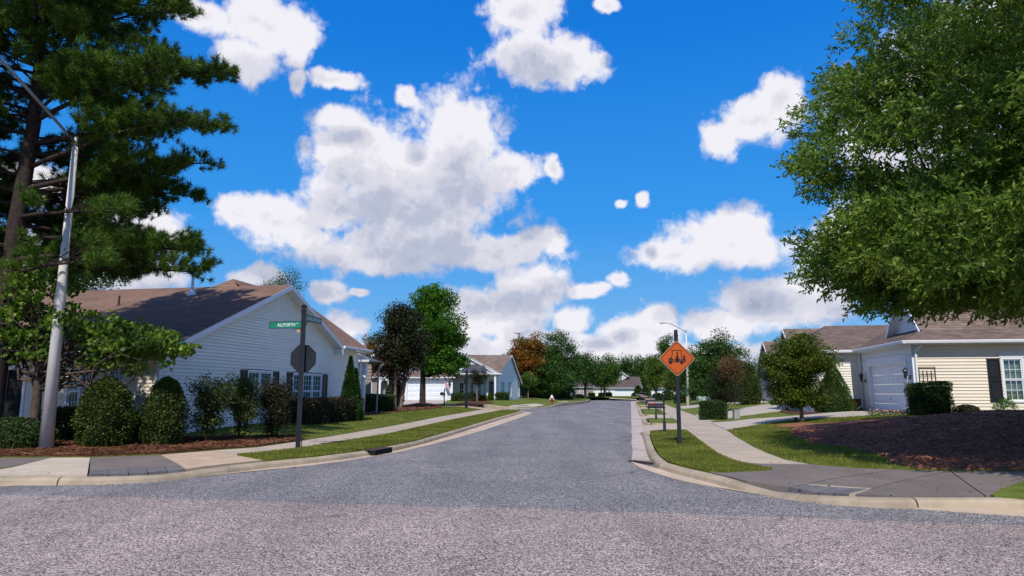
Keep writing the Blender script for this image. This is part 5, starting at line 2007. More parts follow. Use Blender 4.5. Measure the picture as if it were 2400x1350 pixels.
# ------------------------------------------------------------------ the pine on the left
def pine():
    rng = np.random.default_rng(11)
    b = FR(15.9, -16.6)
    b.z = HT(b.x, b.y)
    o = thing('pine_tree', 'tall long-needled pine towering over the left corner house and lamp post', 'tree', b)
    H_ = 15.5
    mb = MB()
    ax = [b + Vector((0.0, 0, -0.1)), b + Vector((0.02, 0, 0.5)), b + Vector((0.05, 0, 3)), b + Vector((0.1, 0.05, 6)), b + Vector((0.25, 0.1, 9)), b + Vector((0.2, 0.1, 12)), b + Vector((0.2, 0.1, H_))]
    mb.tube(ax, [0.34, 0.27, 0.235, 0.21, 0.17, 0.11, 0.02], 12)

    def trunk_at(z):
        for p, q in zip(ax, ax[1:]):
            if p.z - b.z <= z <= q.z - b.z:
                return p.lerp(q, (z - (p.z - b.z)) / (q.z - p.z))
        return ax[-1].copy()
    tufts = []

    def branch(z0, az, L_, rise, droop, dens=1.0, foliage_from=0.35):
        L_ *= 0.88
        rise *= 0.8
        s_ = trunk_at(z0)
        d = Vector((math.sin(az), math.cos(az), 0))
        pts = []
        n = 8
        for i in range(n + 1):
            t = i / n
            p = s_ + d * (L_ * t) + Vector((0, 0, rise * t * L_ - droop * L_ * t * t))
            p += Vector(rng.normal(0, 0.05, 3)) * (t * L_ * 0.25)
            pts.append(p)
        mb.tube(pts, [max(0.012, 0.085 * (L_ / 5.5) * (1 - 0.85 * i / n)) for i in range(n + 1)], 6)
        m_ = int(L_ * 5.4 * dens) + 3
        for k in range(m_):
            t = foliage_from * 0.5 + (1 - foliage_from * 0.5) * (k + rng.uniform(0, 1)) / m_
            i = min(n - 1, int(t * n))
            p = pts[i].lerp(pts[i + 1], t * n - i)
            sd = d.cross(Vector((0, 0, 1)))
            ang = rng.choice([-1, 1]) * rng.uniform(0.3, 1.15)
            l2 = (0.35 + 0.26 * L_ * (1.05 - t)) * rng.uniform(0.6, 1.25)
            e = p + (d * math.cos(ang) + sd * math.sin(ang)) * l2 + Vector((0, 0, rng.uniform(-0.1, 0.65) * l2))
            mid = p.lerp(e, 0.5) + Vector((0, 0, 0.06 * l2))
            mb.tube([p, mid, e], [0.018, 0.012, 0.007], 4, cap=False)
            nt_ = max(4, int(l2 * 11))
            for q in range(nt_):
                s2 = 0.30 + 0.70 * (q + 0.5) / nt_
                c = p.lerp(e, s2) + Vector(rng.normal(0, 0.11, 3)) * (0.5 + l2 * 0.5)
                dd = (e - p).normalized() * 0.55 + Vector((0, 0, 0.5)) + Vector(rng.normal(0, 0.35, 3))
                tufts.append((c, dd.normalized()))
        tufts.append((pts[-1], (d + Vector((0, 0, 0.5))).normalized()))
    # branches seen against the sky on the right side, then the rest of the whorls
    R_ = lambda deg: rad(deg)
    spec = [(7.0, 92, 6.0, 0.30, 0.10, 1.0, 0.55), (6.9, 70, 5.3, 0.34, 0.22, 0.9, 0.5), (5.0, 96, 6.2, 0.12, 0.05, 1.25, 0.40), (4.6, 120, 5.0, 0.10, 0.08, 1.2, 0.35), (4.7, 75, 5.6, 0.16, 0.10, 1.2, 0.35),
            (7.6, 105, 5.9, 0.42, 0.16, 1.2, 0.40), (8.3, 84, 6.0, 0.36, 0.14, 1.2, 0.40), (9.0, 110, 5.9, 0.36, 0.14, 1.3, 0.35), (9.9, 88, 5.9, 0.34, 0.14, 1.3, 0.32),
            (10.6, 70, 5.6, 0.32, 0.15, 1.2, 0.3), (11.4, 100, 5.2, 0.36, 0.18, 1.2, 0.3), (12.3, 82, 4.6, 0.34, 0.18, 1.2, 0.3), (5.6, 60, 5.0, 0.22, 0.12, 1.1, 0.4), (6.2, 112, 4.6, 0.05, 0.10, 1.0, 0.5)]
    for z0, azd, L_, rise, dr_, dn, ff in spec:
        branch(z0, R_(azd), L_, rise, dr_, dn, ff)
    for _ in range(16):
        branch(rng.uniform(8.6, 13.6), R_(rng.uniform(95, 250)), rng.uniform(2.4, 4.2), rng.uniform(0.2, 0.5), 0.14, 1.2, 0.3)
    for _ in range(8):
        branch(rng.uniform(4.8, 8.0), R_(rng.uniform(225, 330)), rng.uniform(2.6, 4.2), rng.uniform(0.1, 0.4), 0.14, 1.2, 0.3)
    for z0 in np.arange(4.9, 14.6, 0.62):
        for j in range(4):
            azd = rng.uniform(205, 425)
            L_ = (5.3 - 0.30 * max(0, z0 - 7)) * rng.uniform(0.6, 1.0)
            branch(z0 + rng.uniform(-0.2, 0.2), R_(azd), L_, rng.uniform(0.1, 0.4), 0.14, 0.85, 0.35)
    mb.build('trunk', mt_bark_pine, o, smooth=True)
    # needles
    nn = 52
    C = np.array([t[0][:] for t in tufts])
    D = np.array([t[1][:] for t in tufts])
    xr, er = C[:, 0] / C[:, 1], (C[:, 2] - 1.63) / C[:, 1]
    t_ = np.clip((-(xr + 0.662) * 0.128 + (er - 0.364) * 0.126) / (0.128 ** 2 + 0.126 ** 2), 0, 1)
    arm_d = np.hypot(xr + 0.662 + 0.128 * t_, er - 0.364 - 0.126 * t_)
    keep = (xr > -0.95) & ~((C[:, 1] < 18.1) & (((xr < -0.625) & (xr > -0.70) & (er < 0.37) & (er > 0.12)) | (arm_d < 0.03)))

    C, D = C[keep], D[keep]
    N_ = len(C)
    d = rng.normal(0, 1, (N_, nn, 3))
    d /= np.linalg.norm(d, axis=2)[:, :, None]
    d = d * 0.85 + D[:, None, :] * 0.75
    d /= np.linalg.norm(d, axis=2)[:, :, None]
    L2 = rng.uniform(0.14, 0.24, (N_, nn))
    st = C[:, None, :] + D[:, None, :] * rng.uniform(-0.10, 0.06, (N_, nn))[:, :, None]
    tip = st + d * L2[:, :, None]
    sd = np.cross(d, rng.normal(0, 1, (N_, nn, 3)))
    sd /= np.linalg.norm(sd, axis=2)[:, :, None] + 1e-9
    w = 0.0085
    V = np.stack([st - sd * w, st + sd * w, tip], 2)
    print('pine tufts', N_)
    np_mesh('needles', V.reshape(-1, 3), 3, lf_pine, o)


pine()

# ------------------------------------------------------------------ the willow oak on the right
def oak():
    rng = np.random.default_rng(5)
    b = Vector((13.4, 13.2, 0))
    b.z = HT(b.x, b.y)
    o = thing('willow_oak', 'huge narrow-leaved oak filling the upper right above the mulch mound', 'tree', b)
    mb = MB()
    top = b + Vector((-0.3, 0, 10.5))
    ax = [b - Vector((0, 0, 0.1)), b + Vector((0, 0, 0.3)), b + Vector((0, 0, 2.4)), b + Vector((-0.1, 0, 5)), b + Vector((-0.2, 0, 8)), top]
    mb.tube(ax, [0.42, 0.30, 0.25, 0.20, 0.13, 0.04], 12)
    cen = np.array([13.3, 12.8, 7.2])
    cl, rs = [], []
    tries = 0
    while len(cl) < 760 and tries < 60000:
        tries += 1
        d = rng.normal(0, 1, 3)
        d /= np.linalg.norm(d)
        q = rng.uniform(0, 1) ** 0.30
        R = np.array([6.5, 6.7, 9.0])
        if d[2] < 0:
            R[2] = 3.7
        lob = 1 + 0.10 * math.sin(5 * math.atan2(d[1], d[0]) + 4 * d[2] + 1) + 0.08 * math.sin(9 * d[2] + 3 * math.atan2(d[1], d[0]))
        p = cen + d * R * q * lob
        if p[1] < 4.6 or p[2] < 2.9 + 0.05 * abs(p[0] - 12):
            continue
        # only what can be seen or throws its shade into the picture
        if p[0] / p[1] > 1.25 or p[2] > 12.2:
            continue
        cl.append(p)
        rs.append(rng.uniform(0.34, 0.72))
    for _ in range(330):
        a, q = rng.uniform(0, 2 * math.pi), rng.uniform(0, 1) ** 0.5
        x_, y_ = cen[0] + math.cos(a) * 6.3 * q, cen[1] + math.sin(a) * 6.5 * q
        z_ = 1.95 + 0.095 * y_ + rng.uniform(0.0, 1.5) + 0.5 * q ** 4
        if y_ < 6 or x_ / y_ > 1.25:
            continue
        cl.append(np.array([x_, y_, z_]))
        rs.append(rng.uniform(0.36, 0.7))
    for _ in range(95):
        d = rng.normal(0, 1, 3)
        d /= np.linalg.norm(d)
        cl.append(np.array([8.7, 14.8, 4.7]) + d * np.array([2.2, 2.4, 1.35]) * rng.uniform(0, 1) ** 0.4)
        rs.append(rng.uniform(0.34, 0.65))
    cl, rs = np.array(cl), np.array(rs)
    # sprigs: a thin twig with leaves along it
    P, S_, Do = [], [], []
    for c, r in zip(cl, rs):
        n = int(50 * (r / 0.54) ** 2)
        dd = rng.normal(0, 1, (n, 3))
        dd /= np.linalg.norm(dd, axis=1)[:, None]
        s0 = c + dd * (rng.uniform(0, 1, n) ** 0.5 * r)[:, None] * np.array([1, 1, 0.55])
        od = (c - np.array([13.2, 13, 6.0]))
        od /= np.linalg.norm(od) + 1e-6
        dr_ = dd * 0.8 + od * 0.7 + np.array([0, 0, 0.05])
        dr_ /= np.linalg.norm(dr_, axis=1)[:, None]
        for k in range(9):
            P.append(s0 + dr_ * (k * 0.032))
            Do.append(dr_ * 0.9)
    # stray sprigs on the outline towards the street
    P, Do = np.concatenate(P), np.concatenate(Do)
    S_ = rng.uniform(0.08, 0.155, len(P))
    print('oak leaves', len(P))
    np_mesh('crown', leaf_verts(P, S_, T_NARROW * np.array([1, 2.1, 1]), rng, 0.12, Do, 0.15), 4, lf_oak, o)
    for i in rng.choice(len(cl), 150, replace=False):
        e = Vector(cl[i])
        zf_ = min(max(2.3, (e.z - b.z) * rng.uniform(0.35, 0.75)), 9.5)
        for p, q in zip(ax, ax[1:]):
            if p.z - b.z <= zf_ <= q.z - b.z:
                s_ = p.lerp(q, (zf_ - (p.z - b.z)) / (q.z - p.z))
        limb(mb, s_, e, 0.075, 0.009, rng, n=6, wob=0.16)
    mb.build('trunk', mt_bark_dark, o, smooth=True)


oak()

# ------------------------------------------------------------------ redbud beside the lamp post
rb = G(74, 1050)
tree('small redbud with heart shaped leaves in front of the pine and lamp post', rb, 5.3, 0.13,
     [((-0.45, 0, 3.85), (1.45, 1.0, 0.95), 6), ((-0.4, 0, 2.9), (1.5, 1.0, 0.75), 3.5), ((2.2, 0.2, 2.65), (1.6, 0.9, 0.72), 6), ((1.0, 0.1, 3.1), (1.1, 0.8, 0.6), 2.5), ((3.25, 0.1, 2.65), (0.7, 0.5, 0.5), 1.8), ((-1.5, 0.1, 2.6), (0.9, 0.8, 0.7), 2)],
     lf_redbud, mt_wood, nclump=190, cr=0.33, nleaf=60, leaf=0.105, T=T_HEART, seed=3, up=0.05, trunk_to=0.66, shell=0.6, name='redbud_tree', droop=0.5, limbs=60, flat=0.5, forkz=1.5, wob=0.3, stray=0.08)

# ------------------------------------------------------------------ bushes at the left corner
def at_px(x, y):
    return G(x, y)


shrub('broad egg shaped holly just right of the lamp post', at_px(242, 1049), 0.69, 0.69, 1.78, lf_holly, 18000, 0.058, 21, 'egg', 'clipped hollies along the left corner', lumps=0.075, depth=0.28)
shrub('egg shaped holly in front of the white corner board', at_px(381, 1045), 0.54, 0.54, 1.78, lf_holly, 16000, 0.058, 22, 'egg', 'clipped hollies along the left corner', lumps=0.075, depth=0.26)
for x, y, lab, mt_, h_, w_, sd in ((486, 1038, 'loose leafy bush left of the shuttered window, thin towards its foot', lf_thin, 2.10, 0.56, 23),
                                  (563, 1034, 'taller loose bush covering the left edge of the first gable window', lf_thin, 2.32, 0.54, 24),
                                  (640, 1029, 'brownish loose bush between the two gable windows', lf_purple, 2.05, 0.62, 25)):
    tree(lab, at_px(x, y), h_, 0.035, [((0, 0, h_ * 0.62), (w_, 0.42, h_ * 0.30), 5), ((0, 0, h_ * 0.32), (w_ * 0.9, 0.42, h_ * 0.26), 2.2)],
         mt_, mt_twig, nclump=95, cr=0.21, nleaf=110, leaf=0.058, seed=sd, name='bush', cat='bush', group='loose hollies under the gable', stems=4, spread=0.2, forkz=0.25, limbs=40, shell=0.65, trunk_to=0.8, stray=0.12, flat=0.9, up=0.3)
bl = at_px(20, 1055)
shrub('low dark bush at the left edge below the patio door', at_px(28, 1053), 1.0, 0.6, 0.75, lf_box, 9000, 0.05, 26, 'dome', lumps=0.05)
# dark hedge under the camera-side windows
for x0, x1, lab, sd in ((125, 205, 'dark clipped hedge block left under the cream wall windows', 31), (210, 330, 'dark clipped hedge block under the cream wall beside the meter box', 32)):
    a, b = hit_u(x0, 960, 18.0)[0], hit_u(x1, 960, 18.0)[0]
    c = FR(17.9, (a + b) / 2)
    c.z = HT(c.x, c.y)
    shrub(lab, c, abs(b - a) / 2, 0.42, 0.95 if sd == 31 else 0.85, lf_box, 7000, 0.05, sd, 'box', 'hedge blocks under the cream wall', rz=-TH, stems=False)
# hedge blocks along the gable wall
hb = [(690, 748, 935, 'rounded dark maroon hedge block nearest the sign post', lf_purple, 0.62), (750, 782, 935, 'second dark maroon hedge block under the three-part window', lf_purple, 0.62), (784, 824, 935, 'dark maroon hedge block beside the arborvitae', lf_purple, 0.62)]
for i, (x0, x1, yt, lab, mt_, dp) in enumerate(hb):
    vv = V0 + 0.95
    a, b = hit_v(x0, 960, vv)[0], hit_v(x1, 960, vv)[0]
    c = FR((a + b) / 2, vv)
    c.z = HT(c.x, c.y)
    shrub(lab, c, abs(b - a) / 2 * 0.98, dp, 0.97, mt_, 9000, 0.055, 41 + i, 'box', 'hedge blocks along the gable wall', rz=math.pi / 2 - TH, stems=False)
c = FR(hit_v(818, 960, V0 + 1.2)[0], V0 + 1.2)
c.z = HT(c.x, c.y)
shrub('slim pointed arborvitae at the far corner of the grey gable', c, 0.56, 0.56, PT(814, 838, c.y).z - c.z, lf_arbor, 13000, 0.085, 45, 'spire', T=T_SPRAY, lumps=0.05, up=0.9, name='arborvitae')
c = FR(hit_v(832, 960, V0 + 1.3)[0], V0 + 1.3)
c.z = HT(c.x, c.y)
shrub('shorter pointed arborvitae tucked behind the slim one', c, 0.40, 0.40, PT(830, 866, c.y).z - c.z, lf_arbor, 8000, 0.085, 46, 'spire', T=T_SPRAY, lumps=0.05, up=0.9, name='arborvitae')
p0, p1 = PT(834, 970, 40.5), PT(906, 962, 42.5)
c = (p0 + p1) / 2
c.z = HT(c.x, c.y)
shrub('long bright topped hedge beyond the arborvitae', c, (p1 - p0).length / 2, 0.9, PT(870, 925, 41.5).z - c.z, lf_box, 15000, 0.06, 47, 'box', rz=math.atan2(p1.y - p0.y, p1.x - p0.x), stems=False, name='hedge', cat='hedge')
p = PT(925, 945, 56)
p.z = HT(p.x, p.y)
shrub('large rounded pyramid bush behind the multi-stemmed tree', p, px_w(21, 56), px_w(21, 56), PT(925, 888, 56).z - p.z, lf_holly, 9000, 0.08, 48, 'egg')

# ------------------------------------------------------------------ trees on the left side
p = G(927, 956)
S_ = p.y / F
tree('dark bronze crape myrtle with several pale stems beside the driveway', p, 7.6, 0.20,
     [((0.3 * S_ * 40, 0, PT(935, 800, p.y).z - p.z), (S_ * 58, 2.0, S_ * 78), 5), ((-S_ * 15, 0, PT(930, 845, p.y).z - p.z), (S_ * 62, 2.0, S_ * 36), 2), ((S_ * 5, 0, PT(930, 745, p.y).z - p.z), (S_ * 32, 1.2, S_ * 32), 1)],
     lf_myrtle, mt_bark_pale, nclump=260, cr=0.75, nleaf=190, leaf=0.15, seed=51, name='crape_myrtle', stems=4, spread=0.5, trunk_to=0.62, forkz=1.5, limbs=44, shell=0.5)
p = G(990, 951)
S_ = p.y / F
tree('bright green maple in a mulch ring behind the dark crape myrtle', p, PT(1010, 670, p.y).z - p.z, 0.27,
     [((S_ * 25, 0, PT(1010, 790, p.y).z - p.z), (S_ * 76, 2.6, S_ * 80), 5), ((S_ * 22, 0, PT(1005, 705, p.y).z - p.z), (S_ * 48, 1.6, S_ * 45), 2), ((S_ * 55, 0, PT(1050, 850, p.y).z - p.z), (S_ * 62, 2.0, S_ * 34), 2)],
     lf_maple, mt_bark_dark, nclump=300, cr=0.70, nleaf=150, leaf=0.17, T=T_LOBED, seed=52, name='maple_tree', trunk_to=0.85, forkz=PT(990, 882, p.y).z - p.z, limbs=60, shell=0.5)
drape('mulch_ring', [(p.x + 1.9 * math.cos(t), p.y + 1.5 * math.sin(t)) for t in np.linspace(0, 6.28, 14)[:-1]], mt_straw_bed, 0.07, 0.12, grid=0.5, zfun=lambda x, y: HT(x, y) + 0.22 * math.exp(-((x - p.x) ** 2 + (y - p.y) ** 2) / 1.2))


def far_tree(label, px_, ybase, Y, ytop, halfw, mat, seed, n=120, nl=110, leaf=0.2, cr=0.9, name='tree', bark=None, tr=0.22, ycl=None, z0=None, T=T_DIAMOND, group=None, lumps=None, stems=1, droop=0.0):
    """crown between ytop and ycl (clear trunk below), half width in pixels"""
    b = PT(px_, ybase, Y)
    b.z = HT(b.x, b.y) if z0 is None else z0
    zt = PT(px_, ytop, Y).z - b.z
    zc = (PT(px_, ycl, Y).z - b.z) if ycl else 0.4
    hw = halfw * Y / F
    zm2 = (zt + zc) / 2
    cw = lumps or [((0, 0, zm2), (hw, hw * 0.85, (zt - zc) / 2), 6), ((0, 0, zc + (zt - zc) * 0.35), (hw * 1.02, hw * 0.8, (zt - zc) * 0.33), 3)]
    return tree(label, b, zt, tr, cw, mat, bark or mt_bark_dark, nclump=n, cr=cr, nleaf=nl, leaf=leaf, seed=seed, name=name, trunk_to=0.85, forkz=max(0.5, zc * 0.9), limbs=24, shell=0.5, T=T, group=group, stems=stems, droop=droop)


far_tree('tree with rusty orange autumn leaves beyond the white house', 1232, 940, 104, 778, 46, lf_orange, 61, n=230, nl=110, leaf=0.24, cr=0.95, ycl=905, name='maple_tree', T=T_LOBED)
far_tree('large dark green tree right of the orange one', 1300, 940, 110, 768, 56, lf_deep, 62, n=330, nl=115, leaf=0.26, cr=1.15, ycl=930, T=T_DIAMOND)
far_tree('spreading low limbed deep green tree beside the hydrant', 1275, 940, 106, 842, 72, lf_deep, 63, n=200, nl=100, leaf=0.26, cr=1.1, ycl=925, name='tree')
far_tree('green street tree left of centre at the end of the road', 1372, 938, 132, 826, 40, lf_deep, 64, n=150, nl=110, leaf=0.28, cr=1.2, ycl=900)
far_tree('green street tree in front of the wide far garage', 1417, 937, 138, 836, 40, lf_mid, 65, n=170, nl=110, leaf=0.28, cr=1.1, ycl=908)
far_tree('thin green sapling on the lawn right of the white gable', 1238, 938, 92, 872, 17, lf_mid, 66, n=36, nl=90, leaf=0.16, cr=0.55, ycl=905, tr=0.07, name='sapling', bark=mt_bark_pale)
far_tree('small bronze leaved tree before the bay windows of the white house', 1118, 940, 76, 862, 21, lf_myrtle, 67, n=40, nl=80, leaf=0.13, cr=0.45, ycl=900, tr=0.07, name='sapling', bark=mt_bark_pale)
far_tree('rust coloured treetop between the corner house and the dark crape myrtle', 864, 930, 96, 786, 20, lf_orange, 68, n=60, nl=100, leaf=0.2, cr=0.8, ycl=850)
far_tree('wispy green treetop showing above the gable of the corner house', 655, 900, 62, 632, 46, lf_deep, 69, n=46, nl=60, leaf=0.17, cr=0.7, ycl=700, T=T_NARROW * np.array([1, 2.2, 1]))
far_tree('dark tree behind the left houses', 120, 930, 46, 560, 130, lf_deep, 70, n=120, nl=90, leaf=0.2, cr=1.1, ycl=700)
# dark thicket between the white house and the street-end trees
for i, (x, w_, yt) in enumerate(((1238, 26, 878), (1262, 24, 884), (1288, 26, 880), (1322, 22, 890))):
    p = PT(x, 935, 112 + i * 2)
    p.z = HT(p.x, p.y)
    shrub(['dark evergreen bush at the left of the shaded thicket', 'dark evergreen bush behind the thin sapling trunk', 'dark evergreen bush straight behind the hydrant', 'dark evergreen bush beside the half hidden garage'][i], p, px_w(w_, 114), 1.2, PT(x, yt, 114).z - p.z, lf_box, 5000, 0.2, 170 + i, 'dome', 'dark evergreens under the big trees', lumps=0.06, stems=False)

# ------------------------------------------------------------------ trees on the right side
far_tree('broad deep green tree behind the golf cart sign', 1686, 948, 72, 788, 62, lf_deep, 71, n=300, nl=130, leaf=0.19, cr=0.85, ycl=935)
far_tree('dark leafy tree between the broad tree and the house gable', 1738, 950, 66, 822, 34, lf_deep, 72, n=110, nl=110, leaf=0.17, cr=0.7, ycl=930)
far_tree('yellowish green tree left of the golf cart sign', 1538, 938, 128, 832, 22, lf_yel, 73, n=110, nl=100, leaf=0.26, cr=0.95, ycl=915)
far_tree('tall thin pale green tree directly behind the sign post', 1566, 940, 118, 782, 22, lf_mid, 74, n=60, nl=80, leaf=0.24, cr=0.8, ycl=850)
far_tree('olive green tree just right of the sign post', 1592, 945, 100, 850, 34, lf_yel, 75, n=120, nl=110, leaf=0.2, cr=0.8, ycl=925)
far_tree('green tree behind the far street lamp', 1626, 945, 92, 808, 34, lf_mid, 76, n=120, nl=110, leaf=0.2, cr=0.85, ycl=930)
p = PT(1702, 966, 48)
p.z = HT(p.x, p.y)
tree('conifer with browning top and dark green skirts', p, 4.2, 0.12, [((0, 0, PT(1702, 905, 48).z - p.z), (1.15, 1.0, 1.5), 5), ((0, 0, 0.9), (1.1, 1.0, 0.6), 2)], lf_young if False else lf_myrtle, mt_bark_dark, nclump=90, cr=0.42, nleaf=130, leaf=0.1, seed=77, name='conifer', up=0.9, flat=0.5, T=T_SPRAY * np.array([1, 1.4, 1]), forkz=0.4, shell=0.5)
brown_top = bpy.data.objects['conifer']
rng_ = np.random.default_rng(8)
cc_ = np.array(PT(1712, 862, 47.8))
d_ = rng_.normal(0, 1, (4200, 3)) * np.array([0.42, 0.36, 0.42]) + cc_
o_ = d_ - cc_ + np.array([0, 0, 0.3])
o_ /= np.linalg.norm(o_, axis=1)[:, None]
bt = np_mesh('browned_top', leaf_verts(d_, rng_.uniform(0.06, 0.14, len(d_)), T_SPRAY, rng_, 0.3, o_), 4, lf_brown, brown_top)
bt['label'] = 'dry reddish brown top sprays'
p = PT(1757, 948, 56)
p.z = HT(p.x, p.y)
shrub('tall clipped egg shaped holly left of the young tree', p, px_w(27, 56), px_w(27, 56), PT(1757, 873, 56).z - p.z, lf_holly, 12000, 0.085, 81, 'egg', lumps=0.03)
p = G(1672, 985)
shrub('boxy clipped hedge bush beside the utility pedestals', p, px_w(26, p.y), 0.5, PT(1672, 940, p.y).z - p.z, lf_box, 14000, 0.055, 82, 'box', lumps=0.035, stems=False)
p = G(1880, 991)
S_ = p.y / F
tree('young olive green tree in a mulch ring beside the driveway', p, PT(1880, 778, p.y).z - p.z, 0.085,
     [((0, 0, PT(1880, 872, p.y).z - p.z), (S_ * 86, S_ * 70, S_ * 78), 6), ((S_ * 6, 0, PT(1880, 815, p.y).z - p.z), (S_ * 50, S_ * 45, S_ * 32), 1.5), ((0, 0, PT(1880, 925, p.y).z - p.z), (S_ * 62, S_ * 50, S_ * 32), 2)],
     lf_young, mt_bark_pale, nclump=240, cr=0.36, nleaf=230, leaf=0.085, seed=83, name='young_tree', forkz=PT(1880, 955, p.y).z - p.z, limbs=70, shell=0.55, trunk_to=0.8, stray=0.10)
p = PT(1958, 972, 34.6)
p.z = HT(p.x, p.y)
shrub('dark pointed cypress between the young tree and the brick base', p, px_w(44, 34.6), px_w(44, 34.6), PT(1955, 862, 34.6).z - p.z, lf_arbor, 17000, 0.075, 84, 'cone', T=T_SPRAY, lumps=0.05, up=0.7, name='cypress')
p = PT(2180, 970, 27.2)
p.z = HT(p.x, p.y)
shrub('squarish dark clipped bush below the wall trellis', p, px_w(40, 27.2), 0.48, PT(2180, 897, 27.2).z - p.z, lf_box, 13000, 0.06, 85, 'box', lumps=0.05, stems=False)
p = PT(2266, 966, 28.0)
p.z = HT(p.x, p.y) + 0.0
shrub('small reddish brown dome shrub at the mound crest', p, 0.48, 0.4, PT(2266, 952, 28).z - p.z, lf_purple, 4000, 0.045, 86, 'dome')
p = PT(2352, 968, 28.0)
p.z = HT(p.x, p.y)
shrub('light green leafy rose bush under the right window', p, 0.55, 0.45, PT(2352, 933, 28).z - p.z, lf_maple, 3500, 0.06, 87, 'egg', gaps=0.25, lumps=0.12)
# small shrubs by the next garage
for i, (x, y, w_, yt, mt_, lab) in enumerate(((1822, 952, 16, 938, lf_yel, 'low yellowish shrub edging the second driveway'), (1838, 953, 12, 940, lf_mid, 'low green shrub next to the yellowish one'))):
    p = PT(x, y, 50)
    p.z = HT(p.x, p.y)
    shrub(lab, p, px_w(w_, 50), 0.4, max(0.3, PT(x, yt, 50).z - p.z), mt_, 3000, 0.06, 90 + i, 'dome')
# flowers at the end of the driveway
fb = G(2085, 975)
fo = thing('flower_patch', 'red, pink and white flowers where the driveway meets the mulch', 'flowers', fb)
rr2 = np.random.default_rng(4)
n = 320
fx_ = np.stack([rr2.uniform(-0.75, 0.75, n), rr2.uniform(-0.25, 0.25, n), rr2.uniform(0.08, 0.26, n)], 1) + np.array(fb)
np_mesh('blossom', leaf_verts(fx_, rr2.uniform(0.04, 0.08, n), T_DIAMOND, rr2, 0.6), 4, lf_flower, fo, kind='stuff')
fx_ = np.stack([rr2.uniform(-0.8, 0.8, 900), rr2.uniform(-0.3, 0.3, 900), rr2.uniform(0.0, 0.2, 900)], 1) + np.array(fb)
np_mesh('leaves', leaf_verts(fx_, rr2.uniform(0.04, 0.08, 900), T_DIAMOND, rr2, 0.4), 4, lf_mid, fo, kind='stuff')

# bushes by the white house and at the street end
nb = [(1086, 942, 78, 27, 922, lf_box, 'box', 'wide clipped hedge under the bay of the white house'), (1176, 937, 80, 15, 921, lf_box, 'box', 'small clipped hedge beside the white porch'), (1150, 938, 79.5, 7, 925, lf_yel, 'dome', 'little round shrub at the porch step'),
      (1131, 941, 78, 8, 929, lf_orange, 'dome', 'small russet shrub in front of the bay'),
      (1467 + 15, 938, 150, 0, 0, None, None, None),
      (1496, 937, 148, 9.5, 905, lf_box, 'egg', 'tall rounded evergreen right of the far wide garage'), (1487, 937, 146, 6, 922, lf_box, 'dome', 'low round bush at the foot of the tall rounded evergreen'), (1515, 938, 146, 11, 905, lf_box, 'egg', 'tall rounded evergreen left of the low garage house'),
      (1541, 940, 118, 11, 922, lf_box, 'dome', 'round bush in the middle beyond the mailboxes'), (1565, 941, 112, 14, 917, lf_box, 'dome', 'bigger round bush left of the sign post'), (1597, 951, 84, 13, 925, lf_box, 'box', 'squared hedge bush behind the sign post'),
      (1638, 948, 92, 17, 916, lf_box, 'dome', 'dark round bush behind the pale green utility box'), (1664, 948, 86, 14, 918, lf_mid, 'dome', 'green bush to the right of the pale green utility box'),
      (1387, 936, 146, 6, 922, lf_box, 'box', 'dark square bush left at the far white wing'), (1410, 936, 146, 6, 922, lf_box, 'box', 'dark square bush in the middle of the far white wing'), (1427, 936, 146, 5.5, 921, lf_box, 'box', 'dark square bush next to the wide far garage'), (1357, 937, 140, 14, 926, lf_box, 'dome', 'low bushes under the tall white windows')]
for i, (x, y, Y, w_, yt, mt_, form, lab) in enumerate(nb):
    if not lab:
        continue
    p = PT(x, y, Y)
    p.z = min(HT(p.x, p.y), 0.6) if p.y < 130 else 0.0
    shrub(lab, p, px_w(w_, Y), px_w(w_, Y) * 0.8 + 0.2, max(0.4, PT(x, yt, Y).z - p.z), mt_, 2600, 0.05 + 0.0011 * Y, 200 + i, form, lumps=0.03, stems=False)

# ------------------------------------------------------------------ the wood behind the street end
fr_rng = np.random.default_rng(77)
Hs = [(1395, 858, 30), (1418, 856, 30), (1438, 850, 28), (1455, 852, 26), (1466, 836, 18), (1480, 846, 26), (1498, 832, 24), (1512, 838, 24), (1526, 834, 22), (1545, 842, 26), (1562, 848, 26), (1590, 846, 30), (1618, 850, 30), (1650, 850, 34), (1690, 850, 34), (1350, 862, 30), (1310, 866, 30), (1270, 868, 30), (1225, 872, 30), (1730, 856, 34), (1770, 862, 30)]
WOOD = ['dark woodland tree above the beige house at the street end', 'dark woodland tree above the white house wing at the street end', 'mid green woodland tree left of the small far gable', 'yellow green woodland tree directly above the small far gable',
        'narrow rounded treetop standing highest over the brown far roof', 'woodland tree behind the right end of the brown far roof', 'dark woodland treetop between the far roof and the two tall evergreens', 'woodland treetop above the gap right of the wide far garage', 'woodland treetop over the left end of the low garage house',
        'woodland tree over the ridge of the low garage house', 'woodland tree half hidden by the golf cart sign, left side', 'woodland tree hidden behind the right corner of the orange sign', 'woodland tree behind the far street lamp', 'woodland tree deep behind the broad green tree, left half', 'woodland tree deep behind the broad green tree, right half',
        'dark woodland tree behind the green street tree left of centre', 'dark woodland tree seen through the gap right of the big dark tree', 'woodland tree behind the big dark green tree', 'woodland tree behind the rusty orange tree', 'woodland tree behind the small steep gable on the right', 'woodland tree behind the cream gabled house on the right']
for i, (x, yt, w_) in enumerate(Hs):
    Y = 205 + (i * 37 % 28)
    m_ = (lf_deep, lf_deep, lf_mid)[i % 3] if i != 3 else lf_yel
    lab = WOOD[i]
    far_tree(lab, x, 930, Y, yt, w_, m_, 300 + i, n=56, nl=80, leaf=0.55, cr=2.2, ycl=915, z0=0.0, tr=0.3, name='woodland_tree', group='trees of the wood behind the street end')

# ------------------------------------------------------------------ street furniture


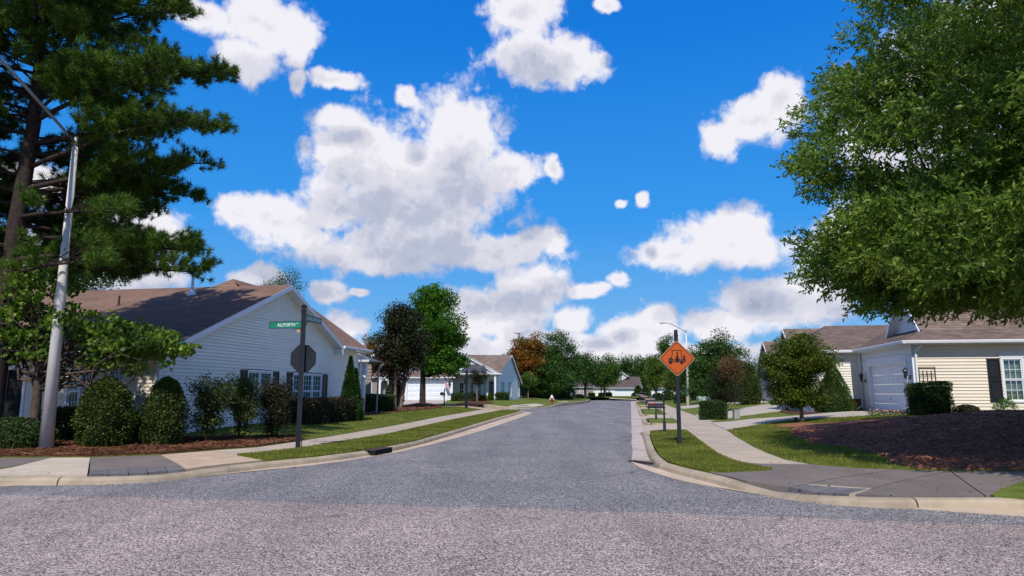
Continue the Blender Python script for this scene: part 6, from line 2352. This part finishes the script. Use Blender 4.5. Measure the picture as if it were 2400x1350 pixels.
def lamp(label, base, h, arm_dir, reach, rise, r0, r1, seed, bend=0.25):
    o = thing('street_lamp', label, 'street lamp', base)
    b = Vector(base)
    MB().tube([b + Vector((0, 0, -0.05)), b + Vector((0, 0, h * 0.5)), b + Vector((0, 0, h))], [r0, (r0 + r1) / 2, r1], 20).build('pole', mt_lamp_white, o, smooth=True)
    MB().tube([b + Vector((0, 0, h)), b + Vector((0, 0, h + 0.28))], [r1 * 0.82, r1 * 0.7], 14).build('pole_cap', mt_lamp_grey, o, smooth=True)
    d = Vector(arm_dir).normalized()
    pts = []
    for i in range(11):
        t = i / 10
        x = reach * t
        z = rise * (1.18 * t if t < 0.72 else 0.85 + 0.15 * math.sin((t - 0.72) / 0.28 * math.pi / 2))
        pts.append(b + d * x + Vector((0, 0, h + 0.12 + z)))
    MB().tube(pts, [0.04] * 11, 10).build('arm', mt_lamp_grey, o, smooth=True)
    e = pts[-1]
    sd = d.cross(Vector((0, 0, 1)))
    hd = MB()
    A = [(0.0, 0.04), (0.12, 0.09), (0.35, 0.15), (0.62, 0.14), (0.74, 0.05)]
    V = []
    for x, w in A:
        p = e + d * x
        for (q, zz) in ((-w, -0.015), (-w * 0.55, 0.06 if 0 < x < 0.7 else 0.02), (w * 0.55, 0.06 if 0 < x < 0.7 else 0.02), (w, -0.015), (w * 0.8, -0.06 if x > 0.1 else -0.03), (-w * 0.8, -0.06 if x > 0.1 else -0.03)):
            V.append(p + sd * q + Vector((0, 0, zz)))
    Fs = [tuple(range(6)), tuple(range(29, 23, -1))]
    for i in range(4):
        for j in range(6):
            Fs.append((i * 6 + j, i * 6 + (j + 1) % 6, (i + 1) * 6 + (j + 1) % 6, (i + 1) * 6 + j))
    hd.add(V, Fs)
    hdo = hd.build('luminaire', mt_lamp_grey, o)
    MB().lathe(e + d * 0.16 + Vector((0, 0, 0.055)), [(0.045, 0), (0.045, 0.075), (0.03, 0.09)], 12).build('photocell', mt_trim, hdo)
    return o


lb = G(107, 1055)
ltop = PT(173, 345, lb.y).z
lamp('tall white street lamp in front of the pine at the left corner', lb, ltop - lb.z, (FR(-1, -0.0) - FR(0, 0)), 3.2, 1.35, 0.165, 0.072, 1)
lb2 = PT(1614, 946, 76)
lb2.z = HT(lb2.x, lb2.y)
lamp('distant white street lamp rising behind the golf cart sign', lb2, PT(1611, 780, 76).z - lb2.z, FR(0, -1) - FR(0, 0), 2.1, 1.0, 0.16, 0.08, 2)


def text(parent, s, loc, size, rot, mat, name='lettering', sx=1.0, ext=0.0015):
    c = bpy.data.curves.new(name, 'FONT')
    c.body = s
    c.size = size
    c.extrude = ext
    c.align_x = 'CENTER'
    c.align_y = 'CENTER'
    c.materials.append(mat)
    tmp = bpy.data.objects.new(name + '_curve', c)
    me = bpy.data.meshes.new_from_object(tmp)
    bpy.data.objects.remove(tmp)
    if not me.materials:
        me.materials.append(mat)
    o = bpy.data.objects.new(name, me)
    COL.objects.link(o)
    o.parent = parent
    o.location = loc
    o.rotation_euler = rot
    o.scale = (sx, 1, 1)
    WM[o.name] = Matrix.Identity(4)
    return o


def scroll(f, cx_, cz, r, mb, turns=1.4):
    pts = []
    for i in range(18):
        t = i / 17 * turns * 2 * math.pi
        rr = r * (1 - 0.55 * i / 17)
        pts.append(f(cx_ + rr * math.cos(t), 0, cz + rr * math.sin(t)))
    mb.tube(pts, 0.009, 5)


# street-name post with the back of a stop sign
b = G(698, 1053)
so1 = thing('street_sign_post', 'square slate blue post with two green street names and the back of a stop sign', 'street sign', b)
hz = PT(711, 716, b.y).z
q = MB(lambda x, y, z: b + Vector((x * math.cos(0.42) - y * math.sin(0.42), x * math.sin(0.42) + y * math.cos(0.42), z)))
q.box(-0.058, 0.058, -0.058, 0.058, -0.05, hz - b.z - 0.14)
q.build('post', mt_post, so1)
q = MB(lambda x, y, z: b + Vector((x * math.cos(0.42) - y * math.sin(0.42), x * math.sin(0.42) + y * math.cos(0.42), z)))
t_ = hz - b.z
q.box(-0.068, 0.068, -0.068, 0.068, t_ - 0.16, t_ - 0.135).box(-0.056, 0.056, -0.056, 0.056, t_ - 0.135, t_ - 0.03).box(-0.07, 0.07, -0.07, 0.07, t_ - 0.03, t_ - 0.005).box(-0.05, 0.05, -0.05, 0.05, t_ - 0.005, t_ + 0.012)
q.build('post_cap', mt_post, so1)
fU = lambda v, n, z: b + (FR(n, v) - FR(0, 0)) + Vector((0, 0, z - b.z))      # v across, n along the street
zc = PT(710, 840, b.y).z
oc = [(0.395 * math.cos(rad(22.5 + 45 * i)), zc + 0.395 * math.sin(rad(22.5 + 45 * i))) for i in range(8)]
ocx = 0.04
st = MB().prism([fU(a + ocx * 0, 0.075, z) for a, z in oc], fU(0, 0.004, 0) - fU(0, 0, 0))
st.build('stop_sign_back', mt_signback, so1)
MB(fU).box(-0.03, 0.03, 0.05, 0.076, zc - 0.25, zc - 0.21).box(-0.03, 0.03, 0.05, 0.076, zc + 0.21, zc + 0.25).build('bracket', mt_signback, so1)
# ALLFORTH PL blade, to the left
za, zb = PT(668, 768, b.y).z, PT(668, 753.5, b.y).z
fr_ = MB(fU)
L_ = 0.92
x1_ = -0.06
fr_.box(x1_ - L_, x1_, -0.012, 0.012, za - 0.012, za).box(x1_ - L_, x1_, -0.012, 0.012, zb, zb + 0.012).box(x1_ - L_ - 0.012, x1_ - L_, -0.012, 0.012, za - 0.012, zb + 0.012)
bl_ = MB(fU).box(x1_ - L_, x1_, -0.005, 0.005, za, zb).build('name_blade', mt_green_sign, so1)
bl_['label'] = 'green blade reading ALLFORTH PL'
fr_.build('blade_frame', mt_darkgreen, bl_)
rot1 = (math.pi / 2, 0, -TH)
text(bl_, 'ALLFORTH', fU(x1_ - L_ * 0.47, -0.0085, (za + zb) / 2 - 0.004), 0.125, rot1, mt_letter, sx=0.86)
text(bl_, 'PL', fU(x1_ - L_ * 0.115, -0.0085, (za + zb) / 2 + 0.035), 0.055, rot1, mt_letter, sx=0.9)
# EASTON GREY LOOP blade, running away along the street
zc2, zd2 = PT(716, 750.5, b.y).z, PT(716, 737.5, b.y).z
fV = lambda s, n, z: b + (FR(s, n) - FR(0, 0)) + Vector((0, 0, z - b.z))      # s along the street, n to the right
L2_ = 1.02
bl2 = MB(fV).box(0.06, 0.06 + L2_, -0.005, 0.005, zc2, zd2).build('name_blade', mt_green_sign, so1)
bl2['label'] = 'green blade reading EASTON GREY LOOP, seen at a slant'
MB(fV).box(0.06, 0.06 + L2_, -0.012, 0.012, zc2 - 0.012, zc2).box(0.06, 0.06 + L2_, -0.012, 0.012, zd2, zd2 + 0.012).box(0.06 + L2_, 0.072 + L2_, -0.012, 0.012, zc2 - 0.012, zd2 + 0.012).build('blade_frame', mt_darkgreen, bl2)
text(bl2, 'EASTON GREY LOOP', fV(0.06 + L2_ * 0.5, 0.0085, (zc2 + zd2) / 2 - 0.004), 0.12, (math.pi / 2, 0, math.pi / 2 - TH), mt_letter, sx=0.80)
for ff, zz, nm in ((lambda a, n, z: fU(-a, n, z), za, 0), (lambda a, n, z: fV(a, n, z), zc2, 1)):
    sc_ = MB()
    scroll(ff, 0.13, zz - 0.085, 0.075, sc_, 1.0)
    sc_.tube([ff(0.05, 0, zz - 0.03), ff(0.2, 0, zz - 0.035), ff(0.27, 0, zz - 0.02), ff(0.30, 0, zz - 0.045), ff(0.27, 0, zz - 0.06)], 0.009, 5)
    br = sc_.build('scroll_bracket', mt_black, so1)
    m2 = [(0.13 + 0.062 * math.cos(t), zz - 0.085 + 0.062 * math.sin(t)) for t in np.linspace(0, 2 * math.pi, 17)[:-1]]
    MB().prism([ff(a, -0.006, z) for a, z in m2], ff(0, 0.006, 0) - ff(0, -0.006, 0)).build('medallion', mt_medal, br)

# golf cart crossing sign
b2 = G(1594, 1045)
so2 = thing('warning_sign', 'orange diamond sign with black golf cart picture on a dark square post', 'road sign', b2)
hz = PT(1585, 773, b2.y).z
ang = -TH + 0.10
R2 = lambda x, y, z: b2 + Vector((x * math.cos(ang) - y * math.sin(ang), x * math.sin(ang) + y * math.cos(ang), z - b2.z))
MB(R2).box(-0.05, 0.05, 0.01, 0.11, b2.z - 0.05, hz - 0.10).build('post', mt_post, so2)
MB(R2).box(-0.058, 0.058, 0.002, 0.118, hz - 0.17, hz - 0.145).box(-0.045, 0.045, 0.015, 0.105, hz - 0.10, hz - 0.005).build('post_cap', mt_post, so2)
MB(R2).box(-0.045, 0.045, 0.015, 0.105, hz - 0.004, hz + 0.006).build('post_top', mt_rim, so2)
zc = PT(1590, 840, b2.y).z
hd_ = 0.505


def rounded_diamond(h, rnd=0.10, n=4):
    pts = []
    for k in range(4):
        a = math.pi / 2 * k
        c = Vector((math.cos(a), math.sin(a)))
        for i in range(n + 1):
            t = -math.pi / 4 + math.pi / 2 * i / n
            cc = c * (h - rnd)
            pts.append((cc.x + rnd * 0.7071 * 1.0 * math.cos(a + t), cc.y + rnd * 0.7071 * math.sin(a + t)))
    return pts


def plate(h, y0, y1, mat, name, parent):
    return MB().prism([R2(x, y0, zc + z) for x, z in rounded_diamond(h)], R2(0, y1, 0) - R2(0, y0, 0)).build(name, mat, parent)


pl = plate(hd_ + 0.02, 0.002, -0.004, mt_rim, 'sign_edge', so2)
pl = plate(hd_ - 0.012, -0.0045, -0.007, mt_orange, 'sign_face', so2)
# black border line
outer, inner = rounded_diamond(hd_ - 0.035), rounded_diamond(hd_ - 0.055)
mb = MB()
n = len(outer)
mb.add([R2(x, -0.0085, zc + z) for x, z in outer] + [R2(x, -0.0085, zc + z) for x, z in inner], [(i, (i + 1) % n, n + (i + 1) % n, n + i) for i in range(n)])
mb.build('border', mt_ink, pl)
# pictogram, drawn from the sign: unit = metres about the centre
S0 = 0.505 / 45.0 * 1.0


def zp(x, y):                                         # pixel of the enlarged view -> sign coordinates
    return ((x - 745) / 355 * hd_, (838 - y) / 335 * hd_)


pic = MB()


def blob(pts, dy=-0.0095):
    P = [zp(*p) for p in pts]
    pic.prism([R2(x, -0.008, zc + z) for x, z in P], R2(0, dy, 0) - R2(0, -0.008, 0))


blob([(628, 681), (852, 681), (852, 695), (628, 695)])
blob([(648, 693), (662, 693), (650, 820), (634, 820)])
blob([(818, 693), (832, 693), (848, 850), (832, 850)])
blob([(752 + 17 * math.cos(t), 733 + 18 * math.sin(t)) for t in np.linspace(0, 2 * math.pi, 13)[:-1]])
blob([(746, 748), (760, 748), (762, 768), (744, 768)])
blob([(738, 765), (766, 762), (770, 812), (783, 815), (785, 852), (866, 852), (866, 800), (880, 790), (900, 792), (908, 812), (912, 905), (930, 912), (890, 914), (885, 895), (870, 876), (835, 868), (805, 880), (792, 912), (665, 912), (662, 905), (708, 895), (708, 862), (690, 862), (712, 836), (732, 830), (735, 806), (695, 806), (695, 799), (732, 797)])
blob([(596, 826), (640, 822), (664, 850), (690, 900), (670, 900), (650, 878), (612, 866), (580, 880), (562, 910), (550, 908), (568, 880)])
blob([(700, 845), (716, 850), (706, 870), (690, 866)])
blob([(870, 792), (884, 758), (900, 756), (918, 772), (915, 776), (898, 764), (888, 766), (880, 792)])
for cxp, cyp in ((612, 910), (835, 910)):
    blob([(cxp + 38 * math.cos(t), cyp + 38 * math.sin(t)) for t in np.linspace(0, 2 * math.pi, 17)[:-1]], -0.0105)
pic.build('pictogram', mt_ink, pl)
mo = MB()
for cxp, cyp in ((612, 910), (835, 910)):
    P = [zp(cxp + r * math.cos(t), cyp + r * math.sin(t)) for r in (47, 40) for t in np.linspace(math.pi, 2 * math.pi, 13)]
    k = len(mo.v)
    mo.add([R2(x, -0.0108, zc + z) for x, z in P], [(i, i + 1, 14 + i, 13 + i) for i in range(12)])
mo.build('wheel_arch_line', mt_orange, pl)
drape('worn_soil_patch', [(b2.x + 0.42 * math.cos(t) * (1 + 0.2 * math.sin(3 * t)), b2.y + 0.32 * math.sin(t)) for t in np.linspace(0, 6.28, 15)[:-1]], M('bare_sandy_soil', (0.26, 0.17, 0.10), 0.95, 0.3, 9), 0.045, 0.04, grid=0)

# mailboxes along the right kerb
def make_mailbox(loc, label, group):
    o = thing('mailbox', label, 'mailbox', loc, -TH, group)
    MB().box(-0.03, 0.03, -0.03, 0.03, -0.02, 1.32).build('post', mt_black, o, world=False)
    MB().lathe((0, 0, 0), [(0.075, 0.0), (0.07, 0.03), (0.058, 0.05), (0.055, 0.40), (0.062, 0.42), (0.04, 0.46)], 8).build('post_sleeve', mt_mbox, o, world=False)
    MB().lathe((0, 0, 1.30), [(0.045, 0), (0.05, 0.02), (0.03, 0.035), (0.045, 0.07), (0.05, 0.10), (0.03, 0.14), (0.008, 0.165)], 10).build('finial', mt_black, o, world=False)
    w, h = 0.105, 0.11
    prof = [(-w, 0), (w, 0), (w, h)] + [(w * math.cos(t), h + w * math.sin(t)) for t in np.linspace(0.3, math.pi - 0.3, 6)] + [(-w, h)]
    mb = MB()
    mb.prism([Vector((-0.56, y, 0.945 + z)) for y, z in prof], (0.52, 0, 0))
    box = mb.build('box', mt_mbox, o, world=False)
    MB().box(-0.62, 0.05, -0.02, 0.02, 0.90, 0.94).build('support_arm', mt_black, o, world=False)
    prof2 = [(y * 1.05, z * 1.04 - 0.003) for y, z in prof]
    MB().prism([Vector((-0.575, y, 0.945 + z)) for y, z in prof2], (0.014, 0, 0)).build('door', mt_mbox, box, world=False)
    MB().box(-0.50, -0.30, -w - 0.016, -w - 0.008, 1.055, 1.085).box(-0.36, -0.29, -w - 0.016, -w - 0.008, 1.04, 1.10).build('flag', mt_red, box, world=False)
    mb = MB()
    scroll(lambda a, n, z: Vector((a, 0, z)), -0.17, 0.80, 0.095, mb, 1.3)
    mb.tube([Vector((-0.03, 0, 0.66)), Vector((-0.12, 0, 0.70)), Vector((-0.30, 0, 0.89))], 0.01, 5)
    mb.build('scroll_bracket', mt_black, o, world=False)
    return o


mbs = [(1558, 1015.5, 'nearest mailbox, black with red flag, standing on the golf cart sign verge'), (1538, 984, 'second black mailbox, on the small verge past the first driveway'),
       (1521, 961, 'black mailbox with red flag on the long verge, third from the sign'), (1514.5, 954, 'fourth black mailbox, on the far edge of the long verge'),
       (1508, 947, 'black mailbox on the last verge, nearest of its cluster'), (1505, 945.3, 'black mailbox in the middle of the far cluster'), (1502, 943.8, 'black mailbox second from the far end of the row'), (1499, 942.4, 'farthest mailbox of the row beside the evergreens')]
GRP = 'black mailboxes along the right kerb'
m0 = None
for i, (x, y, lab) in enumerate(mbs):
    p = G(x, y)
    if m0 is None:
        m0 = make_mailbox(p, lab, GRP)
    else:
        c = copy_tree(m0)
        c.location = p
        c['label'] = lab
p = G(1041, 952.5)
c = copy_tree(m0)
c.location = p
c.rotation_euler = (0, 0, 1.2)
c['label'] = 'lone black mailbox in front of the white garage beyond the side street'
del c['group']

# thin post with a sign seen edge-on at the side street
b3 = G(1093, 957)
so3 = thing('sign_post', 'slim black post with an edge-on sign plate in front of the white house', 'street sign', b3)
MB().tube([b3 - Vector((0, 0, 0.05)), b3 + Vector((0, 0, PT(1092, 868, b3.y).z - b3.z))], [0.11, 0.09], 10).build('post', mt_black, so3)
zc = PT(1092, 890, b3.y).z
MB().prism([b3 + Vector((-0.12 - 0.02 * math.cos(rad(45 * i)) * 0, 0.38 * math.cos(rad(22.5 + 45 * i)), zc - b3.z + 0.38 * math.sin(rad(22.5 + 45 * i)))) for i in range(8)], (-0.05, 0.0, 0)).build('sign_plate', mt_signback, so3)

# hydrant
b4 = G(1293.5, 945.7)
hy = thing('fire_hydrant', 'red fire hydrant with white top on the far corner lawn', 'fire hydrant', b4)
MB().lathe(b4, [(0.22, 0), (0.22, 0.05), (0.15, 0.07), (0.15, 0.56), (0.19, 0.58), (0.19, 0.62)], 14).build('barrel', mt_hyd_r, hy, smooth=False)
MB().lathe(b4 + Vector((0, 0, 0.62)), [(0.19, 0), (0.18, 0.05), (0.17, 0.10), (0.13, 0.20), (0.06, 0.27), (0.05, 0.28), (0.05, 0.34)], 14).build('bonnet', mt_hyd_w, hy)
MB().tube([b4 + Vector((-0.27, 0, 0.48)), b4 + Vector((0.27, 0, 0.48))], 0.075, 10).build('side_nozzle', mt_hyd_w, hy)
MB().tube([b4 + Vector((0, 0, 0.44)), b4 + Vector((0, -0.26, 0.44))], 0.10, 10).build('front_nozzle', mt_hyd_r, hy)


def util_box(label, px_, y0, x0, x1, ytop, Y, mat, name, slope=0.06, cat='utility box', lid=True):
    p0, p1 = PT(x0, y0, Y), PT(x1, y0, Y)
    base = (p0 + p1) / 2
    base.z = HT(base.x, base.y) - 0.01
    w = (p1 - p0).length / 2
    h = PT(px_, ytop, Y).z - base.z
    o = thing(name, label, cat, base)
    d = w * 0.8
    f = lambda x, y, z: base + Vector((x, y, z))
    mb = MB()
    mb.prism([f(-w, -d, 0), f(-w, -d, h - slope), f(-w, -d * 0.4, h), f(-w, d, h), f(-w, d, 0)], (2 * w, 0, 0))
    mb.build('cabinet', mat, o)
    if lid:
        MB(f).box(-w * 1.03, w * 1.03, -d * 1.04, -d * 0.96, h - slope - 0.05, h - slope).build('lid_lip', mat, o)
        MB(f).box(-w * 0.3, w * 0.0, -d - 0.006, -d - 0.001, h * 0.35, h * 0.5).build('warning_label', mt_trim, o)
    return o


util_box('pale green transformer cabinet on the grass behind the boxy hedge', 1649, 947, 1635, 1663, 929, 80, mt_util, 'utility_cabinet', slope=0.25)


def pedestal(label, x, y, w, ytop, mat):
    b = G(x, y)
    o = thing('utility_pedestal', label, 'utility pedestal', b)
    hw = w / 2 * b.y / F
    h = PT(x, ytop, b.y).z - b.z
    f = lambda a, c, z: b + Vector((a, c, z))
    MB(f).box(-hw, hw, -hw * 0.9, hw * 0.9, -0.02, h * 0.86).build('case', mat, o)
    MB(f).box(-hw * 1.06, hw * 1.06, -hw * 0.97, hw * 0.97, h * 0.862, h * 0.94).box(-hw * 0.9, hw * 0.9, -hw * 0.8, hw * 0.8, h * 0.941, h).build('cap', mat, o)
    return o


pedestal('olive green utility pedestal beside the boxy hedge', 1700, 983, 11, 953.5, mt_util2)
pedestal('shorter grey utility pedestal right of the olive one', 1726, 982, 13, 960, mt_util3)
b5 = PT(1612, 951, 72)
b5.z = HT(b5.x, b5.y)
o = thing('utility_pedestal', 'beige utility pedestal at the foot of the far street lamp', 'utility pedestal', b5)
MB(lambda a, c, z: b5 + Vector((a, c, z))).box(-0.13, 0.13, -0.12, 0.12, 0, 0.95).build('case', mt_beige, o)
MB(lambda a, c, z: b5 + Vector((a, c, z))).box(-0.15, 0.15, -0.14, 0.14, 0.951, 1.0).build('cap', mt_beige, o)

# path lights
for i, (x, y, yt, lab) in enumerate(((1865, 992, 978, 'small black garden light left of the young tree trunk'), (1790, 947, 935, 'small black garden light by the second garage drive'))):
    b = G(x, y)
    o = thing('garden_light', lab, 'garden light', b)
    h = PT(x, yt, b.y).z - b.z
    MB(lambda a, c, z: b + Vector((a, c, z))).box(-0.015, 0.015, -0.015, 0.015, -0.02, h * 0.6).build('stake', mt_black, o)
    MB(lambda a, c, z: b + Vector((a, c, z))).box(-0.06, 0.06, -0.06, 0.06, h * 0.6, h * 0.93).box(-0.075, 0.075, -0.075, 0.075, h * 0.931, h).build('lamp_head', mt_black, o)

# trellis on the cream wall
za_, zb_ = 1.4, hit_u(2170, 861, RU)[1]
ta, tb = hit_u(2151.5, 870, RU)[0], hit_u(2190.5, 870, RU)[0]
o = thing('trellis', 'brown metal trellis leaning on the cream wall above the square bush', 'trellis', fA((ta + tb) / 2, 0.1, za_))
mb = MB(fA)
mb.box(ta, ta + 0.025, 0.06, 0.085, za_, zb_).box(tb - 0.025, tb, 0.06, 0.085, za_, zb_).box(ta, tb, 0.061, 0.084, zb_, zb_ + 0.025)
mb.build('frame', mt_iron, o)
for k in range(1, 4):
    x = ta + (tb - ta) * k / 4
    MB(fA).box(x - 0.012, x + 0.012, 0.0615, 0.0835, za_, zb_ - 0.12).build('bar', mt_iron, o)
for z in (zb_ - 0.28, zb_ - 0.58):
    MB(fA).box(ta + 0.025, tb - 0.025, 0.086, 0.10, z, z + 0.022).build('rail', mt_iron, o)


def lantern(f, s, z, label, sc=1.0):
    o = thing('wall_lantern', label, 'wall lantern', f(s, 0.15, z))
    c = f(s, 0.22, z)
    MB(f).box(s - 0.05, s + 0.05, 0.03, 0.06, z - 0.12, z + 0.05).build('back_plate', mt_black, o)
    mb = MB()
    mb.tube([f(s, 0.06, z - 0.05), f(s, 0.15, z - 0.12), f(s, 0.22, z - 0.09)], 0.012, 6)
    mb.build('bracket', mt_black, o)
    MB().lathe(c, [(0.02, -0.10), (0.04, -0.08), (0.06, -0.02), (0.062, 0.0)], 8).build('base', mt_black, o)
    gl = MB().lathe(c, [(0.055, 0.001), (0.085, 0.22)], 8).build('glass', mt_glass, o)
    fm = MB()
    for k in range(4):
        t = k * math.pi / 2 + 0.4
        fm.bar(c + Vector((0.06 * math.cos(t), 0.06 * math.sin(t), 0)), c + Vector((0.092 * math.cos(t), 0.092 * math.sin(t), 0.22)), 0.012)
    fm.build('cage', mt_black, gl)
    MB().lathe(c + Vector((0, 0, 0.221)), [(0.115, 0), (0.10, 0.03), (0.05, 0.08), (0.02, 0.10), (0.03, 0.12), (0.005, 0.15)], 8).build('hood', mt_black, o)
    return o


lz = hit_v(2116, 868, RV - 0.2)
lantern(fB, 31.02, 2.26, 'black carriage lantern right of the near garage door')
lantern(fB, 36.6, 2.2, 'black lantern left of the near garage door')
orn = thing('wall_ornament', 'small tan figure ornament hanging under the carriage lantern', 'ornament', fB(30.93, 0.05, 1.8))
MB().lathe(fB(30.93, 0.09, 1.62), [(0.02, 0), (0.06, 0.04), (0.07, 0.14), (0.04, 0.20), (0.055, 0.24), (0.05, 0.30), (0.01, 0.34)], 10).build('figure', mt_medal, orn, smooth=True)
MB(fB).box(30.925, 30.935, 0.03, 0.09, 1.95, 1.97).build('hook', mt_black, orn)

# flag and lanterns at the white house
fl0 = PT(1049, 898, 79.6)
flg = thing('flag', 'faded red white and blue flag hanging beside the white garage', 'flag', fl0)
a, b_ = PT(1050, 896, 79.75), PT(1037.5, 886, 79.2)
MB().tube([a, b_], 0.018, 6).build('flag_pole', mt_lamp_grey, flg)
rows = 7
wv = MB()
P0_, P1_ = a.lerp(b_, 0.45), b_
for i in range(rows + 1):
    for j in range(6):
        t, s_ = i / rows, j / 5
        p = P0_.lerp(P1_, s_) + Vector((0.55 * t * (1 - 0.3 * s_), 0.06 * math.sin(j * 1.7 + i * 0.6), -1.15 * t + 0.1 * s_ * t))
        wv.v.append(tuple(p))
for i in range(rows):
    for j in range(5):
        wv.f.append((i * 6 + j, i * 6 + j + 1, (i + 1) * 6 + j + 1, (i + 1) * 6 + j))
cl = wv.build('cloth', mt_flag, flg, smooth=True)
st_ = MB()
for j in (0, 2, 4):
    for i in range(2, rows):
        q = [Vector(wv.v[k]) + Vector((0, -0.006, 0)) for k in (i * 6 + j, i * 6 + j + 1, (i + 1) * 6 + j + 1, (i + 1) * 6 + j)]
        q = [q[0], q[0].lerp(q[1], 0.8), q[3].lerp(q[2], 0.8), q[3]]
        st_.add(q, [(0, 1, 2, 3)])
st_.build('stripes', M('faded_red_cloth', (0.50, 0.13, 0.14), 0.8, 0.1, 5), cl)
cn = MB()
for j in (0, 1, 2, 3, 4):
    for i in (0, 1):
        q = [Vector(wv.v[k]) + Vector((0, -0.006, 0)) for k in (i * 6 + j, i * 6 + j + 1, (i + 1) * 6 + j + 1, (i + 1) * 6 + j)]
        cn.add(q, [(0, 1, 2, 3)])
cn.build('canton', M('faded_blue_cloth', (0.14, 0.16, 0.28), 0.8, 0.1, 5), cl)
ln = PT(1053.5, 900, 79.85)
o = thing('wall_lantern', 'black lantern right of the white double garage beyond the side street', 'wall lantern', ln)
MB().lathe(ln - Vector((0, 0, 0.25)), [(0.03, 0), (0.10, 0.05), (0.13, 0.32), (0.15, 0.34), (0.05, 0.46), (0.01, 0.52)], 8).build('lamp_body', mt_black, o)
MB().box(ln.x - 0.04, ln.x + 0.04, 79.9, 79.99, ln.z - 0.1, ln.z + 0.5).build('back_plate', mt_black, o)
bd = PT(943, 902, 79.9)
MBo = thing('house_number', 'small dark number plate left of the white double garage', 'number plate', bd)
MB().box(bd.x - 0.26, bd.x + 0.26, 79.90, 79.94, bd.z - 0.07, bd.z + 0.07).build('plate', mt_iron, MBo)

# storm drain in the left kerb
A_, B_ = G(863, 1056.5, 0.13), G(903, 1049.5, 0.13)
d = (B_ - A_).normalized()
nn_ = Vector((d.y, -d.x, 0))
o = thing('storm_drain', 'rusty curb inlet with dark mouth in the left kerb', 'storm drain', (A_ + B_) / 2)
f = lambda s, n, z: Vector((A_.x, A_.y, 0)) + d * s + nn_ * n + Vector((0, 0, z))
L_ = (B_ - A_).length
hB = HT(A_.x, A_.y)
MB(f).box(-0.02, L_ + 0.02, -0.10, 0.21, hB + 0.004, hB + 0.022).build('cover_plate', mt_iron, o)
MB(f).box(0.0, L_, 0.05, 0.205, 0.018, hB + 0.0035).build('mouth', mt_dark, o)  # solid near-black box, its colour stands in for the shaded opening
A_, B_ = G(1479, 1079.5, 0.02), G(1531, 1087, 0.02)
d = (B_ - A_).normalized()
nn_ = Vector((d.y, -d.x, 0))
o = thing('drain_grate', 'dark iron grate bar across the right gutter', 'drain grate', (A_ + B_) / 2)
f2 = lambda s, n, z: Vector((A_.x, A_.y, 0)) + d * s + nn_ * n + Vector((0, 0, z))
L_ = (B_ - A_).length
MB(f2).box(0, L_, -0.09, 0.09, 0.005, 0.022).build('frame', mt_iron, o)
for k in range(3):
    MB(f2).box(0.02, L_ - 0.02, -0.07 + k * 0.055, -0.045 + k * 0.055, 0.023, 0.034).build('bar', mt_iron, o)

# fallen leaves and twigs on road and pavement
r5 = np.random.default_rng(9)
n = 520
x = np.concatenate([r5.uniform(-14, 2, n), r5.uniform(2.6, 11, n)])
y = np.concatenate([r5.uniform(11.5, 30, n), r5.uniform(10.2, 17, n)])
z = []
for a, c in zip(x, y):
    u_, v_ = UV(a, c)
    on_walk = (v_ > 2.4 and a > 3) or (v_ < -8.2)
    z.append(HT(a, c) + 0.022 if on_walk else 0.012)
keep = np.array([(v_ < -8.3 or v_ > 2.5 or (-6.6 < v_ < -5.9)) for v_ in [UV(a, c)[1] for a, c in zip(x, y)]])
P = np.stack([x, y, np.array(z)], 1)[keep]
np_mesh('fallen_leaves', leaf_verts(P, r5.uniform(0.025, 0.055, len(P)), T_DIAMOND, r5, 3.0), 4, lf_brown, kind='stuff')

bpy.context.view_layer.update()
